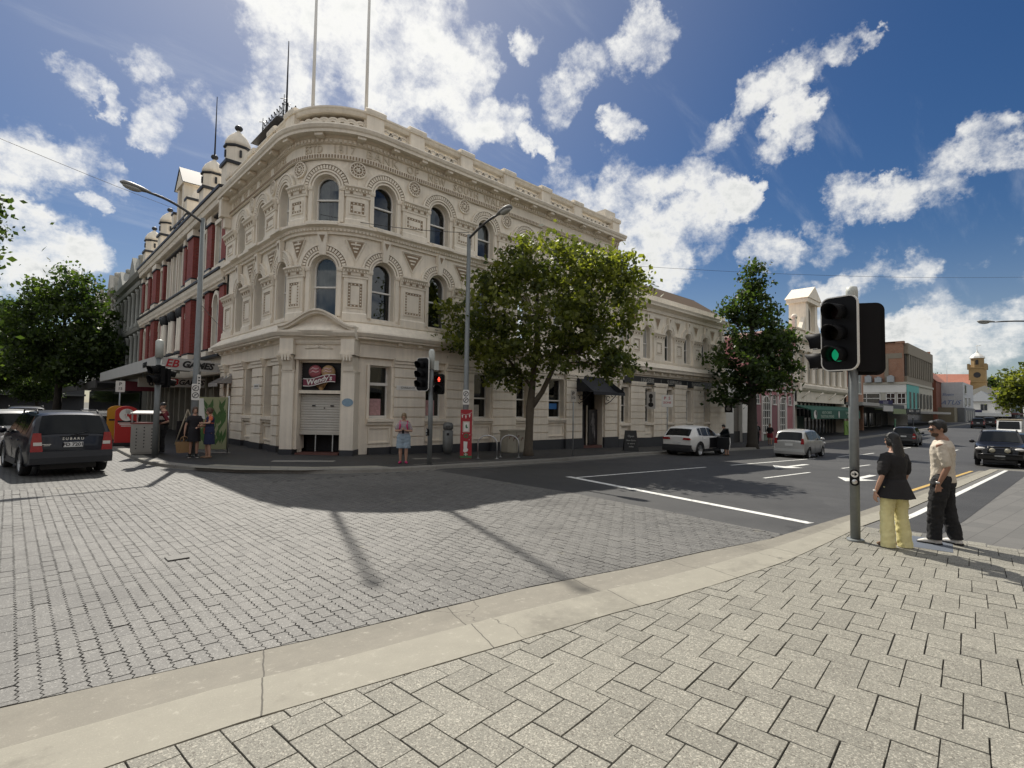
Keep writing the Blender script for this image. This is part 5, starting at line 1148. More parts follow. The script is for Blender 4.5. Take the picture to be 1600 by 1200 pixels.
for (y, z, s_, k) in ((16.8, 6.3, .5, 'Sloem'), (16.4, 4.5, .85, 'ATUS')): add_text(q, k, s_*1.6, lambda a, b, c, y=y, z=z: (149.97-c, y-a, z+b), ext=.004, shear=.4)
q.build('graffiti', mat('blue_spray', (.12, .19, .38), .8), gw_, world=True)
F14 = FY(14.2)
for x, z in ((154, 6.6), (154, 3.8), (161, 3.9)): win(gw_, F14, x-1.6, x+1.6, z, z+1.9, d=.02, bars=(0, 0))
for i in range(4): win(gw_, FY(14.0), 153+i*4.2-.6, 153+i*4.2+.6, .4, 2.8, d=.02, bars=(1, 2))
mast = thing('antenna_mast', 'thin antenna mast rising from the graffiti building roof', 'antenna', (150.5, 16.9, 9)); q = MB(); q.tube([(0, 0, -3), (0, 0, 4.5)], [.06, .03], 6); q.build('pole', GALV, mast); q = MB(); q.tube([(0, -.5, -1), (0, .5, -1)], .03, 5); q.tube([(0, -.4, -2), (0, .4, -2)], .03, 5); q.build('aerial', GALV, mast)
ch = thing('church', 'sandstone church with terracotta roof and a tower under a white cupola', 'church', (240, 20, 2))
SAND = mat('sandstone', (.30, .205, .095), .85, var=.25, scale=.6, fine=.2, bscale=3)
q = MB(); q.box(240, 244.4, 16.7, 21.1, 0, 18.3); tw = q.build('tower', SAND, ch, world=True)
q = MB(); q.box(239.7, 244.6, 16.5, 21.3, 13.2, 13.6); q.box(239.7, 244.6, 16.5, 21.3, 18.0, 18.4)
for y in (16.7, 21.1): 
    for x in (240.1, 244.3): q.box(x-.35, x+.35, y-.35, y+.35, 17.6, 19.6)
q.lathe([(1.85, 18.3), (1.85, 21.4), (2.0, 21.5), (2.0, 21.7)], (242.2, 18.9, 0), 8, False, phase=pi/8); q.build('belfry', SAND, tw, world=True)
q = MB(); q.lathe([(2.25, 21.6), (2.0, 22.2), (1.3, 22.9), (.5, 23.5), (.2, 24.2), (.05, 24.6)], (242.2, 18.9, 0), 8, False, phase=pi/8); q.tube([(242.2, 18.9, 24.5), (242.2, 18.9, 26.3)], .06, 5); q.tube([(242.2, 19.4, 26), (242.2, 17.9, 26)], .09, 4); q.build('cupola', WHITEP, tw, world=True)
F240 = FX(240)
q = MB(F240); arch_ring(q, 18.9, 15.7, .001, .95, 0, .08, 18, 0, 2*pi); q.build('clock_face', BLACKP, tw, world=True)
q = MB(FX(240.35)); q.add([(18.5, .02, 19.3), (19.3, .02, 19.3)] + [(18.9+.4*cos(pi*i/8), .02, 20.6+.4*sin(pi*i/8)) for i in range(9)], [tuple(range(11))]); q.build('belfry_opening', BLACKP, tw, world=True)
q = MB(); q.add([(243, 20.6, 16.2), (243, 31, 16.6), (236, 31, 11), (236, 20.6, 11)], [(0, 1, 2, 3)]); q.add([(243, 20.6, 16.2), (243, 31, 16.6), (250, 31, 11), (250, 20.6, 11)], [(0, 1, 2, 3)]); q.build('roof', mat('terracotta_tile', (.34, .13, .085), .8, var=.3, scale=3), ch, world=True)
q = MB(); q.box(236.5, 249.5, 21.0, 31, -1, 11.1); q.prism([(236.5, 11), (249.5, 11), (243, 16)], 20.9, 31, 'y'); q.build('nave', SAND, ch, world=True)
vh = thing('verandah_shop', 'white two storey corner shop with dark hipped roof and deep awning', 'building', (195, 14, 0))
q = MB(); q.box(190, 215, 11.6, 17.5, 2.4, 5.4); q.box(189.7, 215, 11.3, 17.6, 5.3, 5.6); q.build('wall', WHITEP, vh, world=True)
q = MB(); q.add([(189.3, 10.9, 5.6), (216, 10.9, 5.6), (212, 14.5, 8.6), (193.5, 14.5, 8.6), (189.3, 17.9, 5.6), (216, 17.9, 5.6)], [(0, 1, 2, 3), (0, 3, 4), (3, 2, 5, 4), (1, 5, 2)]); q.build('roof', mat('slate_roof', (.13, .14, .15), .7), vh, world=True)
q = MB(); q.box(188, 215, 9.6, 18, 2.1, 2.4); q.box(187.9, 188.1, 9.6, 18, 1.6, 2.5); q.box(188, 215, 9.5, 9.7, 1.6, 2.5); q.build('awning', mat('white_fascia', (.6, .6, .58), .6), vh, world=True)
q = MB(); q.box(190.5, 215, 12, 17.5, -1, 2.1); q.build('shopfront_glass', DPANE, vh, world=True)
q = MB(); q.box(187.8, 187.95, 14, 17.8, 2.6, 3.3); q.build('navy_sign', mat('navy_board', (.03, .03, .08), .6), vh, world=True)
for y in (13.6,): win(vh, FX(190), y-.6, y+.9, 3.1, 4.9, d=.02, bars=(1, 0))
for i in range(6): win(vh, FY(11.6), 192+i*4-.5, 192+i*4+.5, 3.0, 5.0, d=.02, bars=(0, 1), m=GPANE)
gb = thing('beige_gable_building', 'long beige gabled building behind the verandah shop', 'building', (215, 15, 2))
q = MB(); q.prism([(11.5, 0), (18.8, 0), (18.8, 9.4), (15.3, 11.0), (11.5, 8.6)], 216, 260, 'x'); q.build('wall', mat('beige_render', (.46, .43, .36), .8), gb, world=True)
for y in (13.2, 14.6, 16.0): win(gb, FX(216), y-.4, y+.4, 7.2, 8.7, d=.02)
wf = thing('parapet_building', 'white flat topped building with parapet among far shops', 'building', (235, 11.5, 2))
q = MB(); q.box(232, 262, 9.4, 13.4, 0, 9.6); q.box(231.6, 262, 9.2, 13.6, 9.3, 9.9); q.build('wall', mat('white_fascia', (.6, .6, .58), .6), wf, world=True); 
for i in range(3): win(wf, FX(232), 10+i*1.2-.3, 10+i*1.2+.3, 5.5, 7.6, d=.02)
bs = thing('cream_terrace', 'narrow cream terrace shop with blue grey neighbour far down the street', 'building', (222, 10.6, 1))
q = MB(); q.box(218, 228, 10.2, 13, 0, 6.9); q.box(217.7, 228, 10.0, 13, 6.7, 7.2); q.build('wall', CREAM, bs, world=True)
q = MB(); q.box(228, 246, 8.8, 12, 0, 6.3); q.build('blue_wall', mat('blue_grey_paint', (.22, .29, .31), .8), bs, world=True); 
for i in range(2): win(bs, FX(218), 10.7+i*1.1-.3, 10.7+i*1.1+.3, 3.8, 5.6, d=.02)
q = MB(); q.box(214, 246, 8.0, 12.4, 2.2, 2.7); q.build('awning', mat('maroon_awning', (.13, .05, .045), .7), bs, world=True)
q = MB(); q.box(217.9, 245, 8.9, 12.3, -1, 2.2); q.build('shopfront_glass', DPANE, bs, world=True)
# closing the view at the end of the street
endb = thing('street_end_building', 'distant low grey building closing the street', 'building', (300, 3, 2)); q = MB(); q.box(300, 320, -20, 9, 0, 6); q.build('wall', mat('grey_render', (.16, .165, .17), .85), endb, world=True); q = MB(); q.box(299.6, 320, -20.3, 9.3, 6, 6.5); q.build('roof', mat('slate_roof', (.13, .14, .15), .7), endb, world=True)
# ================================================================== the left-hand street
FL = lambda s, d, z: (7.6-d, s, z)
FL0 = FL
FL = lambda s, d, z: (7.6-d, 28.65+(s-28.65)*.795, z)
red = thing('red_brick_building', 'ornate red brick and cream building with four domed turrets and a gable', 'building', (7.6, 43, 0))
BLK = mat('black_trim', (.016, .017, .02), .5)
br = MB(FL); cm = MB(FL); bk_ = MB(FL)
RY0, RY1 = 28.65, 58.0
PIERS = [(29.2, .5), (32.6, .55), (36.9, .85), (39.6, .3), (47.6, .3), (50.3, .85), (54.2, .55), (57.5, .5)]
br.box(RY0, RY1, -.6, -.3, 4.2, 12.0)
for c, h in PIERS:
    pr = .12 if h < .8 else .28
    br.box(c-h, c+h, -.4, pr, 4.6, 7.75); br.box(c-h, c+h, -.4, pr, 9.0, 11.5)
    for z in (8.62, 11.5): cm.box(c-h-.04, c+h+.04, -.3, pr+.06, z, z+.38)
    cm.box(c-h-.04, c+h+.04, -.3, pr+.06, 4.25, 4.6)
    for z in (4.6, 7.75, 8.98, 11.46): bk_.box(c-h-.05, c+h+.05, -.3, pr+.08, z-.03, z+.06)
cm.prism([(0, 7.8), (.12, 7.84), (.16, 8.05), (.3, 8.25), (.34, 8.45), (0, 8.5)], RY0, RY1, 'x'); bk_.prism([(0, 8.45), (.42, 8.48), (.42, 8.58), (0, 8.62)], RY0, RY1, 'x')
n_ = int((RY1-RY0)/.28)
for i in range(n_): cm.box(RY0+i*.28, RY0+i*.28+.14, .1, .26, 7.95, 8.1); cm.box(RY0+i*.28, RY0+i*.28+.16, .1, .4, 11.95, 12.25)
cm.prism([(-.3, 11.85), (.1, 11.9), (.12, 12.25), (.42, 12.35), (.5, 12.55), (-.3, 12.6)], RY0, RY1, 'x'); bk_.prism([(-.3, 12.55), (.56, 12.58), (.56, 12.72), (-.3, 12.78)], RY0, RY1, 'x')
bk_.prism([(-.2, 11.75), (.06, 11.78), (.06, 11.86), (-.2, 11.88)], RY0, RY1, 'x')
cm.box(RY0, RY1, -.5, -.05, 3.3, 4.3); bk_.box(RY0, RY1, -.3, .3, 4.12, 4.25)
for a, b in zip(PIERS, PIERS[1:]):
    u, v = a[0]+a[1], b[0]-b[1]
    if v-u > 6: continue
    m = (u+v)/2; w = min(.62, (v-u)/2-.2)
    for z0, z1, arch in ((4.8, 7.5, True), (9.1, 11.3, False)):
        cm.box(m-w-.18, m-w, -.3, .03, z0-.1, z1-(w if arch else 0)); cm.box(m+w, m+w+.18, -.3, .03, z0-.1, z1-(w if arch else 0)); cm.box(m-w-.25, m+w+.25, -.3, .12, z0-.3, z0-.1)
        if arch: arch_ring(cm, m, z1-w, w, w+.2, -.3, .05, 12)
        else: cm.box(m-w-.2, m+w+.2, -.3, .06, z1, z1+.22)
        win(red, FL, m-w, m+w, z0-.1, z1, d=-.25, arch=arch, bars=(0, 1), m=GPANE)
# middle bay: columns below, three lights above
for y in (40.2, 41.0, 43.2, 44.0, 46.2, 47.0):
    cm.lathe([(.2, 5.0), (.2, 5.1), (.17, 5.2), (.145, 7.15)], (y, .05, 0), 10); bk_.lathe([(.16, 7.15), (.22, 7.3), (.26, 7.6), (.2, 7.75)], (y, .05, 0), 10); bk_.lathe([(.25, 4.8), (.25, 4.9), (.2, 5.02)], (y, .05, 0), 10)
cm.box(39.9, 47.3, -.3, .2, 4.3, 4.8)
for c in (41.5, 43.6, 45.7):
    win(red, FL, c-.6, c+.6, 4.9, 7.6, d=-.28, bars=(0, 1), m=DPANE); win(red, FL, c-.55, c+.55, 9.0, 11.4, d=-.2, bars=(1, 1), m=GPANE)
    cm.box(c-.8, c-.57, -.3, .04, 8.9, 11.6); cm.box(c+.57, c+.8, -.3, .04, 8.9, 11.6)
# turrets and gable
def turret(y, x):
    e = -(x-7.6)
    cm.box(y-.62, y+.62, e-.6, e+.6, 12.50, 13.98); bk_.box(y-.72, y+.72, e-.7, e+.7, 13.94, 14.10)
    cm.lathe([(.66, 14.10), (.6, 14.18), (.6, 14.94)], (y, e, 0), 8, False, phase=pi/8); bk_.lathe([(.64, 14.90), (.7, 14.94), (.7, 15.01), (.62, 15.03)], (y, e, 0), 8, False, phase=pi/8)
    cm.lathe([(.64, 15.03), (.6, 15.26), (.46, 15.54), (.22, 15.78), (.09, 15.88), (.07, 15.98)], (y, e, 0), 16); bk_.ell((y, e, 16.08), (.2, .2, .16), 10, 8)
    for a in range(8):
        q = a*pi/4; bk_.box(y+.62*cos(q)-.05, y+.62*cos(q)+.05, e+.58*sin(q)-.05, e+.58*sin(q)+.05, 14.38, 14.74) if a % 2 == 0 else None
for y in (29.3, 34.9, 49.6, 56.9): turret(y, 8.0)
G0 = 42.2
cm.box(G0-2.6, G0+2.6, -1.0, .0, 12.6, 13.6); cm.box(G0-1.1, G0-.55, -1.0, .1, 13.4, 15.9); cm.box(G0+.55, G0+1.1, -1.0, .1, 13.4, 15.9); cm.box(G0-.55, G0+.55, -1.0, -.5, 13.4, 15.9)
cm.prism([(G0-2.6, 13.6), (G0-1.1, 13.6), (G0-1.1, 15.2)], -.6, -.1, 'y'); cm.prism([(G0+1.1, 13.6), (G0+2.6, 13.6), (G0+1.1, 15.2)], -.6, -.1, 'y')
cm.prism([(G0-1.4, 15.9), (G0+1.4, 15.9), (G0, 17.1)], -1.1, .2, 'y')
for sx in (-1, 1): bk_.prism([(G0+sx*1.55, 15.9), (G0+sx*1.4, 15.9), (G0, 17.08), (G0, 17.22)], -1.15, .25, 'y'); cm.box(G0+sx*2.3-.35, G0+sx*2.3+.35, -.9, .15, 12.6, 14.6); bk_.box(G0+sx*2.3-.42, G0+sx*2.3+.42, -.95, .2, 14.5, 14.65); cm.lathe([(.38, 14.65), (.2, 15.0), (.05, 15.3)], (G0+sx*2.3, -.35, 0), 4, False, phase=pi/4)
bk_.box(G0-2.7, G0+2.7, -1, .15, 13.5, 13.65)
cm.box(RY0, RY1, -9, -8.7, 0, 12.3); cm.box(RY0, RY1, -9, -.5, 12.2, 12.4)
br.build('brick_wall', BRICK_R, red, world=True); cm.build('cream_dressing', CREAM, red, world=True); bk_.build('black_string_course', BLK, red, world=True)
q = MB(FL); q.box(RY0, RY1, -1.2, -.9, -.5, 3.4); q.build('shopfront_glass', DPANE, red, world=True)
q = MB(FL)
for i in range(15): q.box(29.3+i*2.0, 29.62+i*2.0, -.9, -.55, -.3, 3.4)
for i in range(6): q.box(30.2+i*4.4, 31.6+i*4.4, -.85, -.7, -.3, 2.6)
q.box(RY0, RY0+.5, -1.2, 0, -.3, 4.2)
q.build('shopfront_column', mat('stone_grey', (.30, .285, .24), .8), red, world=True)
q = MB(); q.box(4.83, 7.1, 28.8, 49.2, 3.72, 3.86); q.box(4.78, 4.9, 28.8, 49.2, 3.3, 3.92)
n = 8; q.add([(4.85+2.75*t, y, 3.32+(.58 if not hi else 0)*0 + (0 if not hi else .58*(1-.30*t**3))) for t in [i/12 for i in range(13)] for y in (28.72, 28.8) for hi in (0, 1)], [(i*4+a, i*4+b, i*4+4+b, i*4+4+a) for i in range(12) for a, b in ((0, 1), (1, 3), (3, 2), (2, 0))])
aw = q.build('awning', mat('awning_white', (.50, .50, .48), .6, var=.12, streak=.3), red, world=True)
q = MB()
for i in range(9): q.box(4.95, 7.3, 29.2+i*2.4, 29.28+i*2.4, 3.55, 3.72)
q.box(5.6, 5.7, 28.9, 49, 3.5, 3.6); q.build('awning_beam', mat('stone_grey', (.30, .285, .24), .8), aw, world=True)
q = MB(); add_text(q, 'EB', .50, lambda a, b, c: (5.42+a, 28.71-c, 3.62+b-.05*a), ext=.006, shear=.25, bold=.012); q.build('red_lettering', mat('sign_red', (.42, .015, .025), .5), aw, world=True)
q = MB(); add_text(q, 'GAMES', .42, lambda a, b, c: (6.48+a, 28.71-c, 3.58+b-.05*a), ext=.006, shear=.3, bold=.022); q.build('black_lettering', BLACKP, aw, world=True)
q = MB(); add_text(q, 'GAMES', .34, lambda a, b, c: (4.77-c, 31.4-a, 3.62+b), ext=.006, shear=.2, bold=.015); q.build('side_lettering', BLACKP, aw, world=True)
def hang(name_label, x0, x1, y, z0, z1, m, words=()):
    t = thing('hanging_sign', name_label, 'sign', ((x0+x1)/2, y, z1))
    q = MB(); q.box(x0, x1, y-.06, y+.06, z0, z1); b = q.build('sign_board', m, t, world=True)
    q = MB(); q.box(x0+.2, x0+.24, y-.02, y+.02, z1, 3.55); q.box(x1-.24, x1-.2, y-.02, y+.02, z1, 3.55); q.build('hanger', GALV, t, world=True)
    for tx, cx, s_, mm, sh in words:
        q = MB(); add_text(q, tx, s_, lambda a, b, c: (cx+a, y-.065-c, (z0+z1)/2+b), ext=.004, shear=sh, bold=.012); q.build('lettering', mm, b, world=True)
SR = mat('sign_red', (.42, .015, .025), .5)
hang('white games shop board with red and black letters hanging under the awning', 5.35, 7.35, 31, 2.58, 3.06, mat('awning_white', (.50, .50, .48), .6), [('EB', 5.9, .44, SR, .25), ('GAMES', 6.72, .36, BLACKP, .3)])
hang('cream board with two dark letters hanging behind the games board', 5.2, 7.0, 36, 2.66, 3.18, mat('cream_board', (.45, .43, .38), .6), [('du', 5.95, .55, BLACKP, 0)])
hang('maroon board hanging deepest under the long awning', 4.75, 7.0, 40.5, 2.5, 3.1, mat('maroon_board', (.17, .03, .045), .6))
fp_ = thing('roof_flagpole', 'thin dark pole on the second turret of the red brick building', 'flagpole', (8.0, 33.62, 16.1)); q = MB(); q.tube([(0, 0, -.1), (0, 0, 3.6)], [.05, .02], 6); q.build('pole', BLACKP, fp_)
FL = FL0
# ---- grey victorian building, then another
GREYS = mat('grey_stucco', (.30, .30, .27), .85, var=.15, streak=.4)
def columned(name, label, y0, y1, z1, m, nb, gables, depth=.25):
    t = thing(name, label, 'building', (7.6, (y0+y1)/2, 0)); w = MB(FL); w.box(y0, y1, -8, -.25, -.5, z1)
    st = (y1-y0)/nb
    for k, (za, zb) in enumerate(((4.2, 7.6), (8.1, z1-1.2))):
        for i in range(nb+1):
            y = y0+st*i; w.lathe([(.22, za), (.22, za+.3), (.15, za+.4), (.13, zb-.4), (.2, zb-.2), (.24, zb)], (min(max(y, y0+.2), y1-.2), .05, 0), 8)
        for i in range(nb):
            c = y0+st*(i+.5); win(t, FL, c-st*.27, c+st*.27, za+.4, zb-.3, d=-.24, arch=k == 0, bars=(0, 1), m=GPANE, fr=m)
    for z in (4.0, 7.7, z1-1.1): w.prism([(-.3, z), (.25, z+.05), (.35, z+.3), (-.3, z+.42)], y0, y1, 'x')
    w.prism([(-.3, z1-.3), (.3, z1-.25), (.5, z1), (-.3, z1+.15)], y0, y1, 'x')
    for gy, gw, gh in gables: w.prism([(gy-gw, z1), (gy+gw, z1), (gy, z1+gh)], -.8, .35, 'y'); w.ell((gy, -.3, z1+gh+.15), .25, 8, 6)
    for y in (y0+.4, y1-.4): w.box(y-.4, y+.4, -.7, .3, z1, z1+1.1); w.ell((y, -.2, z1+1.4), .36, 8, 6)
    w.build('wall', m, t, world=True)
    q = MB(FL); q.box(y0, y1, -.2, -.1, -.5, 3.2); q.build('shopfront_glass', DPANE, t, world=True)
    q = MB(FL); q.box(y0+.5, y1, -.2, 2.7, 3.3, 3.45); q.box(y0+.5, y1, 2.65, 2.75, 2.9, 3.5); q.build('awning', mat('dark_awning', (.06, .06, .06), .6), t, world=True)
    return t
columned('grey_stucco_building', 'grey stucco building with rows of slim columns beside the red brick building', 52.1, 67, 12.6, GREYS, 7, [(56, 2.0, 1.9), (63, 2.2, 1.9)])
columned('pale_stucco_building', 'pale grey gabled building behind the street tree, farthest on the left', 67.2, 90, 13.6, mat('pale_stucco', (.42, .40, .35), .85, var=.14), 8, [(71, 1.5, 2.0), (84, 2.5, 2.2)])
ls_ = thing('street_end_shops', 'long low building closing the tree lined street', 'building', (-5, 150, 0)); q = MB(); q.box(-40, 12, 150, 156, -1, 7); q.build('wall', mat('dark_shopfront_grey', (.05, .05, .052), .85), ls_, world=True); q = MB(); q.box(-40, 12, 147, 150, 3, 3.4); q.build('awning', mat('dark_awning', (.06, .06, .06), .6), ls_, world=True)
lf = thing('left_side_shops', 'brick shops along the far left side of the tree lined street', 'building', (-18, 90, 0)); q = MB(); q.box(-26, -17, 30, 145, -1, 8); q.build('wall', BRICK_O, lf, world=True); q = MB(); q.box(-17, -14, 30, 145, 3.2, 3.5); q.build('awning', mat('dark_awning', (.06, .06, .06), .6), lf, world=True)
# ================================================================== trees
def leaf_mat(name, a, b, tr):
    h = nodes_mat(name); at = h.N.new('ShaderNodeAttribute'); at.attribute_name = 'tint'
    c = h.mix(at.outputs['Fac'], (*a, 1), (*b, 1)); h.col(c); h.p.inputs['Roughness'].default_value = .5; h.p.inputs['Specular IOR Level'].default_value = .35
    t = h.N.new('ShaderNodeBsdfTranslucent'); vm = h.N.new('ShaderNodeVectorMath'); vm.operation = 'MULTIPLY'; h.L.new(c, vm.inputs[0]); vm.inputs[1].default_value = tr; h.L.new(vm.outputs[0], t.inputs[0])
    mx = h.N.new('ShaderNodeMixShader'); mx.inputs[0].default_value = .42; h.L.new(h.p.outputs[0], mx.inputs[1]); h.L.new(t.outputs[0], mx.inputs[2]); h.L.new(mx.outputs[0], h.N['Material Output'].inputs[0]); return h.m
LEAF = leaf_mat('leaf_green', (.042, .060, .018), (.19, .21, .055), (2.5, 2.5, .8)); LEAFD = leaf_mat('leaf_dark', (.022, .040, .014), (.075, .105, .032), (2.0, 2.2, .8))
BARK = mat('bark', (.115, .095, .068), .9, var=.3, scale=6, bump=.6, bscale=25, streak=.6); BARKD = mat('dark_bark', (.05, .043, .034), .9, var=.3, scale=6, bump=.6, bscale=25)
def tree(name, label, loc, blobs, trunk, lm, bm_, per=46, size=.15, csize=.42, group=None, seed=1, dens=1.0, ax=_A):
    """blobs: (across, depth, height, ra, rd, rz, clusters) in a frame turned to angle ax; trunk: list of stems [(a, d, z, r), ...]"""
    rr = random.Random(seed); t = thing(name, label, 'tree', loc, 0, group)
    ca, sa = sin(ax), -cos(ax); da, db = cos(ax), sin(ax)
    W_ = lambda a, d, z: (a*ca+d*da, a*sa+d*db, z)
    q = MB(); tips = []
    for st in trunk: q.tube([W_(a, d, z) for a, d, z, r in st], [r for _, _, _, r in st], 9)
    v = []; f = []; ti = []
    stems = [p for st in trunk for p in st[len(st)//3:]]
    for (a, d, z, ra, rd, rz, n) in blobs:
        c0 = min(stems, key=lambda p: (p[0]-a)**2+(p[1]-d)**2+1.5*(p[2]-(z-rz*.6))**2)
        mid = ((a+c0[0])/2+rr.uniform(-.2, .2), (d+c0[1])/2+rr.uniform(-.2, .2), (z+c0[2])/2+.15*rz)
        r0 = min(c0[3]*.6, .11); q.tube([W_(*c0[:3]), W_(*mid), W_(a, d, z)], [r0, r0*.6, r0*.3], 6)
        for i in range(int(n*dens)):
            u = Vector((rr.gauss(0, 1), rr.gauss(0, 1), rr.gauss(0, 1))).normalized(); k = rr.uniform(.35, 1.04)**.6
            ca_, cd, cz = a+u.x*ra*k, d+u.y*rd*k, z+u.z*rz*k
            cc = Vector(W_(ca_, cd, cz)); cs = csize*rr.uniform(.55, 1.3)
            if rr.random() < .22: q.tube([W_(*(mid if rr.random() < .4 else (a, d, z))), tuple((Vector(W_(a, d, z))+cc)/2+Vector((0, 0, .1))), tuple(cc)], [r0*.3, r0*.2, .008], 4)
            tone = min(1, max(0, rr.gauss(.42, .28)))
            for j in range(per):
                p = cc + Vector((rr.gauss(0, 1)*cs, rr.gauss(0, 1)*cs, rr.gauss(0, .62)*cs))
                s = size*rr.choice((.55, .75, .9, 1.0, 1.2, 1.5))*rr.uniform(.85, 1.15); n1 = Vector((rr.gauss(0, .8), rr.gauss(0, .8), rr.gauss(.55, .6))).normalized()
                e = n1.cross(Vector((rr.gauss(0, 1), rr.gauss(0, 1), rr.gauss(0, 1)))).normalized(); b = n1.cross(e)
                i0 = len(v); dr = n1*(-s*.18)
                v += [tuple(p-e*s*.5), tuple(p-b*s*.36+dr*.3), tuple(p+e*s*.55+dr), tuple(p+b*s*.36+dr*.3)]; f.append((i0, i0+1, i0+2, i0+3))
                tt = min(1, max(0, tone+rr.gauss(0, .15))); ti += [tt]*4
    q.build('trunk', bm_, t)
    me = bpy.data.meshes.new('crown'); me.from_pydata(v, [], f); me.materials.append(lm); at = me.attributes.new('tint', 'FLOAT', 'POINT'); at.data.foreach_set('value', ti)
    o = bpy.data.objects.new('crown', me); COL.objects.link(o); o.parent = t; return t
tree('street_tree', 'broad leafy street tree with forked trunk before the bank', (15.78, 15.4, -.22),
     [(.2, -.9, 5.8, 2.7, 2.3, 1.9, 120), (2.5, -2.0, 6.1, 1.6, 1.7, 1.6, 62), (-2.1, -.4, 5.0, 1.4, 1.4, 1.1, 38), (.4, -1.4, 7.8, 1.8, 1.6, 1.0, 62), (2.7, -2.3, 7.3, 1.4, 1.3, .85, 44), (3.7, -2.0, 6.4, .7, .9, 1.1, 16), (1.9, -1.3, 4.2, 1.8, 1.5, .9, 50), (-.9, -.5, 4.0, 1.3, 1.2, .8, 28), (-3.1, -.2, 6.3, .8, .7, .45, 9), (-3.4, 0, 4.8, .6, .6, .5, 7), (-.5, 0, 3.2, .9, .9, .45, 10), (3.3, -1.5, 3.7, 1.0, 1.0, .6, 20), (-2.1, -.5, 7.1, .6, .6, .5, 9), (-1.7, .3, 3.5, .4, .4, .5, 5), (-1.2, -.8, 7.0, 1.2, 1.1, .8, 22)],
     [[(0, 0, -.1, .27), (0, 0, .3, .19), (.03, 0, 1.2, .165), (.05, 0, 2.0, .18), (.15, 0, 3.2, .13), (.3, .1, 5.0, .1), (.3, .1, 7.6, .04)], [(.05, 0, 1.95, .13), (.55, -.05, 2.7, .11), (1.1, -.1, 3.9, .09), (1.9, 0, 5.4, .06), (2.9, 0, 7.2, .03)], [(.1, 0, 2.9, .08), (-.6, 0, 3.7, .06), (-1.7, 0, 4.9, .04), (-2.9, 0, 6.2, .02)]], LEAF, BARK, per=50, size=.17, csize=.28, seed=3, dens=.82)
tree('street_tree', 'tall narrow dark street tree before the white annex', (38.0, 15.0, -.78),
     [(.3, 0, 12.0, .75, .7, 1.2, 16), (0, 0, 10.2, 1.5, 1.3, 1.3, 34), (0, 0, 8.2, 2.0, 1.9, 1.4, 50), (-.5, 0, 6.1, 2.6, 2.2, 1.5, 62), (1.6, 0, 7.3, 1.5, 1.5, 1.0, 30), (2.6, 0, 6.0, .9, .9, 1.0, 14), (.2, 0, 4.6, 2.5, 2.0, .9, 44), (-1.6, 0, 3.6, 1.2, 1.2, .45, 12), (2.6, 0, 8.1, .6, .6, .4, 7), (-1.5, 0, 9.6, .7, .6, .5, 8)],
     [[(0, 0, -.1, .5), (0, 0, .4, .36), (0, 0, 3, .3), (0, 0, 7, .2), (.1, 0, 12, .04)]], LEAFD, BARKD, per=46, size=.25, csize=.36, seed=5, dens=.95)
big = tree('street_tree', 'large round dark tree beyond the navy wagon on the left street', (3.1, 62, 0),
     [(0, 0, 8.5, 4.4, 3.8, 3.6, 120), (.5, 0, 11.6, 2.6, 2.4, 1.9, 44), (-2.6, 0, 6.2, 2.6, 2.4, 2.2, 50), (2.9, 0, 6.4, 2.4, 2.2, 2.0, 50), (0, 0, 4.6, 3.8, 3.0, 1.2, 44)],
     [[(0, 0, -.1, .4), (0, 0, 2, .28), (.2, 0, 6, .2), (.3, 0, 11, .06)]], LEAFD, BARKD, per=60, size=.30, csize=.55, seed=8, dens=1.3, group='street trees on the left')
tree('street_tree', 'nearest tree at the left edge with sprays reaching into view', (-3.9, 24.5, 0),
     [(0, 0, 6.6, 3.6, 3.0, 2.2, 60), (3.75, 0, 7.1, .7, .9, .85, 46), (3.5, -.2, 4.8, .8, .9, .5, 30), (3.4, 0, 5.9, .8, .9, .6, 30), (4.0, -.3, 3.8, .4, .5, .7, 22), (3.2, 0, 3.2, .7, .7, .6, 22)],
     [[(0, 0, -.1, .3), (0, 0, 2.5, .2), (1.2, 0, 5, .12), (3.2, 0, 6.8, .03)]], LEAFD, BARK, per=48, size=.15, csize=.30, seed=11)
for (x, y, a, sc, lb) in ((-5.5, 48, 1.0, .8, 'dark tree left of the large round tree, behind the parked cars'), (-1.5, 85, 2.2, 1.0, 'distant tree directly behind the large round tree'), (-9, 72, 4.0, .95, 'far tree on the left side of the left street'), (3.0, 104, 5.0, .9, 'farthest tree on the kerb of the left street'), (-4.5, 118, .5, 1.0, 'tree at the end of the left street, middle of the row'), (-12, 112, 2.9, 1.05, 'tree at the end of the left street, toward its left side'), (-6.5, 92, 3.6, .9, 'tree standing mid street far behind the parked cars')):
    t = dup(big, (x, y, -1.2 if y > 90 else 0), a, lb); t.scale = (sc, sc, sc)
far_t = tree('park_tree', 'big rounded olive green tree at the right edge of the far street', (122, 2.8, .0),
     [(0, 0, 7.0, 3.6, 3.2, 3.6, 90), (-2.2, 0, 4.8, 2.2, 2, 1.8, 40), (2, 0, 8.6, 3, 2.5, 2.2, 50)], [[(0, 0, -1, .4), (0, 0, 6, .2), (0, 0, 9, .06)]], LEAF, BARKD, per=36, size=.5, csize=.7, seed=21, ax=0)
dk = tree('park_tree', 'dark tree rising behind the church tower, nearest to it', (285, 17.5, 3),
     [(0, 0, 9, 5, 4, 5, 90), (3, 0, 7, 4, 3, 4, 50)], [[(0, 0, -3, .6), (0, 0, 9, .2)]], LEAFD, BARKD, per=30, size=.9, csize=1.1, seed=23, ax=0, group='dark trees behind the church')
for (x, y, a, lb) in ((292, 10, 1, 'dark tree behind the church, between the tower and the olive tree'), (300, 3, 2, 'dark tree behind the church, closest to the street end'), (270, 33, 3, 'dark tree crown showing over the terracotta roof')):
    dup(dk, (x, y, 3.5), a, lb)
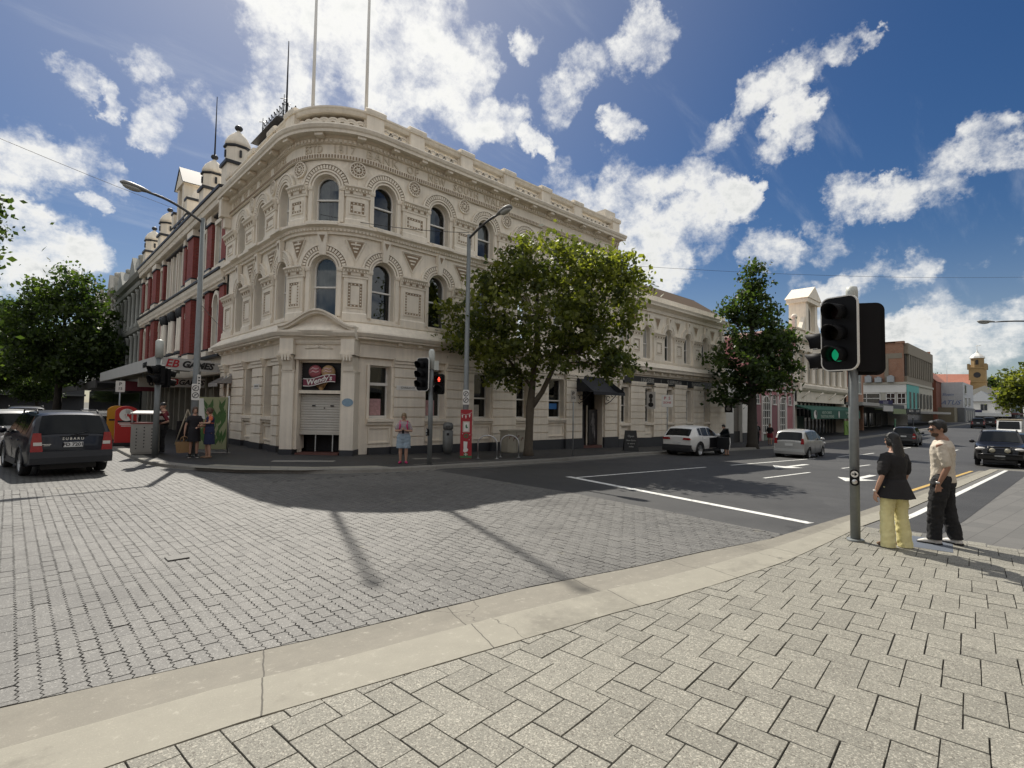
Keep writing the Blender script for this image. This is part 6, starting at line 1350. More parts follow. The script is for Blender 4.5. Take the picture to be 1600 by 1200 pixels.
# ================================================================== vehicles
RUBBER = mat('tyre_rubber', (.016, .016, .017), .85, var=.3); ALLOY = mat('alloy_wheel', (.42, .43, .44), .35, metal=.8, var=.08)
CGLASS = mat('car_glass', (.008, .010, .012), .06, var=.5, scale=1.3, spec=.16); TRIM = mat('car_trim', (.02, .021, .024), .6); CHROME = mat('chrome', (.7, .7, .72), .12, metal=1, var=.03)
LAMPR = mat('tail_lamp_red', (.30, .012, .015), .15, var=.25, scale=14, coat=.6); LAMPC = mat('lamp_clear', (.62, .60, .56), .12, var=.1, coat=.8); PLATE = mat('number_plate', (.62, .63, .62), .5, var=.05)
def paint(name, c, metal=0, rough=.3):
    return mat(name, c, rough, metal=metal, var=.04, coat=.3, spec=.3)
def curve(pts):
    def f(x):
        if x <= pts[0][0]: return pts[0][1]
        for (a, b), (c, d) in zip(pts, pts[1:]):
            if x <= c:
                t = (x-a)/(c-a); return b+(d-b)*t
        return pts[-1][1]
    return f
def car(name, label, loc, rz, P, group=None, faces_rear=True):
    """x runs from the tail (0) to the nose (L)"""
    t = thing(name, label, 'car', loc, rz, group); L, Wd = P['L'], P['W']/2; T = curve(P['top']); B = curve(P['belt']); PL_ = curve(P.get('plan', [(0, .86), (.12, .94), (.6, 1), (L-.9, 1), (L-.35, .93), (L-.08, .80), (L, .70)]))
    zs = P.get('sill', .24); body = P['paint']; H = max(z for _, z in P['top']); x0 = -L/2; SL = curve([(0, zs+.16), (.45, zs), (L-.5, zs), (L, zs+.1)])
    wt = P.get('tumble', .77)
    xs = sorted(set([round(L*i/44, 3) for i in range(45)] + [p[0] for p in P['top']] + [p[0] for p in P['belt']] + [.03, .07, L-.03, L-.07]))
    def wr(x):
        w = Wd*PL_(x); k = min(1, max(0, (T(x)-B(x))/(H-B(x)+1e-6))); return w*(.97 - (.97-wt)*k)
    def sec(x):
        w = Wd*PL_(x); b, tp, z0 = B(x), max(T(x), B(x)+.012), SL(x)
        hw = wr(x); h = [(w*.90, z0), (w*.97, z0+.07), (w*1.0, z0+(b-z0)*.45), (w*1.0, z0+(b-z0)*.72), (w*.985, b-.05), (w*.965, b)]
        up = min(.05, (tp-b)*.5)
        h += [(w*.965+(hw-w*.965)*.5, b+(tp-up-b)*.5), (hw, tp-up), (hw*.93, tp-up*.35), (hw*.6, tp+.012), (hw*.3, tp+.02), (0, tp+.024)]
        return h
    vs = []; k = 12
    for x in xs:
        h = sec(x); full = h + [(-y, z) for y, z in h[-2::-1]]; vs += [(x0+x, y, z) for y, z in full]
    n = 2*k-1; fs = []
    for i in range(len(xs)-1):
        for j in range(n): fs.append((i*n+j, i*n+(j+1) % n, (i+1)*n+(j+1) % n, (i+1)*n+j))
    m = MB(); m.add(vs, fs, True); m.add(vs[:n], [tuple(range(n))]); m.add(vs[-n:], [tuple(range(n))[::-1]])
    bo = m.build('body', body, t)
    wx = (P['rear_axle'], P['rear_axle']+P['wb']); wr_ = P.get('wheel', .32)
    cut = MB()
    for x in wx:
        for s in (-1, 1): cut.cyl((x0+x, s*(Wd-.30), wr_), (x0+x, s*(Wd+.2), wr_), wr_+.055, n=28)
    co = cut.build('cutter', None, t)
    md = bo.modifiers.new('b', 'BOOLEAN'); md.object = co; md.operation = 'DIFFERENCE'; md.solver = 'EXACT'
    baked(bo); bpy.data.objects.remove(co)
    for p in bo.data.polygons: p.use_smooth = True
    bo.data.materials.clear(); bo.data.materials.append(body)
    try:
        import numpy as np
        bo.data.set_sharp_from_angle(angle=radians(38))
    except Exception: pass
    arch = MB(); lin = MB()
    for x in wx:
        for s in (-1, 1):
            lin.cyl((x0+x, s*(Wd-.34), wr_+.02), (x0+x, s*(Wd-.31), wr_+.02), wr_+.06)
            if P.get('clad'):
                pts = []
                for i in range(15):
                    a = radians(-8+196*i/14); pts.append((x0+x+(wr_+.07)*cos(a), s*(Wd*PL_(x)-.006), wr_+(wr_+.07)*sin(a)))
                arch.tube(pts, [(.028, .034)]*15, 6)
    lin.box(x0+.3, x0+L-.3, -Wd+.32, Wd-.32, .17, zs+.12); lin.build('underbody', BLACKP, t)
    if P.get('clad'):
        for s in (-1, 1): arch.box(x0+wx[0]+wr_, x0+wx[1]-wr_, s*Wd*.955-.03, s*Wd*.955+.03+(0 if s > 0 else 0), zs-.02, zs+.13)
        arch.build('cladding', P['clad'], t)
    for x in wx:
        for s in (-1, 1):
            w = thing_part = MB(); y0, y1 = s*(Wd-.21), s*(Wd-.005)
            prof = [(wr_-.10, 0), (wr_-.02, 0), (wr_, .035), (wr_, .17), (wr_-.02, .205), (wr_-.088, .205), (wr_-.088, .10)]
            q = MB(lambda a, b, c, x=x, y0=y0, s=s: (x0+x+a, y0+s*c, wr_+b)); q.lathe(prof, n=24); ty = q.build('wheel', RUBBER, t)
            q = MB(lambda a, b, c, x=x, y0=y0, s=s: (x0+x+a, y0+s*c, wr_+b)); R_ = wr_-.085
            q.lathe([(R_, .12), (R_, .19), (R_-.025, .195), (R_-.03, .13)], n=22); q.lathe([(.055, .11), (.055, .185), (.03, .19)], n=12)
            for a in range(P.get('spokes', 6)):
                an = 2*pi*a/P.get('spokes', 6); q.tube([(.03*cos(an), .03*sin(an), .175), (R_*cos(an), R_*sin(an), .165)], [(.035, .014), (.028, .012)], 6)
            q.build('rim', P.get('rim', ALLOY), ty)
            q = MB(lambda a, b, c, x=x, y0=y0, s=s: (x0+x+a, y0+s*c, wr_+b)); q.lathe([(0, .09), (R_, .09), (R_, .10), (0, .10)], n=18); q.build('brake_disc', TRIM, ty)
    # glass
    def side_pane(nm, xa, xb, s, lo=.035, hi=.075):
        m = MB(); v = []; N_ = 14
        for i in range(N_+1):
            x = xa+(xb-xa)*i/N_; zb, zt = B(x)+lo, T(x)-hi
            if zt < zb+.02: zt = zb+.002
            w = Wd*PL_(x)*.965; hw = wr(x); up = min(.05, (T(x)-B(x))*.5); tt = T(x)-up
            f = lambda z: (w+(hw-w)*max(0, min(1, (z-B(x))/(tt-B(x)+1e-6))))
            v += [(x0+x, s*(f(zb)+.007), zb), (x0+x, s*(f(zt)+.007), zt)]
        m.add(v, [(2*i, 2*i+2, 2*i+3, 2*i+1) for i in range(N_)], True); return m.build(nm, CGLASS, t)
    for s in (-1, 1):
        for xa, xb in P['panes']: side_pane('side_window', xa, xb, s)
    def cross_pane(nm, xa, xb, kw=.86, ext=0):
        m = MB(); v = []; N_ = 10; c = 8
        for i in range(N_+1):
            x = xa+(xb-xa)*i/N_; hw = wr(x)
            for j in range(c+1):
                u = -kw+2*kw*j/c; au = abs(u); z = T(x)+.024-(.004 if au < .3 else .004+(au-.3)*.026 if au < .6 else .012+(au-.6)*.09)
                dx = -.012 if xa < L/2 else .012
                v.append((x0+x+dx, u*hw, z+.006))
        m.add(v, [(i*(c+1)+j, (i+1)*(c+1)+j, (i+1)*(c+1)+j+1, i*(c+1)+j+1) for i in range(N_) for j in range(c)], True); return m.build(nm, CGLASS, t)
    bw_ = cross_pane('rear_window', *P['rear_glass']); fw_ = cross_pane('windscreen', *P['front_glass'])
    # door shuts and handles
    q = MB(); 
    for xd in P.get('shuts', []):
        for s in (-1, 1): q.tube([(x0+xd, s*(Wd*PL_(xd)*1.002), zs+.14), (x0+xd, s*(Wd*PL_(xd)*1.004), (zs+B(xd))/2), (x0+xd, s*(Wd*PL_(xd)*.985), B(xd)-.02)], .005, 4)
    if P.get('shuts'): q.build('door_shut_line', BLACKP, t)
    for xd in P.get('handles', []):
        for s in (-1, 1):
            q = MB(); q.ell((x0+xd, s*(Wd*PL_(xd)*.995+.008), B(xd)-.13), (.09, .018, .02), 8, 6); q.build('door_handle', P.get('handle', body), t)
    for s in (-1, 1):
        q = MB(); xm = P['mirror']; q.ell((x0+xm, s*(Wd*PL_(xm)+.11), B(xm)+.09), (.06, .12, .085), 10, 8); q.tube([(x0+xm, s*(Wd*.93), B(xm)+.04), (x0+xm, s*(Wd+.05), B(xm)+.06)], .022, 6); q.build('mirror', P.get('mirror_mat', body), t)
    # tail and nose
    for s in (-1, 1):
        yq = Wd*PL_(.02)
        za, zb, ya, yb, xa, xb = P['tail_lamp']
        q = MB(); q.prism([(s*yq*ya, za), (s*yq*yb, za), (s*yq*(yb-.01), (za+zb)/2), (s*yq*(yb-.05), zb), (s*yq*(ya+.06), zb)], x0-.02+xa, x0+xb, 'x'); tl = q.build('tail_lamp', LAMPR, t)
        if P.get('tail_clear'):
            z1, z2 = P['tail_clear']; q = MB(); q.box(x0-.028+xa, x0+xa, *sorted((s*yq*(ya+.03), s*yq*(yb-.06))), z1, z2); q.build('reverse_lens', LAMPC, tl)
        q = MB(); q.ell((x0+L-.16, s*Wd*.74*P.get('hl_y', 1), P['head_z']), (.12, .2, .085), 12, 8); q.build('headlight', LAMPC, t)
    q = MB(); b0, b1 = P['bumper']; yq = Wd*PL_(.05)
    q.prism([(x0-.05, b0), (x0-.065, (b0+b1)/2), (x0-.04, b1), (x0+.25, b1), (x0+.25, b0)], -yq*1.0, yq*1.0, 'y'); q.build('bumper', P.get('bumper_mat', body), t)
    q = MB(); q.box(x0+L-.04, x0+L+.015, -Wd*.5, Wd*.5, .42, .62); q.box(x0+L-.06, x0+L+.0, -Wd*.6, Wd*.6, .25, .36); q.build('grille', BLACKP, t)
    pz, txt = P['plate']; 
    q = MB(); q.box(x0-.05+P.get('plate_x', 0), x0-.035+P.get('plate_x', 0), -.19, .19, pz-.06, pz+.06); pl_ = q.build('number_plate', PLATE, t)
    if txt:
        q = MB(); add_text(q, txt, .115, lambda a, b, c: (x0-.052+P.get('plate_x', 0)-c, -a, pz+b), ext=.001, bold=.003); q.build('plate_lettering', BLACKP, pl_)
    q = MB(); q.box(x0+L+.005, x0+L+.02, -.19, .19, .40, .51); q.build('front_plate', PLATE, t)
    if P.get('rails'):
        for s in (-1, 1):
            q = MB(); a, b = P['rails']; y = wt*Wd*.93; q.tube([(x0+a, s*y, T(a)-.01), (x0+a+.12, s*y, T(a+.12)+.06), (x0+b-.12, s*y, T(b-.12)+.06), (x0+b, s*y, T(b)-.01)], [(.02, .018)]*4, 6); q.build('roof_rail', P.get('rail_mat', TRIM), t)
    t['L'] = L; del t['L']
    return t, x0, Wd
NAVY = paint('navy_paint', (.003, .005, .012)); WHITEC = paint('white_car_paint', (.70, .70, .68)); SILVER = paint('silver_paint', (.44, .44, .43), .5, .3); BLACKC = paint('black_car_paint', (.006, .006, .007)); GREYC = paint('grey_paint', (.12, .125, .13), .4, .3)
CLADG = mat('grey_cladding', (.022, .024, .028), .6)
WAGON = dict(L=4.45, W=1.735, top=[(0, .98), (.03, 1.03), (.30, 1.50), (.50, 1.56), (1.6, 1.60), (2.5, 1.56), (3.25, 1.06), (3.4, 1.02), (4.2, .86), (4.40, .68), (4.45, .55)], belt=[(0, .97), (.3, 1.02), (3.2, .97), (4.2, .80), (4.45, .55)],
    plan=[(0, .90), (.10, .96), (.5, 1), (3.5, 1), (4.1, .93), (4.38, .80), (4.45, .70)], paint=NAVY, rear_axle=.92, wb=2.525, wheel=.335, panes=[(.42, .98), (1.05, 1.95), (2.02, 3.0)], rear_glass=(.035, .30), front_glass=(2.55, 3.22), shuts=[1.0, 2.0, 3.1], handles=[1.25, 2.2], mirror=2.95,
    tail_lamp=(.63, 1.08, .72, 1.01, .0, .22), tail_clear=(.78, .86), head_z=.78, bumper=(.33, .63), bumper_mat=CLADG, plate=(.79, 'FD 7201'), rails=(.6, 2.5), clad=CLADG, spokes=5, tumble=.745)
HATCH = dict(L=4.28, W=1.765, top=[(0, .98), (.04, 1.03), (.42, 1.38), (.62, 1.50), (1.5, 1.55), (2.1, 1.52), (2.95, 1.10), (3.1, 1.06), (3.9, .92), (4.2, .74), (4.28, .55)], belt=[(0, .96), (.5, 1.08), (1.2, 1.02), (2.9, .97), (3.9, .84), (4.28, .55)],
    paint=WHITEC, rear_axle=.83, wb=2.57, wheel=.345, panes=[(.75, 1.05), (1.1, 1.75), (1.8, 2.7)], rear_glass=(.06, .44), front_glass=(2.15, 2.92), shuts=[1.08, 1.8], handles=[1.3], mirror=2.62,
    tail_lamp=(.86, .96, .45, 1.0, -.01, .3), head_z=.80, bumper=(.28, .60), bumper_mat=TRIM, plate=(.70, ''), clad=TRIM, spokes=5)
MINI = dict(L=3.85, W=1.675, top=[(0, .86), (.03, .95), (.28, 1.38), (.46, 1.47), (1.5, 1.525), (2.2, 1.48), (3.15, .98), (3.6, .85), (3.78, .70), (3.85, .55)], belt=[(0, .85), (.4, .98), (3.0, .90), (3.6, .78), (3.85, .52)],
    paint=SILVER, rear_axle=.62, wb=2.45, wheel=.295, panes=[(.42, .75), (.8, 1.5), (1.56, 2.3), (2.4, 2.85)], rear_glass=(.035, .28), front_glass=(2.25, 3.1), shuts=[.78, 1.53, 2.5], handles=[1.0, 1.8], mirror=2.5,
    tail_lamp=(.78, 1.08, .78, 1.0, .0, .2), head_z=.72, bumper=(.24, .52), plate=(.74, ''), spokes=7)
SUV = dict(L=4.75, W=1.88, top=[(0, 1.05), (.04, 1.12), (.35, 1.62), (.55, 1.70), (1.8, 1.74), (2.6, 1.70), (3.3, 1.18), (3.4, 1.14), (4.45, 1.02), (4.68, .88), (4.75, .62)], belt=[(0, 1.04), (.4, 1.12), (3.3, 1.08), (4.4, .96), (4.75, .6)], sill=.34,
    paint=BLACKC, rear_axle=.98, wb=2.75, wheel=.38, panes=[(.5, 1.1), (1.18, 2.05), (2.12, 3.0)], rear_glass=(.05, .36), front_glass=(2.65, 3.28), shuts=[1.14, 2.08], handles=[1.4, 2.3], mirror=3.0,
    tail_lamp=(.8, 1.2, .76, 1.0, 0, .2), head_z=.88, bumper=(.36, .70), bumper_mat=TRIM, plate=(.9, ''), rails=(.7, 2.6), clad=TRIM, spokes=6)
rd = lambda x: g(x)-.1
# navy wagon at the left, tail towards us
w1, wx0, wW = car('parked_wagon', 'dark navy station wagon with red tail lamps at the left edge', (.93, 19.3, rd(0)), pi/2+.12, WAGON)
q = MB(); add_text(q, 'SUBARU', .085, lambda a, b, c: (wx0-.004-c, -a, .93+b), ext=.002, spacing=1.5, bold=.002); q.build('tailgate_lettering', CHROME, w1)
q = MB(); q.box(wx0-.03, wx0+.0, -.26, .26, .985, 1.0); q.tube([(wx0-.02, .05, 1.02), (wx0+.05, -.3, 1.1)], .012, 5); q.box(wx0-.035, wx0, -.3, -.02, 1.01, 1.03); q.build('rear_wiper', TRIM, w1)
q = MB(); q.box(wx0-.015, wx0+.0, .42, .62, .80, .815); q.box(wx0-.015, wx0+.0, .44, .56, .77, .782); q.build('badge', CHROME, w1)
q = MB(); q.ell((wx0+.42, .0, 1.14), (.05, .24, .16), 10, 8); q.build('seat_back', TRIM, w1)
# white hatch at the kerb with its driver's door open
w2, x2, W2 = car('parked_hatchback', 'white small hatchback at the kerb with its driver door open', (27.0, 13.62, rd(27)), 0, HATCH)
q = MB(); H0 = Vector((x2+2.78, -W2+.02, 0)); a_ = radians(62); dv = Vector((-cos(a_), -sin(a_), 0)); nn = Vector((dv.y, -dv.x, 0))
def dr(u, z, o=0): p = H0+dv*u+nn*o; return (p.x, p.y, z)
for o, m_, nm in ((0, WHITEC, 'open_door'), (.05, TRIM, 'door_lining')):
    q = MB(); q.add([dr(0, .34, o), dr(1.0, .34, o), dr(1.08, .7, o), dr(1.05, .98, o), dr(0, .96, o), dr(0, .34, o+.05), dr(1.0, .34, o+.05), dr(1.08, .7, o+.05), dr(1.05, .98, o+.05), dr(0, .96, o+.05)], [(0, 1, 2, 3, 4), (9, 8, 7, 6, 5)]+[(i, (i+1) % 5, 5+(i+1) % 5, 5+i) for i in range(5)]); d_ = q.build(nm, m_, w2) if nm == 'open_door' else q.build(nm, m_, d_)
q = MB(); q.tube([dr(.02, .96), dr(.62, 1.42, .06), dr(.98, 1.44, .08), dr(1.05, .98, .02)], .022, 6); q.build('door_frame', TRIM, d_)
q = MB(); q.add([dr(.05, .97, .02), dr(1.03, .98, .02), dr(.96, 1.42, .08), dr(.62, 1.40, .06)], [(0, 1, 2, 3)]); q.build('door_pane', CGLASS, d_)
q = MB(); q.box(x2+1.85, x2+2.72, -W2-.004, -W2+.05, .40, .94); q.build('door_opening', BLACKP, w2)
w3, x3, W3 = car('parked_hatchback', 'silver compact hatchback driving away in the lane', (32.0, 10.0, rd(32)), .02, MINI)
w4, _, _ = car('parked_wagon', 'black wagon driving away behind the two pedestrians', (55.2, 8.9, rd(55)), .05, dict(WAGON, paint=BLACKC, plate=(.83, ''), bumper_mat=BLACKC, clad=None))
w5, x5, W5 = car('parked_offroader', 'black four wheel drive with twin round driving lights facing the camera', (36.95, 2.12, rd(35)), pi+.06, SUV)
N5 = x5+4.75
q = MB(); q.box(N5-.1, N5+.12, -.8, .8, .42, .62); q.tube([(N5+.1, -.78, .6), (N5+.14, -.5, .64), (N5+.14, .5, .64), (N5+.1, .78, .6)], .05, 8)
for s in (-.42, .42): q.tube([(N5+.13, s, .62), (N5+.08, s*.95, 1.02)], .035, 8)
q.tube([(N5+.08, -.42, 1.0), (N5+.08, .42, 1.0)], .035, 8); q.build('bull_bar', BLACKC, w5)
for s in (-.27, .27):
    q = MB(lambda a, b, c, s=s: (N5+.12+c, s+a, .83+b)); q.lathe([(.02, -.07), (.1, -.04), (.115, 0), (.11, .03), (0, .035)], n=16); q.build('driving_light', mat('lamp_cream', (.5, .47, .36), .2, coat=.8), w5)
q = MB(); q.box(N5+.15, N5+.165, -.19, .19, .55, .66); q.build('bull_bar_plate', PLATE, w5)
w6, _, _ = car('parked_wagon', 'dark blue car parked behind the black four wheel drive at the right edge', (42.6, 1.55, rd(40)), pi+.03, dict(WAGON, paint=paint('blue_car_paint', (.02, .04, .08)), plate=(.83, ''), clad=None, bumper_mat=None or NAVY))
# traffic farther off: copies of the cars above
far_cars = [(w4, (112, 8.9), .1, 'distant dark wagon by the graffiti building, left of two'), (w4, (121, 8.3), .2, 'distant dark wagon by the graffiti building, right of two'), (w3, (.1, 27.5), pi/2, 'silver car roof showing over the navy wagon, nearest behind it'), (w4, (-3.0, 26.5), pi/2, 'dark car roof beside the silver one behind the navy wagon'), (w4, (-5.6, 29), -pi/2, 'black car far left beyond the navy wagon, facing this way'), (w4, (.6, 36), pi/2, 'black car farthest up the left street')]
for src, (x, y), rz, lb in far_cars: dup(src, (x, y, rd(x)), rz, lb)
v = thing('parked_van', 'white van with beige roof far down the road behind the off road car', 'van', (74, 3.4, rd(74)), pi)
q = MB(); q.prism([(-2.4, .35), (2.4, .35), (2.45, .9), (2.1, 1.15), (1.6, 1.95), (-2.3, 2.0), (-2.42, 1.0)], -.9, .9, 'y'); q.build('body', WHITEC, v)
q = MB(); q.box(-2.3, 1.55, -.88, .88, 2.0, 2.12); q.build('roof', mat('beige_roof', (.5, .43, .3), .6), v)
q = MB(); q.add([(2.13, -.8, 1.17), (2.13, .8, 1.17), (1.66, .75, 1.9), (1.66, -.75, 1.9)], [(0, 1, 2, 3)]); q.build('windscreen', CGLASS, v)
for s in (-1, 1):
    q = MB(); q.add([(x, s*.905, z) for x, z in ((.5, 1.2), (1.9, 1.2), (1.5, 1.85), (.5, 1.85))], [(0, 1, 2, 3)]); q.build('side_window', CGLASS, v)
    q = MB(); q.ell((2.4, s*.65, .85), (.06, .14, .1)); q.build('headlight', LAMPC, v)
    for x in (-1.5, 1.5): q = MB(); q.cyl((x, s*.72, .34), (x, s*.92, .34), .34); q.build('wheel', RUBBER, v)
# ================================================================== street furniture
LENS_OFF = {'r': mat('lens_red_off', (.012, .003, .003), .5, spec=.2), 'a': mat('lens_amber_off', (.010, .007, .003), .5, spec=.2), 'g': mat('lens_green_off', (.003, .010, .006), .5, spec=.2)}
G_ON = mat('lens_green_lit', (.0, .10, .05), .5, var=.0, emit=(.01, .42, .19), estr=.42); R_ON = mat('lens_red_lit', (.4, .02, .02), .4, var=0, emit=(1, .09, .05), estr=1.6)
SIGB = mat('signal_black', (.006, .006, .007), .6, var=.15, spec=.2); GREYPOLE = mat('weathered_pole', (.21, .225, .225), .6, metal=.35, var=.2, scale=9, streak=.7)
def rrect(w, h, r, n=6):
    pts = []
    for cx, cy, a0 in ((w/2-r, h/2-r, 0), (-w/2+r, h/2-r, 90), (-w/2+r, -h/2+r, 180), (w/2-r, -h/2+r, 270)):
        for i in range(n+1): a = radians(a0+90*i/n); pts.append((cx+r*cos(a), cy+r*sin(a)))
    return pts
def head(root, c, ang, kinds, lit=None, r=.1, board=True, border=True, man=None, name='signal_head'):
    """a lantern column facing along ang (radians from +x); c is its centre"""
    f = Vector((cos(ang), sin(ang), 0)); s = Vector((-sin(ang), cos(ang), 0)); c = Vector(c)
    F = lambda a, d, z: tuple(c+s*a+f*d+Vector((0, 0, z)))
    n = len(kinds); st = .305; hh = n*st
    q = MB(F); q.prism(rrect(.30, hh+.04, .06), -.14, .0, 'y')
    bd = q.build(name, SIGB, root, world=True)
    if board:
        q = MB(F); q.prism(rrect(.49, hh+.14, .11), -.02, .012, 'y'); q.build('backing_board', SIGB, bd, world=True)
        o, i_ = rrect(.512, hh+.162, .12), rrect(.482, hh+.132, .106); k = len(o); q = MB(F)
        q.add([(a, d, b) for d in (-.022, .016) for a, b in o+i_], [(j, (j+1) % k, 2*k+(j+1) % k, 2*k+j) for j in range(k)]+[(2*k+j, 2*k+(j+1) % k, 3*k+(j+1) % k, 3*k+j) for j in range(k)]+[(j, k+j, k+(j+1) % k, (j+1) % k) for j in range(k)]+[(k+j, 3*k+j, 3*k+(j+1) % k, k+(j+1) % k) for j in range(k)])
        if border: q.build('white_border', WHITEP, bd, world=True)
    for j, kd in enumerate(kinds):
        z = hh/2-st*(j+.5)
        q = MB(F); N_ = 16; a0, a1 = radians(-50), radians(230); vs = []
        for i in range(N_+1):
            a = a0+(a1-a0)*i/N_; sl = .25+.09*max(0, sin(a)); rr_ = r+.018
            vs += [(rr_*cos(a), .0, z+rr_*sin(a)), (rr_*1.03*cos(a), sl, z+rr_*1.03*sin(a)-.02), (rr_*1.0*cos(a)*.97, sl, z+rr_*.97*sin(a)-.02), (rr_*.96*cos(a), .0, z+rr_*.96*sin(a))]
        q.add(vs, [(4*i+k, 4*i+4+k, 4*i+4+(k+1) % 4, 4*i+(k+1) % 4) for i in range(N_) for k in range(4)], True); q.build('visor', SIGB, bd, world=True)
        q = MB(F); m_ = LENS_OFF[kd]
        if lit == j and not man: m_ = G_ON if kd == 'g' else R_ON
        q.add([(0, .045, z)]+[(r*cos(2*pi*i/20), .02, z+r*sin(2*pi*i/20)) for i in range(20)], [(0, 1+i, 1+(i+1) % 20) for i in range(20)], True); q.build('lens', m_, bd, world=True)
        if lit == j and man:
            q = MB(F); q.ell((0, .055, z+.055), (.02, .008, .022), 8, 6); q.tube([(0, .055, z+.03), (0, .055, z-.015)], [.03, .022], 6); q.tube([(-.012, .055, z-.01), (-.02, .055, z-.075)], .012, 5); q.tube([(.012, .055, z-.01), (.02, .055, z-.075)], .012, 5); q.tube([(-.03, .055, z+.025), (-.035, .055, z-.02)], .009, 5); q.tube([(.03, .055, z+.025), (.035, .055, z-.02)], .009, 5); q.build('lit_figure', R_ON, bd, world=True)
    return bd
def button(root, x, y, z, ang):
    f = Vector((cos(ang), sin(ang), 0)); s = Vector((-sin(ang), cos(ang), 0)); c = Vector((x, y, z)); F = lambda a, d, zz: tuple(c+s*a+f*d+Vector((0, 0, zz)))
    F_ = F; F = lambda a, d, zz: F_(a*.76, .04+(d-.04)*.85, zz*.76)
    q = MB(F); q.prism(rrect(.15, .30, .065), .06, .14, 'y'); b = q.build('push_button_box', SIGB, root, world=True)
    q = MB(F); q.add([(.06*cos(2*pi*i/20), .142, .065+.06*sin(2*pi*i/20)) for i in range(20)], [tuple(range(20))]); q.build('button_disc', WHITEP, b, world=True)
    q = MB(F); q.add([(x_, .145, z_) for x_, z_ in ((-.045, .075), (.0, .075), (-.0, .105), (.048, .066), (.0, .027), (.0, .057), (-.045, .057))], [(0, 1, 5, 6), (2, 3, 4)]); q.build('arrow', SIGB, b, world=True)
    q = MB(F); q.lathe([(.0, 0), (.045, 0), (.04, .02), (0, .025)], (0, 0, 0)); q = MB(F); q.add([(0, .165, -.075)]+[(.045*cos(2*pi*i/16), .142, -.075+.045*sin(2*pi*i/16)) for i in range(16)], [(0, 1+i, 1+(i+1) % 16) for i in range(16)], True); q.build('button', STEEL, b, world=True)
# near signal
sx, sy = 8.84, 2.05; z0 = g(sx)
s1 = thing('traffic_signal', 'near traffic signal showing a green light, beside the two people', 'traffic light', (sx, sy, z0), 0, 'traffic signals')
q = MB(); q.tube([(0, 0, -.02), (0, 0, 3.36)], .063, 18); q.tube([(0, 0, -.01), (0, 0, .03)], .11, 18); q.build('pole', GREYPOLE, s1)
q = MB(); q.lathe([(.075, 3.2), (.078, 3.6), (.07, 3.67), (.0, 3.69)]); q.build('pole_cap', mat('pale_cap', (.50, .52, .48), .5), s1)
tocam = atan2(-sy, -sx)
head(s1, (sx-.26, sy+.10, 2.90), tocam-radians(26), 'rag', 2)
head(s1, (sx+.13, sy-.13, 2.84), radians(30), 'rag', None, border=False)
head(s1, (sx+.10, sy+.32, 2.70), radians(92), 'rg', None, board=False, r=.11)
q = MB(); q.tube([(sx-.14, sy+.06, 3.3), (sx, sy, 3.3)], .03, 6); q.tube([(sx-.14, sy+.06, 2.5), (sx, sy, 2.5)], .03, 6); q.tube([(sx+.08, sy-.16, 3.2), (sx, sy, 3.2)], .03, 6); q.tube([(sx+.08, sy+.26, 2.9), (sx, sy, 2.9)], .03, 6); q.build('bracket', SIGB, s1, world=True)
button(s1, sx, sy, .84, tocam)
# far signal on the bank corner
fx, fy = 9.77, 13.95; z0 = g(fx)
s2 = thing('traffic_signal', 'traffic signal with a lit red walking figure by the bank corner', 'traffic light', (fx, fy, z0), 0, 'traffic signals')
q = MB(); q.tube([(0, 0, 0), (0, 0, 3.2)], .075, 14); q.build('pole', GREYPOLE, s2); q = MB(); q.lathe([(.1, 3.05), (.1, 3.62), (.06, 3.7), (0, 3.7)], n=14); q.build('pole_cap', mat('pale_cap', (.50, .52, .48), .5), s2)
head(s2, (fx-.25, fy+.12, 2.80), radians(196), 'rag', None)
head(s2, (fx+.22, fy-.14, 2.50), atan2(-fy, -fx)-.25, 'rg', 0, board=False, man=True, r=.11)
q = MB(); q.box(fx+.02, fx+.2, fy-.12, fy+.1, 2.95, 3.25); q.build('control_box', mat('pale_cap', (.50, .52, .48), .5), s2, world=True)
button(s2, fx, fy, .95, radians(170))
# left signal on the other kerb
lx, ly = 3.52, 20.6
s3 = thing('traffic_signal', 'dark traffic signal on the kerb beside the steel litter bin', 'traffic light', (lx, ly, 0), 0, 'traffic signals')
q = MB(); q.tube([(0, 0, 0), (0, 0, 3.3)], .085, 14); q.build('pole', GREYPOLE, s3); q = MB(); q.lathe([(.12, 3.25), (.12, 3.8), (.06, 3.86), (0, 3.86)], n=14); q.build('pole_cap', mat('pale_cap', (.50, .52, .48), .5), s3)
head(s3, (lx-.05, ly-.2, 2.68), radians(205), 'rg', None, board=False, r=.12); head(s3, (lx+.26, ly+.1, 2.6), radians(40), 'rg', None, board=False, r=.11)
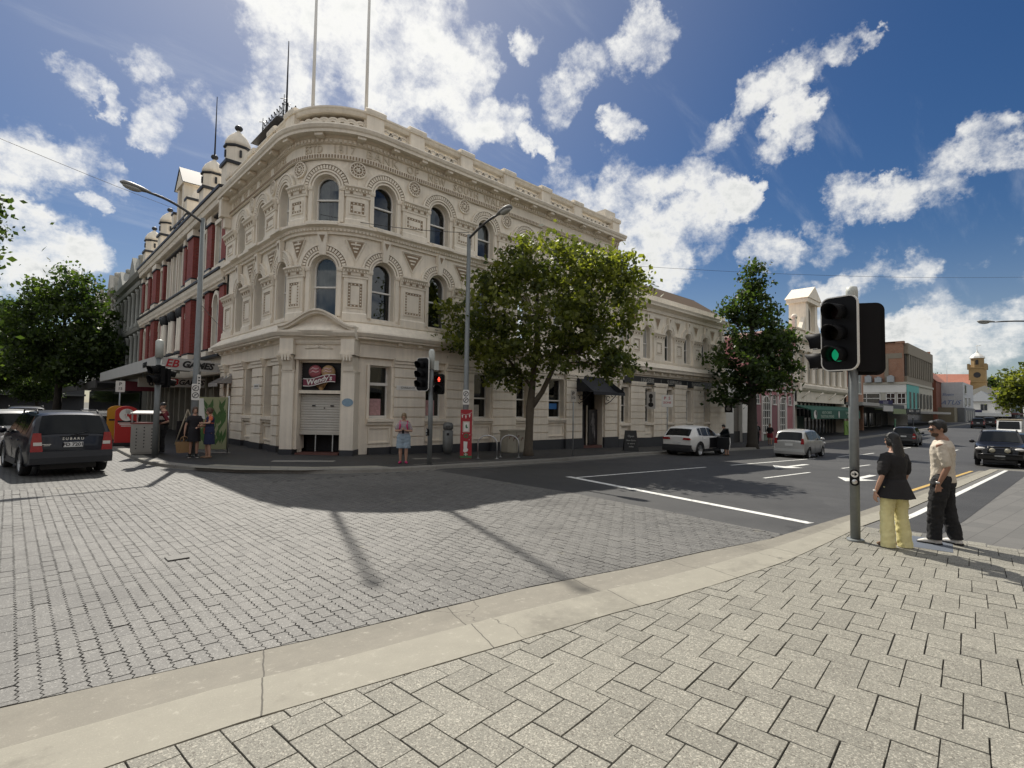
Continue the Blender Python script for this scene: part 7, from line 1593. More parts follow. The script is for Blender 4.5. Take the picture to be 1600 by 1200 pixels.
# lamps
def lamp(label, x, y, h, ang, reach, rise, signs=()):
    t = thing('street_lamp', label, 'street lamp', (x, y, g(x)), 0, 'street lamps'); dx, dy = cos(ang), sin(ang)
    q = MB(); q.tube([(0, 0, -.02), (0, 0, 2.6), (0, 0, 2.62), (0, 0, h)], [.115, .11, .10, .07], 14); q.tube([(0, 0, 0), (0, 0, .04)], .18, 14); q.build('pole', GREYPOLE, t)
    pts = [(dx*reach*i/8, dy*reach*i/8, h-.15+rise*sin(i/8*pi/2)) for i in range(9)]
    q = MB(); q.tube(pts, [.045]*8+[.03], 8); a = q.build('arm', mat('lamp_arm', (.09, .09, .09), .5, .4), t)
    e = Vector(pts[-1]); F = lambda u, v, w: tuple(e+Vector((dx*u-dy*v, dy*u+dx*v, w+.12*u)))
    q = MB(F); n = 12
    prof = [(-.1, .03, .04), (.0, .07, .06), (.15, .12, .09), (.45, .16, .11), (.65, .13, .09), (.74, .04, .03)]
    vs = [(u, wv*cos(2*pi*k/n), (.09 if sin(2*pi*k/n) > 0 else .06)/.09*hh*sin(2*pi*k/n)+.02) for u, wv, hh in prof for k in range(n)]
    q.add(vs, [(i*n+k, i*n+(k+1) % n, (i+1)*n+(k+1) % n, (i+1)*n+k) for i in range(5) for k in range(n)]+[tuple(range(n)), tuple(range(5*n, 6*n))], True); hd = q.build('lamp_head', mat('lamp_grey', (.20, .20, .19), .5), a)
    q = MB(F); q.ell((.42, 0, -.03), (.27, .125, .10), 14, 8); q.build('lens_bowl', mat('lamp_bowl', (.36, .36, .33), .2, coat=.5), hd)
    return t
lp1 = lamp('tall street lamp on the left street kerb, its head over the road', 4.6, 20.5, 8.25, pi+.07, 1.65, .55)
lp2 = lamp('tall street lamp in front of the bank, red painted wrap at its foot', 12.5, 15.55, 8.55, radians(-93), 1.75, .45)
lp3 = lamp('street lamp reaching in from the right edge over the road', 44.5, -1.2, 8.0, radians(92), 3.9, .55)
def plate(root, x, y, z, w, h, ang, m=None, name='sign_plate', d=.1):
    f = Vector((cos(ang), sin(ang), 0)); s = Vector((-sin(ang), cos(ang), 0)); c = Vector((x, y, z)); F = lambda a, dd, zz: tuple(c+s*a+f*dd+Vector((0, 0, zz)))
    q = MB(F); q.prism(rrect(w, h, .03), d, d+.012, 'y'); return q.build(name, m or WHITEP, root, world=True), F
INK = mat('sign_ink', (.03, .03, .035), .6); REDINK = mat('sign_red', (.42, .015, .025), .5)
def ring_mark(p, F, z, r, m, d=.115, bar=True):
    q = MB(F); arch_ring(q, 0, z, r*.78, r, d, d+.003, 18, 0, 2*pi)
    if bar: q.tube([(-r*.6, d+.002, z-r*.6), (r*.6, d+.002, z+r*.6)], .008, 4)
    q.tube([(-r*.2, d+.002, z-r*.4), (-r*.2, d+.002, z+r*.4), (r*.25, d+.002, z+r*.3), (-r*.2, d+.002, z)], .007, 4); q.build('symbol', m, p, world=True)
tc = lambda x, y: atan2(-y, -x)
for (x, y, r_) in ((4.6, 20.5, lp1), (12.5, 15.55, lp2)):
    p, F = plate(r_, x, y, 2.15, .24, .56, tc(x, y), d=.12); ring_mark(p, F, .13, .1, INK, .134); ring_mark(p, F, -.11, .1, INK, .134)
    q = MB(F); q.box(-.15, -.145, .1, .12, .2, .25); 
p, F = plate(lp1, 4.62, 20.5, 2.5, .12, .5, tc(4.6, 20.5)+.5, d=.13, name='narrow_sign')
q = MB(F)
for i in range(4): q.box(-.03, .03, .143, .147, -.18+.1*i, -.13+.1*i)
q.build('lettering', INK, p, world=True)
# painted wrap on the second lamp
wx_, wy_ = 12.5, 15.5; ca = tc(wx_, wy_); f = Vector((cos(ca), sin(ca), 0)); s_ = Vector((-sin(ca), cos(ca), 0)); cw = Vector((wx_, wy_, g(wx_)))
FW2 = lambda a, d, z: tuple(cw+s_*(-a)+f*d+Vector((.0, 0, z)))
wr2 = thing('lamp_wrap', 'red four sided festive wrap round the foot of the bank lamp', 'wrap', (wx_, wy_, g(wx_)))
q = MB(FW2); q.prism([(-.215, .0), (.215, .0), (.215, 1.82), (-.215, 1.82)], -.22, .22, 'y'); wb_ = q.build('panel', mat('festive_red', (.36, .028, .035), .65, var=.08), wr2, world=True)
q = MB(FW2); q.box(-.22, .22, -.225, .225, .02, .10); q.build('green_base', mat('festive_green', (.05, .16, .07), .6), wr2, world=True)
q = MB(FW2); q.box(-.13, .13, .22, .226, .98, 1.38); pic = q.build('framed_picture', mat('pale_frame', (.55, .50, .42), .6), wb_, world=True)
q = MB(FW2); q.box(-.09, .09, .226, .229, 1.02, 1.34); q.build('picture_paper', WHITEP, pic, world=True); q = MB(FW2); q.ell((.0, .23, 1.2), (.03, .003, .07)); q.ell((-.03, .23, 1.15), (.03, .003, .03)); q.build('picture_sprig', mat('festive_green', (.05, .16, .07), .6), pic, world=True)
q = MB(FW2); q.tube([(-.2, .224, 1.72), (-.1, .224, 1.66), (.05, .224, 1.63), (.2, .224, 1.66)], .006, 4)
for a, z in ((-.12, 1.64), (.02, 1.6), (.15, 1.62)): q.add([(a-.03, .225, z), (a+.03, .225, z), (a+.01, .225, z-.11), (a-.01, .225, z-.11)], [(0, 1, 2, 3)])
q.add([(x, .225, z) for x, z in ((-.06, .62), (.09, .64), (.085, .36), (.10, .27), (.04, .22), (-.06, .26), (-.09, .33), (-.04, .4))], [tuple(range(8))])
for a, z in ((-.14, .88), (.13, .92), (-.12, .70)): q.ell((a, .224, z), (.012, .004, .02), 6, 4)
q.build('white_print', WHITEP, wb_, world=True)
q = MB(FW2); arch_ring(q, .0, .84, .045, .085, .222, .226, 16, 0, 2*pi); q.box(-.08, .08, .222, .227, .12, .14); q.box(-.07, .07, .222, .226, .1, .2); q.build('green_print', mat('festive_green', (.05, .16, .07), .6), wb_, world=True)
q = MB(FW2); q.box(-.022, .022, .227, .23, .1, .205); q.box(-.075, .075, .227, .229, .145, .165); q.build('ribbon_print', mat('pale_frame', (.55, .50, .42), .6), wb_, world=True)
# parking meter, hoops, cabinet
pm = thing('parking_meter', 'grey round parking meter between the signal and the red wrap', 'parking meter', (13.0, 17.3, g(13)))
q = MB(); q.lathe([(.13, 0), (.2, .28), (.21, .4), (.21, .95), (.17, .97), (.17, 1.0), (.21, 1.02), (.21, 1.2), (.15, 1.28), (0, 1.3)], n=18); q.build('body', mat('meter_grey', (.16, .165, .16), .5, .3), pm)
a = tc(13, 17.3); q = MB(); q.obox((.205*cos(a), .205*sin(a), .82), (.03, .1, .1), a); q.build('coin_panel', BLACKP, pm)
q = MB(); q.obox((.205*cos(a), .205*sin(a), 1.1), (.02, .2, .12), a); q.build('display', GPANE, pm)
def hoop(lb, x, y):
    t = thing('bike_hoop', lb, 'bike rack', (x, y, g(x)), 0, 'bike hoops'); q = MB(); n = 12; w = .36; ad = radians(-44)
    pts = [(-w, 0, -.02), (-w, 0, .55)]+[(-w*cos(pi*i/n), 0, .55+.32*sin(pi*i/n)) for i in range(1, n)]+[(w, 0, .55), (w, 0, -.02)]
    q.tube([(p[0]*cos(ad), p[0]*sin(ad), p[2]) for p in pts], .028, 10); q.build('tube', STEEL, t)
    q = MB()
    for e in (-w, w): q.lathe([(.07, 0), (.07, .012), (.03, .014)], (e*cos(ad), e*sin(ad), 0), 12)
    q.build('foot_plate', STEEL, t)
hoop('steel bike hoop nearer the red wrap, left of two', 13.1, 14.95); hoop('steel bike hoop in front of the graffitied cabinet, right of two', 14.4, 15.1)
cab = thing('utility_cabinet', 'low beige utility cabinet with scribbled graffiti behind the bike hoop', 'cabinet', (16.5, 17.1, g(16.5)), radians(0))
q = MB(); q.box(-.55, .55, -.25, .25, .05, .98); q.box(-.58, .58, -.28, .28, .95, 1.02); q.box(-.5, .5, -.22, .22, 0, .06); q.build('body', mat('cabinet_beige', (.36, .33, .26), .6, var=.25), cab)
q = MB(); q.box(-.005, .005, -.255, -.25, .1, .93); q.box(.1, .14, -.27, -.25, .5, .6); q.build('door_line', BLACKP, cab)
q = MB()
for k in range(4): q.tube([(-.4+.25*k+.06*cos(a), -.257, .7-.1*(k % 2)+.08*sin(a*1.6)) for a in [i*.7 for i in range(9)]], .009, 4)
q.build('graffiti', mat('rust_red', (.2, .06, .05), .7), cab)
# sign posts
def post(lb, x, y, h, words, ang=None, w=.24, ht=.5, red=False):
    t = thing('sign_post', lb, 'sign', (x, y, g(x)), 0, 'parking sign posts'); q = MB(); q.tube([(0, 0, -.02), (0, 0, h)], .028, 8); q.build('pole', GALV, t)
    p, F = plate(t, x, y, g(x)+h-ht/2, w, ht, tc(x, y) if ang is None else ang, d=.03)
    q = MB(); 
    for tx, dz, sz in words: add_text(q, tx, sz, lambda a, b, c, dz=dz: F(a, .043+c, dz+b), ext=.001, bold=.003)
    q.build('lettering', REDINK if red else INK, p, world=True); return t
post('thin parking sign post between the street tree and the black shop doorway', 17.9, 14.75, 2.85, (('P', .1, .22), ('1/2', -.08, .14)))
post('white parking sign post with red print behind the white hatchback', 27.4, 15.6, 3.15, (('P  S', .15, .24), ('ZONE', -.1, .16)), w=.62, ht=.7, red=True)
post('small parking sign post at the left kerb behind the navy wagon', 3.55, 29.0, 2.75, (('P', .1, .2), ('15', -.1, .16)), w=.34)
bdx = thing('sandwich_board', 'black chalk sandwich board outside the lingerie shop', 'signboard', (23.9, 15.75, g(23.9)), radians(-48))
q = MB(); q.add([(-.38, -.28, 0), (.38, -.28, 0), (.30, -.03, 1.08), (-.30, -.03, 1.08), (-.38, -.25, 0), (.38, -.25, 0), (.30, .0, 1.08), (-.30, .0, 1.08)], [(0, 1, 2, 3), (7, 6, 5, 4), (0, 4, 5, 1), (1, 5, 6, 2), (2, 6, 7, 3), (3, 7, 4, 0)]); b = q.build('front_board', mat('chalkboard', (.018, .019, .02), .7), bdx)
q = MB(); q.add([(-.38, .28, 0), (.38, .28, 0), (.30, .03, 1.08), (-.30, .03, 1.08)], [(0, 1, 2, 3)]); q.build('rear_board', mat('chalkboard', (.018, .019, .02), .7), bdx)
q = MB()
for z, tx, sz in ((.78, 'Open', .15), (.56, 'New Styles', .11), (.40, 'in store', .12), (.24, 'today', .11)): add_text(q, tx, sz, lambda a, b_, c, z=z: (a, -.285+.232*(z+b_)-c, z+b_), ext=.001)
q.build('chalk_lettering', mat('chalk', (.40, .40, .38), .9), b)
# left corner: posting boxes, bin, panels
RED = mat('post_red', (.42, .02, .018), .4, var=.1); YEL = mat('post_yellow', (.55, .25, .015), .4, var=.1)
def posting(name, lb, x, y, m):
    t = thing(name, lb, 'post box', (x, y, .0), radians(-6), 'posting boxes'); w = .5
    pr = [(-.38, 0), (.38, 0), (.38, 1.35)]+[(.38*cos(radians(a)), 1.35+.26*sin(radians(a))) for a in range(15, 180, 15)]+[(-.38, 1.35)]
    q = MB(); q.prism(pr, -w, w, 'y', False); q.build('body', m, t)
    q = MB(); q.box(-.3, .3, -w-.012, -w, .95, 1.02); q.build('slot', BLACKP, t)
    q = MB(); q.box(-.42, .42, -w-.03, w+.03, 0, .12); q.build('plinth', BLACKP, t); return t
pr_ = posting('post_box', 'red street posting box with white round emblem near the bin', 3.55, 26.9, RED)
q = MB(); arch_ring(q, 0, 1.25, .07, .25, -.515, -.503, 20, .3, 2*pi-1.0); q.box(-.05, .0, -.515, -.503, 1.1, 1.48); q.box(.0, .1, -.515, -.503, 1.3, 1.48)
for i in range(3): q.box(-.28+i*.05, .28-i*.03, -.512, -.503, .90-i*.06, .93-i*.06)
q.build('emblem', WHITEP, pr_)
posting('post_box', 'yellow express posting box standing left of the red one', 3.55, 29.4, YEL)
bn = thing('litter_bin', 'square brushed steel litter bin with roof and punched holes', 'bin', (3.5, 22.0, 0), radians(-20))
q = MB(); q.box(-.38, .38, -.38, .38, .06, 1.05); q.box(-.36, .36, -.36, .36, 0, .06); bb_ = q.build('body', mat('bin_steel', (.40, .385, .35), .45, .6, var=.2), bn)
q = MB(); q.add([(-.42, -.42, 1.36), (.42, -.42, 1.36), (.42, .42, 1.44), (-.42, .42, 1.44), (-.42, -.42, 1.40), (.42, -.42, 1.40), (.42, .42, 1.48), (-.42, .42, 1.48)], [(0, 3, 2, 1), (4, 5, 6, 7), (0, 1, 5, 4), (1, 2, 6, 5), (2, 3, 7, 6), (3, 0, 4, 7)]); q.build('roof', STEEL, bn)
q = MB()
for x in (-.36, .36):
    for y in (-.36, .36): q.box(x-.02, x+.02, y-.02, y+.02, 1.05, 1.42)
q.build('corner_post', STEEL, bn); q = MB(); q.box(-.4, .4, -.4, .4, 1.03, 1.07); q.build('red_rim', mat('dull_red', (.22, .06, .05), .5), bn)
q = MB()
for i in range(7):
    for j, x in enumerate((-.22, 0, .22)): q.ell((x, -.381, .2+.11*i+.05*(j % 2)), (.022, .004, .022), 8, 4)
q.build('punched_hole', BLACKP, bb_)
ad_ = thing('advertising_panel', 'upright poster panel of tropical green leaves by the bank side door', 'panel', (5.35, 21.2, .0), radians(-38))
q = MB(); q.box(-.5, .5, -.05, .05, .12, 2.0); ab = q.build('poster', mat('poster_cream', (.31, .32, .18), .6, var=.3, scale=1.2), ad_)
q = MB(); q.tube([(-.53, 0, 0), (-.53, 0, 2.05)], .03, 6); q.tube([(.53, 0, 0), (.53, 0, 2.05)], .03, 6); q.box(-.53, .53, -.03, .03, .02, .1); q.build('frame', STEEL, ad_)
q = MB(); RL = random.Random(4)
for i in range(44):
    x, z = RL.uniform(-.38, .38), RL.uniform(.2, 1.5); a = RL.uniform(-.5, .5); L_ = RL.uniform(.3, .6); q.add([(x, -.053, z), (x+.07*cos(a)+.3*L_*sin(a), -.054, z+.5*L_), (max(-.48, min(.48, x+L_*sin(a))), -.053, min(1.95, z+L_)), (x-.07*cos(a)+.3*L_*sin(a), -.054, z+.5*L_)], [(0, 1, 2, 3)])
q.build('printed_leaf', mat('printed_green', (.06, .13, .035), .6, var=.5, scale=5), ab); q = MB(); q.prism([(-.48, 1.2), (-.25, 1.2), (-.33, 1.95), (-.48, 1.95)], -.056, -.053, 'y'); q.build('printed_bottle', WHITEP, ab)
es = thing('display_easel', 'dark easel display with pale legs under the awning', 'easel', (5.6, 26, 0), 0)
q = MB(); q.tube([(-.45, 0, 0), (0, .1, 1.5)], .03, 6); q.tube([(.45, 0, 0), (0, .1, 1.5)], .03, 6); q.tube([(0, .6, 0), (0, .1, 1.5)], .03, 6); q.build('leg', mat('pale_wood', (.35, .3, .22), .7), es); q = MB(); q.box(-.4, .4, .12, .15, .2, 1.0); q.build('board', BLACKP, es)
rbd = thing('red_board', 'plain red board standing by the shop front behind the women', 'board', (5.8, 24.5, 0), radians(-20)); q = MB(); q.box(-.35, .35, -.04, .04, .1, 1.9); q.build('board', mat('deep_red', (.30, .03, .03), .6), rbd); q = MB(); q.box(-.38, .38, -.15, .15, 0, .1); q.build('foot', BLACKP, rbd)
ab2 = thing('sandwich_board', 'black sandwich board against the bank beside the leaf poster', 'signboard', (6.6, 25.6, 0), radians(-60)); q = MB(); q.add([(-.3, -.25, 0), (.3, -.25, 0), (.3, 0, 1.0), (-.3, 0, 1.0)], [(0, 1, 2, 3)]); q.build('front_board', BLACKP, ab2); q = MB(); q.add([(-.3, .25, 0), (.3, .25, 0), (.3, 0.02, 1.0), (-.3, 0.02, 1.0)], [(0, 1, 2, 3)]); q.build('rear_board', BLACKP, ab2)
def bollard(lb, x, y):
    t = thing('bollard', lb, 'bollard', (x, y, g(x))); q = MB(); q.cyl((0, 0, 0), (0, 0, 1.1), .1); q.build('post', BLACKP, t)
    q = MB(); q.cyl((0, 0, .45), (0, 0, .65), .105); q.cyl((0, 0, .85), (0, 0, 1.0), .105); q.build('reflective_band', WHITEP, t)
bollard('black and white banded bollard near the grey wall down the street', 104, 12.6)
# overhead wires
def wire(lb, a, b, sag=.3, name='overhead_wire'):
    a, b = Vector(a), Vector(b); q = MB(); q.tube([a+(b-a)*(i/14)-Vector((0, 0, sag*4*(i/14)*(1-i/14))) for i in range(15)], .011, 5)
    tag(q.build(name, BLACKP), lb, 'wire', 'overhead wires')
wire('overhead wire crossing the sky from the left edge to the brick gable', (-6, 17, 9.2), (7.5, 41, 14.9), .15)
wire('overhead wire from the ribbed roof across to the right edge', (29, 19.5, 11.3), (70, -3, 14.5), .5)
wire('thin wire along the bank front to the lamp arm', (8.2, 19.2, 9.0), (12.5, 15.55, 8.5), .15)
wire('short wire stay from the left lamp to the bank corner', (4.6, 20.5, 5.25), (7.5, 28.4, 5.35), .02)
# the buildings across the road, behind the photographer
op = thing('opposite_shops', 'row of plain shops on the photographer side of the street', 'building', (60, -14, 0))
q = MB(); q.box(16, 140, -26, -9, -2, 9.5); q.build('wall', mat('tan_render', (.21, .185, .13), .85), op, world=True); q = MB(); q.box(16, 140, -9, -6, 3.0, 3.3); q.build('awning', mat('dark_awning', (.06, .06, .06), .6), op, world=True)
op2 = thing('opposite_corner_building', 'brick corner building behind the photographer', 'building', (-12, -20, 0))
q = MB(); q.box(-40, 6, -32, -11, -1, 10); q.build('wall', BRICK_O, op2, world=True); q = MB(); q.box(-40, 6, -11, -8.4, 3.0, 3.3); q.build('awning', mat('dark_awning', (.06, .06, .06), .6), op2, world=True)
# ================================================================== people
SKIN = mat('skin', (.46, .27, .19), .55, var=.06); SKIN_T = mat('tan_skin', (.30, .165, .11), .55, var=.06); HAIRB = mat('black_hair', (.010, .009, .008), .42, var=.5, scale=30, bump=.9, bscale=70, streak=1.5); HAIRBR = mat('brown_hair', (.075, .042, .024), .5, var=.3, scale=30); HAIRBL = mat('dark_blonde_hair', (.20, .14, .075), .5, var=.3, scale=30)
def cloth(name, c, **k): return mat(name, c, .85, var=k.get('var', .12), scale=9, bump=.5, bscale=28)
_wr = bpy.data.textures.new('wrinkle', 'CLOUDS'); _wr.noise_scale = .07; _wr.noise_depth = 3
def blend(mb, name, m, parent, vox=.012, it=3, fac=.5, cutz=None, fold=0):
    """grow one continuous skin over overlapping volumes"""
    o = mb.build(name, None, parent)
    md = o.modifiers.new('r', 'REMESH'); md.mode = 'VOXEL'; md.voxel_size = vox; md.use_smooth_shade = True
    ms = o.modifiers.new('s', 'SMOOTH'); ms.iterations = it; ms.factor = fac
    if fold:
        dm = o.modifiers.new('d', 'DISPLACE'); dm.texture = _wr; dm.strength = fold; dm.mid_level = .5; dm.texture_coords = 'GLOBAL'
    baked(o)
    if cutz is not None:
        bm = bmesh.new(); bm.from_mesh(o.data); bmesh.ops.bisect_plane(bm, geom=bm.verts[:]+bm.edges[:]+bm.faces[:], plane_co=(0, 0, cutz), plane_no=(0, 0, -1), clear_outer=True); bm.to_mesh(o.data); bm.free()
    o.data.polygons.foreach_set('use_smooth', [True]*len(o.data.polygons)); o.data.materials.clear(); o.data.materials.append(m); return o
V = Vector
def seg(mb, pts, n=12):
    """pts: (x, y, z, r) or (x, y, z, rx, ry); rounded ends"""
    P = [V(p[:3]) for p in pts]; rad = [(p[3], p[4]) if len(p) > 4 else p[3] for p in pts]
    mb.tube(P, rad, n)
    for p, r in ((P[0], rad[0]), (P[-1], rad[-1])):
        m = min(r) if isinstance(r, tuple) else r; mb.ell(p, m*.98, 10, 6)
def hand(mb, wrist, d, pn, s=1.0, curl=.5, thumb=1):
    """palm and five separate fingers from a wrist along d; pn is the palm normal"""
    d = V(d).normalized(); pn = V(pn); pn = (pn-d*pn.dot(d)).normalized(); sd = d.cross(pn)*thumb; w = V(wrist)
    pc = w+d*.045*s
    for k in (-1, -.33, .33, 1): seg(mb, [(*(w+d*.005*s+sd*.014*k*s), .014*s), (*(w+d*.085*s+sd*.027*k*s), .0125*s)], 8)
    for k, L in ((1, .068), (.33, .078), (-.33, .073), (-1, .056)):
        b = w+d*.085*s+sd*.027*k*s; c1 = curl*.6; c2 = curl*1.5; d1 = (d*cos(c1)+pn*sin(c1)); d2 = (d*cos(c2)+pn*sin(c2)); d3 = d*cos(c2*1.35)+pn*sin(c2*1.35)
        p1 = b+d1*L*.5*s; p2 = p1+d2*L*.32*s; p3 = p2+d3*L*.25*s
        seg(mb, [(*b, .0095*s), (*p1, .009*s), (*p2, .008*s), (*p3, .0068*s)], 7)
    t0 = w+d*.025*s+sd*.026*s; t1 = t0+(d*.55+sd*.75+pn*.2).normalized()*.036*s; t2 = t1+(d*.8+sd*.3+pn*.45).normalized()*.034*s
    seg(mb, [(*t0, .013*s), (*t1, .011*s), (*t2, .008*s)], 7)
def person(label, loc, face, H, skin, arms, feet, look=0, nod=0, hips=(0, 0), lean=(0, 0), fat=1.0, female=False, vox=.011, hair=None, legs_bare=True, group=None):
    """arms: {'l': (elbow, wrist, hand dir, palm normal, curl), 'r': ...} in units of height, x right, y forward; feet: {'l': (x, y, toe angle), ...}"""
    rz = face-pi/2; t = thing('person', label, 'person', loc, rz, group); h = H/1.75; b = MB(); lx, ly = lean
    hz = .93*h; sw = (.165 if female else .19)*h; hw = .10*h
    T_ = lambda z: (hips[0]+lx*(z-hz)/(.5*h), hips[1]+ly*(z-hz)/(.5*h))
    tor = []
    prof = ((.86, .155, .115), (.95, .165, .118), (1.05, .135, .10), (1.15, .137, .10), (1.28, .16, .11), (1.38, .165, .10), (1.45, .115, .08)) if female else ((.86, .15, .115), (.95, .157, .115), (1.05, .147, .108), (1.15, .155, .112), (1.28, .178, .12), (1.38, .185, .11), (1.46, .12, .085))
    for z, a, c in prof: x, y = T_(z*h); tor.append((x, y, z*h, c*h*fat, a*h*fat))
    # tube radii: first along ref axis (y), second across (x)
    seg(b, tor, 16)
    nx, ny = T_(1.45*h); hd = V((nx+sin(look)*-.0, ny+.03*h+.05*h*nod, 1.635*h-.03*h*abs(nod)))
    seg(b, [(nx, ny, 1.42*h, .06*h), (nx, ny+.008*h, 1.5*h, .052*h), (*(hd+V((0, -.01*h, -.06*h))), .05*h)])
    Mh = Matrix.Rotation(look, 3, 'Z') @ Matrix.Rotation(-nod*.6, 3, 'X'); hp = lambda x, y, z: hd+Mh @ V((x*h, y*h, z*h))
    old = b.m
    b.m = lambda x, y, z: tuple(hp(x, y, z))
    b.ell((0, -.01, .03), (.074, .092, .092), 16, 12); b.ell((0, .03, -.03), (.058, .062, .075), 14, 10); b.ell((0, .055, -.085), (.035, .032, .028), 10, 8)
    b.tube([(0, .086, .02), (0, .112, -.022), (0, .09, -.034)], [.008, .014, .010], 8); b.ell((0, .09, -.058), (.024, .010, .008), 8, 6); b.ell((0, .086, .03), (.05, .014, .010), 10, 6)
    for s in (-1, 1): b.ell((s*.077, -.004, -.005), (.012, .02, .03), 8, 6); b.ell((s*.04, .05, -.03), (.022, .025, .022), 8, 6)
    b.m = old
    J = {}
    for k, s in (('l', -1), ('r', 1)):
        sx_, sy_ = T_(1.40*h); sh = V((sx_+s*sw, sy_, 1.395*h)); e, w, hd_, pn, cu = arms[k]; e = V(e)*H; w = V(w)*H
        f2 = .92 if female else 1.0; f2 *= (fat*.5+.5)
        seg(b, [(*(sh-V((s*.05*h, 0, 0))), .06*h*f2), (*sh, .055*h*f2), (*((sh+e)/2), .046*h*f2), (*e, .037*h*f2)]); seg(b, [(*e, .037*h*f2), (*(e+(w-e)*.35), .038*h*f2), (*w, .025*h*f2)])
        hand(b, w, hd_, pn, h*1.02, cu, thumb=-s if True else s); J['e'+k], J['w'+k], J['s'+k] = e, w, sh
        fx_, fy_, ta = feet[k]; an = V((fx_*H, fy_*H, .085*h)); hip = V((hips[0]+s*hw, hips[1], .90*h)); kn = (hip+an)/2+V((s*.0, .03*h, .02*h)) ; toe = V((sin(ta), cos(ta), 0))
        seg(b, [(*hip, .088*h*fat), (*(hip+(kn-hip)*.4), .080*h*fat), (*kn, .056*h*(fat*.6+.4))]); seg(b, [(*kn, .056*h*(fat*.6+.4)), (*(kn+(an-kn)*.3), .057*h*(fat*.6+.4)), (*an, .036*h)])
        seg(b, [(*(an+V((0, 0, -.045*h))-toe*.04*h), .034*h), (*(an+V((0, 0, -.05*h))+toe*.08*h), .034*h), (*(an+V((0, 0, -.06*h))+toe*.15*h), .024*h)]); J['h'+k], J['k'+k], J['a'+k], J['t'+k] = hip, kn, an, toe
    body = blend(b, 'body', skin, t, vox, 2, .5)
    J.update(t=t, h=h, T=T_, tor=tor, hp=hp, body=body, vox=vox, fat=fat, H=H, sw=sw)
    e = MB(lambda x, y, z: tuple(hp(x, y, z)))
    for s in (-1, 1): e.ell((s*.031, .083, .008), (.012, .008, .006), 8, 6)
    e.build('eyes', BLACKP, t)
    return J
def torso_cloth(J, m, z0, z1=1.46, sleeves=.5, add=.02, name='shirt', flare=0, vox=None, it=4, puff=0):
    b = MB(); h = J['h']; st = []
    for x, y, z, ry, rx in J['tor']:
        if z < z0*h-.06*h: continue
        st.append((x, y, z, ry+add*h, rx+add*h))
    lo = J['tor'][0] if z0*h < J['tor'][0][2] else None
    x, y = J['T'](z0*h); r = st[0]; st = [q for q in st if q[2] > z0*h+.01]
    st = [(x, y, (z0-.03)*h, r[3]+flare*h*1.15, r[4]+flare*h*1.15), (x, y, z0*h, r[3]+flare*h, r[4]+flare*h)] + st; st[-1] = (*st[-1][:2], st[-1][2]+.004*h, st[-1][3]*.84, st[-1][4]*.82)
    b.tube([V(p[:3]) for p in st], [(p[3], p[4]) for p in st], 20)
    for k, s in (('l', -1), ('r', 1)):
        if not sleeves: break
        sh, e, w = J['s'+k], J['e'+k], J['w'+k]
        if sleeves <= 1: end = sh+(e-sh)*sleeves
        seg(b, [(*(sh-V((s*.06*h, 0, -.0))), .066*h), (*(sh+V((-s*.012*h, 0, -.006*h))), (.064+puff*.5)*h), (*((sh+end)/2), (.064+puff)*h), (*end, (.060+puff*.6)*h)])
    return blend(b, name, m, J['t'], vox or J['vox']*1.15, it, .5, (z0-.02)*h, fold=.022*h)
def legs_cloth(J, m, z0, z1=.97, add=.018, name='trousers', wide=0, flare=0):
    b = MB(); h = J['h']; x, y = J['T'](.93*h); f = J['fat']
    b.tube([V((x, y, .84*h)), V((x, y, .93*h)), V((x, y, z1*h)), V((x, y, (z1+.03)*h))], [((.12*f+add)*h, (.165*f+add)*h)]*2+[((.112*f+add)*h, (.155*f+add)*h)]*2, 18)
    b.ell((x, y-.01*h, .855*h), ((.158*f+add)*h, (.125*f+add)*h, .11*h), 18, 12)
    for k, s in (('l', -1), ('r', 1)):
        hip, kn, an = J['h'+k], J['k'+k], J['a'+k]; pts = [(*(hip+V((0, 0, .02*h))), (.098*f+add)*h)]
        if z0 > .5: q = hip+(kn-hip)*((.90-z0)/(.90-.49)); pts += [(*((hip+q)/2), (.094*f+add+wide*.5)*h), (*q, (.088*f+add+wide)*h), (*(q-V((0, 0, .03*h))), (.088*f+add+wide)*h)]
        else: q = an+V((0, 0, z0*h-.085*h)); pts += [(*((hip+kn)/2), (.09*f+add+wide*.4)*h), (*kn, (.068+add+wide*.8)*h), (*((kn+q)/2), (.062+add+wide+flare*.5)*h), (*q, (.055+add+wide+flare)*h), (*(q-V((0, 0, .03*h))), (.055+add+wide+flare)*h)]
        seg(b, pts, 16)
    return blend(b, name, m, J['t'], J['vox']*1.2, 4, .5, z0*h, fold=.034*h)
def skirt(J, m, z0, z1=1.05, flare=.05, name='skirt', add=.02):
    b = MB(); h = J['h']; n = 30; x, y = J['T'](.9*h); vs = []; lv = 7
    for i in range(lv+1):
        z = z1+(z0-z1)*i/lv; k = i/lv
        for j in range(n):
            a = 2*pi*j/n; w = 1+.05*k*sin(a*7)
            vs.append((x+(.15*J['fat']+add+flare*k)*h*w*cos(a), y+(.115*J['fat']+add+flare*k)*h*w*sin(a), z*h))
    b.add(vs, [(i*n+j, i*n+(j+1) % n, (i+1)*n+(j+1) % n, (i+1)*n+j) for i in range(lv) for j in range(n)], True); b.add(vs[:n], [tuple(range(n))]); return b.build(name, m, J['t'])
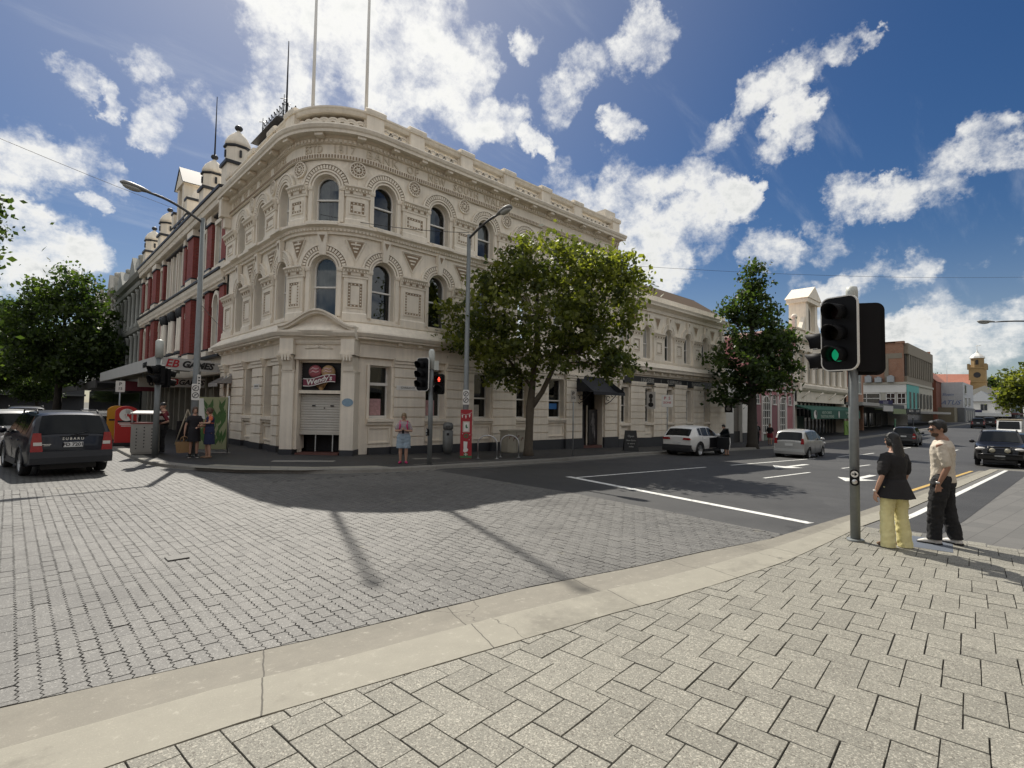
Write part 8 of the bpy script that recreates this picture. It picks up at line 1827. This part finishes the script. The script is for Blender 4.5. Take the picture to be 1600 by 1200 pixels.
def shoes(J, m, sole=None, up=0):
    for k in 'lr':
        h = J['h']; an, toe = J['a'+k], J['t'+k]; b = MB(); z = V((0, 0, 1))
        b.ell(tuple(an-z*.045*h-toe*.02*h), (.045*h, .045*h, .045*h)); seg(b, [(*(an-z*.045*h-toe*.045*h), .040*h), (*(an-z*.045*h+toe*.05*h), .043*h), (*(an-z*.055*h+toe*.12*h), .038*h), (*(an-z*.062*h+toe*.175*h), .022*h)])
        if up: seg(b, [(*an, .045*h), (*(an+z*up*h), .048*h)])
        o = blend(b, 'shoe', m, J['t'], .008, 2, .5, .004)
        if sole:
            q = MB(); pts = []; sd = V((toe.y, -toe.x, 0))
            for u, w in ((-.09, .02), (-.07, .036), (0, .036), (.09, .045), (.16, .036), (.2, .012)): pts.append((u, w))
            pl = [(an+toe*u*h+sd*w*h) for u, w in pts]+[(an+toe*u*h-sd*w*h) for u, w in pts[::-1]]
            q.prism([(p.x, p.y) for p in pl], .0, .022, 'z'); q.build('sole', sole, o)
def hair_short(J, m, back=.0):
    b = MB(lambda x, y, z: tuple(J['hp'](x, y, z))); b.ell((0, -.022, .045), (.082, .098, .088), 16, 12); b.ell((0, -.07, -.01), (.066, .045, .07), 12, 8); b.ell((0, .045, .10), (.06, .05, .03), 12, 8)
    for s in (-1, 1): b.ell((s*.072, .0, .02), (.014, .04, .045), 8, 6)
    return blend(b, 'hair', m, J['t'], .009, 2)
def hair_long(J, m, L=.34, w=.1, bun=False):
    b = MB(lambda x, y, z: tuple(J['hp'](x, y, z))); b.ell((0, -.02, .04), (.088, .105, .095), 16, 12)
    for s in (-1, 1): b.ell((s*.074, -.01, -.02), (.022, .05, .075), 10, 8)
    if bun: b.ell((0, -.10, .02), (.05, .05, .05)); b.ell((0, -.07, -.03), (.065, .045, .06))
    else: seg(b, [(0, -.06, .02, .06, .085), (0, -.085, -.10, .045, w), (0, -.10, -.10-L*.5, .035, w*1.05), (0, -.11, -.10-L, .02, w*.75)], 14)
    return blend(b, 'hair', m, J['t'], .010, 3)
DOWN = (0, .05, -1)
rel_l = ((-.135, -.01, .63), (-.145, .02, .485), DOWN, (1, 0, 0), .45); rel_r = ((.135, -.01, .63), (.145, .02, .485), DOWN, (-1, 0, 0), .45)
vfw = lambda a, b: atan2(_fw.y*a - _rt.y*b*0 + _rt.y*b, _fw.x*a + _rt.x*b)       # heading: a away from the viewer, b to the viewer's right
TEE = cloth('oatmeal_tee', (.56, .50, .41)); BLK_T = cloth('black_twill', (.012, .012, .013), var=.3); YELL = cloth('pale_yellow_linen', (.72, .66, .34)); BLK_C = cloth('black_cotton', (.012, .011, .012), var=.3); WSHOE = mat('white_leather', (.62, .6, .56), .5); TANSH = mat('tan_sandal', (.2, .12, .07), .6)
# man in the oatmeal tee
mh = 1.755
J = person('man in oatmeal tee, black trousers and glasses looking left by the near signal', (9.62, 1.16, g(9.6)), vfw(.72, -.7), mh, SKIN_T,
    {'l': ((-.125, -.05, .63), (-.12, .01, .485), (0, .05, -1), (.9, .3, 0), .75), 'r': ((.135, .0, .63), (.14, .05, .49), DOWN, (-1, 0, 0), .5)},
    {'l': (-.055, .05, -.1), 'r': (.075, -.07, .4)}, look=.62, nod=.35, hips=(0, -.01), vox=.009)
torso_cloth(J, TEE, .90, sleeves=.86, add=.026, name='tee_shirt', flare=.008); legs_cloth(J, BLK_T, .075, add=.018, wide=.012, z1=1.0); shoes(J, WSHOE, BLK_T); hair_short(J, HAIRB)
q = MB(lambda x, y, z: tuple(J['hp'](x, y, z))); q.tube([(-.07, .085, .014), (0, .105, .014), (.07, .085, .014)], .005, 6)
for s in (-1, 1): q.tube([(s*.07, .085, .014), (s*.08, .0, .012)], .005, 6); q.ell((s*.034, .098, .005), (.026, .006, .019), 10, 6)
q.build('glasses', BLACKP, J['t'])
q = MB(lambda x, y, z: tuple(J['hp'](x, y, z))); q.ell((0, .045, -.07), (.055, .055, .045), 12, 8); q.build('beard', mat('stubble', (.06, .038, .026), .8), J['t'])
q = MB(); w = J['wl']; q.tube([w+V((0, 0, .02)), w+V((0, 0, .045))], .033, 12); q.build('watch', STEEL, J['t'])
# woman in yellow trousers
J = person('woman with long black hair, black peplum top and wide yellow trousers seen from behind', (8.86, 1.58, g(8.8)), vfw(.97, -.14), 1.56, SKIN,
    {'l': ((-.155, -.03, .62), (-.165, .03, .475), (0, .1, -1), (1, 0, 0), .5), 'r': ((.14, .02, .63), (.15, .09, .49), (0, .2, -1), (-1, 0, 0), .6)},
    {'l': (-.075, .0, -.1), 'r': (.075, -.02, .15)}, look=.1, nod=.2, female=True, vox=.009)
torso_cloth(J, BLK_C, .80, sleeves=.78, add=.03, name='peplum_top', flare=.055, puff=.022)
sk_ = skirt(J, BLK_C, .76, 1.04, .10, 'peplum', add=.02); legs_cloth(J, YELL, .012, add=.012, wide=.012, flare=.024, name='wide_trousers'); shoes(J, TANSH); hair_long(J, HAIRB, .30, .10)
q = MB(); w = J['wl']; q.tube([w+V((0, 0, .015)), w+V((0, 0, .035))], .029, 12); q.build('bracelet', WHITEP, J['t'])
# woman in denim shorts with a phone
PINK_M = mat('hot_pink', (.50, .03, .14), .6); DENIM = cloth('pale_denim', (.27, .34, .40)); GTEE = cloth('grey_pink_tee', (.33, .28, .29))
J = person('woman in pale denim shorts and pink shoes looking at her phone by the far signal', (9.3, 14.75, g(9.3)), vfw(-1, .12), 1.63, SKIN,
    {'l': ((-.155, .02, .64), (-.03, .15, .655), (.5, .5, .25), (-.2, .1, 1), .8), 'r': ((.155, .02, .64), (.03, .15, .655), (-.5, .5, .25), (.2, .1, 1), .8)},
    {'l': (-.055, 0, -.3), 'r': (.055, 0, .2)}, nod=.55, female=True, fat=1.2)
torso_cloth(J, GTEE, .93, sleeves=.75, add=.02, name='tee_shirt'); legs_cloth(J, DENIM, .53, add=.022, wide=.02, name='denim_shorts', z1=1.0); shoes(J, PINK_M); hair_long(J, HAIRBL, bun=True)
q = MB(); h = J['h']
for s in (-1, 1): q.tube([(s*.11, -.1, 1.15*h), (s*.115, -.10, 1.38*h), (s*.11, .02, 1.47*h), (s*.105, .145, 1.32*h), (s*.13, .10, 1.15*h), (s*.15, -.05, 1.12*h)], [(.012, .03)]*6, 8)
q.ell((0, -.21, 1.22*h), (.19, .12, .24), 14, 10); bp = q.build('backpack', PINK_M, J['t'])
q = MB(); q.obox((0, .29, 1.10*h), (.07, .012, .14), 0, (-.6, 0, 0)); q.build('phone', BLACKP, J['t'])
# security officer
MAR = cloth('maroon_polo', (.16, .018, .03)); 
J = person('man in cap and maroon polo with white band, hand on hip beside the bin', (4.0, 22.1, 0), vfw(-.45, -.8), 1.76, SKIN,
    {'l': ((-.17, -.09, .63), (-.1, .07, .57), (.6, .6, -.2), (0, 0, -1), .6), 'r': ((.135, .02, .63), (.12, .10, .52), (0, .4, -1), (-1, 0, 0), .5)},
    {'l': (-.065, .0, -.3), 'r': (.065, .03, .2)}, nod=.1, fat=1.08)
torso_cloth(J, MAR, 1.02, sleeves=.8, add=.022, name='polo_shirt'); legs_cloth(J, BLK_T, .06, add=.022); shoes(J, BLACKP)
q = MB(); h = J['h']
for z0, z1, m_, nm in ((1.16, 1.29, WHITEP, 'white_band'), (.97, 1.16, BLK_C, 'black_hem')):
    q = MB(); st = [(.175, .215, .97), (.178, .215, 1.05), (.18, .215, 1.15), (.176, .22, 1.25), (.17, .222, 1.30)]
    q.lathe([(1.0, z0*h), (1.0, z1*h)], n=22, sx=.215*h, sy=.162*h); q.build(nm, m_, J['t'])
q = MB(lambda x, y, z: tuple(J['hp'](x, y, z))); q.lathe([(.088, .03), (.092, .06), (.08, .115), (.03, .14), (0, .142)], (0, -.01, 0), 16); q.ell((0, .1, .04), (.07, .07, .012), 12, 6); q.build('cap', BLACKP, J['t'])
q = MB(lambda x, y, z: tuple(J['hp'](x, y, z))); q.ell((0, .085, .01), (.065, .022, .018), 12, 6); q.build('sunglasses', BLACKP, J['t'])
q = MB(); q.lathe([(1, .95*h), (1, 1.0*h)], n=20, sx=.19*h, sy=.15*h); q.box(-.25, -.18, -.03, .09, .82*h, .98*h); q.build('utility_belt', BLACKP, J['t'])
# two women
NAVYC = cloth('navy_dress', (.015, .02, .06)); BLKD = cloth('black_dress', (.014, .013, .016)); ORG = cloth('orange_top', (.5, .11, .05))
J = person('woman in short black dress standing and holding a paper carrier bag', (4.5, 20.0, g(4.5)), vfw(-.75, .6), 1.68, SKIN,
    {'l': ((-.13, .04, .64), (-.05, .14, .6), (.5, .6, 0), (0, 0, -1), .8), 'r': ((.15, -.01, .62), (.165, .0, .47), (0, 0, -1), (-1, 0, 0), 1.1)},
    {'l': (-.05, .02, -.1), 'r': (.06, -.02, .3)}, nod=.15, female=True)
torso_cloth(J, BLKD, .9, sleeves=.5, add=.02, name='dress_top', flare=.02); skirt(J, BLKD, .55, 1.05, .035); shoes(J, BLACKP, WSHOE, .03); hair_long(J, HAIRBR, bun=True)
bagp = J['t'].matrix_basis.copy(); wv = J['wr']; rzp = J['t'].rotation_euler.z; wp = Matrix.Rotation(rzp, 3, 'Z') @ wv + V(J['t'].location)
bg = thing('paper_bag', 'brown paper carrier bag held by the woman in the black dress', 'bag', (wp.x, wp.y, wp.z-.62), rzp+.5)
KRAFT = mat('kraft_paper', (.34, .21, .10), .8, var=.12); q = MB(); q.add([(-.19, -.08, 0), (.19, -.08, 0), (.19, .08, 0), (-.19, .08, 0), (-.23, -.11, .36), (.23, -.11, .36), (.23, .11, .36), (-.23, .11, .36)], [(3, 2, 1, 0), (0, 1, 5, 4), (1, 2, 6, 5), (2, 3, 7, 6), (3, 0, 4, 7)]); q.build('bag', KRAFT, bg)
q = MB()
for s in (-.1, .1): q.tube([(-.08, s, .36), (-.07, s*.4, .50), (0, 0, .545), (.07, s*.4, .50), (.08, s, .36)], .012, 6)
q.build('handle', KRAFT, bg)
J = person('woman in navy dress and sunglasses with one arm raised across, orange top', (4.85, 19.55, g(4.8)), vfw(-.65, -.75), 1.66, SKIN,
    {'l': ((-.16, .05, .70), (-.0, .17, .69), (.9, .1, 0), (0, -1, 0), .6), 'r': ((.14, .03, .64), (.06, .16, .62), (-.7, .5, .2), (0, 0, 1), .7)},
    {'l': (-.05, .0, -.2), 'r': (.05, .03, .2)}, nod=.2, female=True, fat=1.05)
torso_cloth(J, ORG, 1.22, sleeves=.4, add=.016, name='orange_top'); torso_cloth(J, NAVYC, .9, z1=1.3, sleeves=0, add=.024, name='dress_top', flare=.02); skirt(J, NAVYC, .48, 1.08, .03); shoes(J, TANSH); hair_long(J, HAIRBR, bun=True)
q = MB(lambda x, y, z: tuple(J['hp'](x, y, z))); q.ell((0, .085, .01), (.066, .024, .018), 12, 6); q.build('sunglasses', BLACKP, J['t'])
q = MB(); q.tube([(-.15, .0, 1.45), (-.02, .15, 1.2), (.16, .1, .95)], [(.01, .02)]*3, 6); q.box(.1, .3, .05, .13, .80, .98); q.build('shoulder_bag', ORG, J['t'])
# woman at the white car
J = person('woman in pale blouse and black skirt leaning in at the open car door', (27.9, 12.35, rd(27.9)), radians(75), 1.66, SKIN,
    {'l': ((-.13, .1, .66), (-.1, .22, .66), (0, 1, 0), (0, 0, -1), .4), 'r': ((.13, .1, .66), (.1, .22, .66), (0, 1, 0), (0, 0, -1), .4)},
    {'l': (-.05, .0, 0), 'r': (.05, -.01, .1)}, nod=.6, female=True, lean=(0, .14), fat=1.15, vox=.014)
torso_cloth(J, cloth('pale_blouse', (.45, .44, .42)), .92, sleeves=.8, add=.02, name='blouse'); skirt(J, BLKD, .5, 1.04, .02); shoes(J, TANSH); hair_short(J, HAIRB)
# pedestrians under the second tree
J = person('pedestrian in dark clothes with grey backpack passing behind the tall tree', (41.9, 16.2, g(42)), radians(20), 1.78, SKIN, {'l': rel_l, 'r': rel_r}, {'l': (-.05, .08, 0), 'r': (.05, -.1, 0)}, vox=.016)
torso_cloth(J, BLK_C, .95, sleeves=.9, add=.02, name='jumper'); legs_cloth(J, BLK_T, .06); shoes(J, BLACKP); hair_short(J, HAIRB); q = MB(); q.ell((0, -.2, 1.2), (.17, .11, .25)); q.build('backpack', cloth('grey_canvas', (.10, .10, .11)), J['t'])
J = person('pedestrian in black top and red shorts near the pink building', (42.4, 15.4, g(42)), radians(200), 1.66, SKIN, {'l': rel_l, 'r': rel_r}, {'l': (-.05, .1, 0), 'r': (.05, -.1, 0)}, vox=.016, female=True)
torso_cloth(J, BLK_C, .95, sleeves=.9, add=.02, name='top'); legs_cloth(J, cloth('red_shorts', (.22, .02, .03)), .6, name='shorts', wide=.02); shoes(J, BLACKP); hair_long(J, HAIRBR, bun=True)
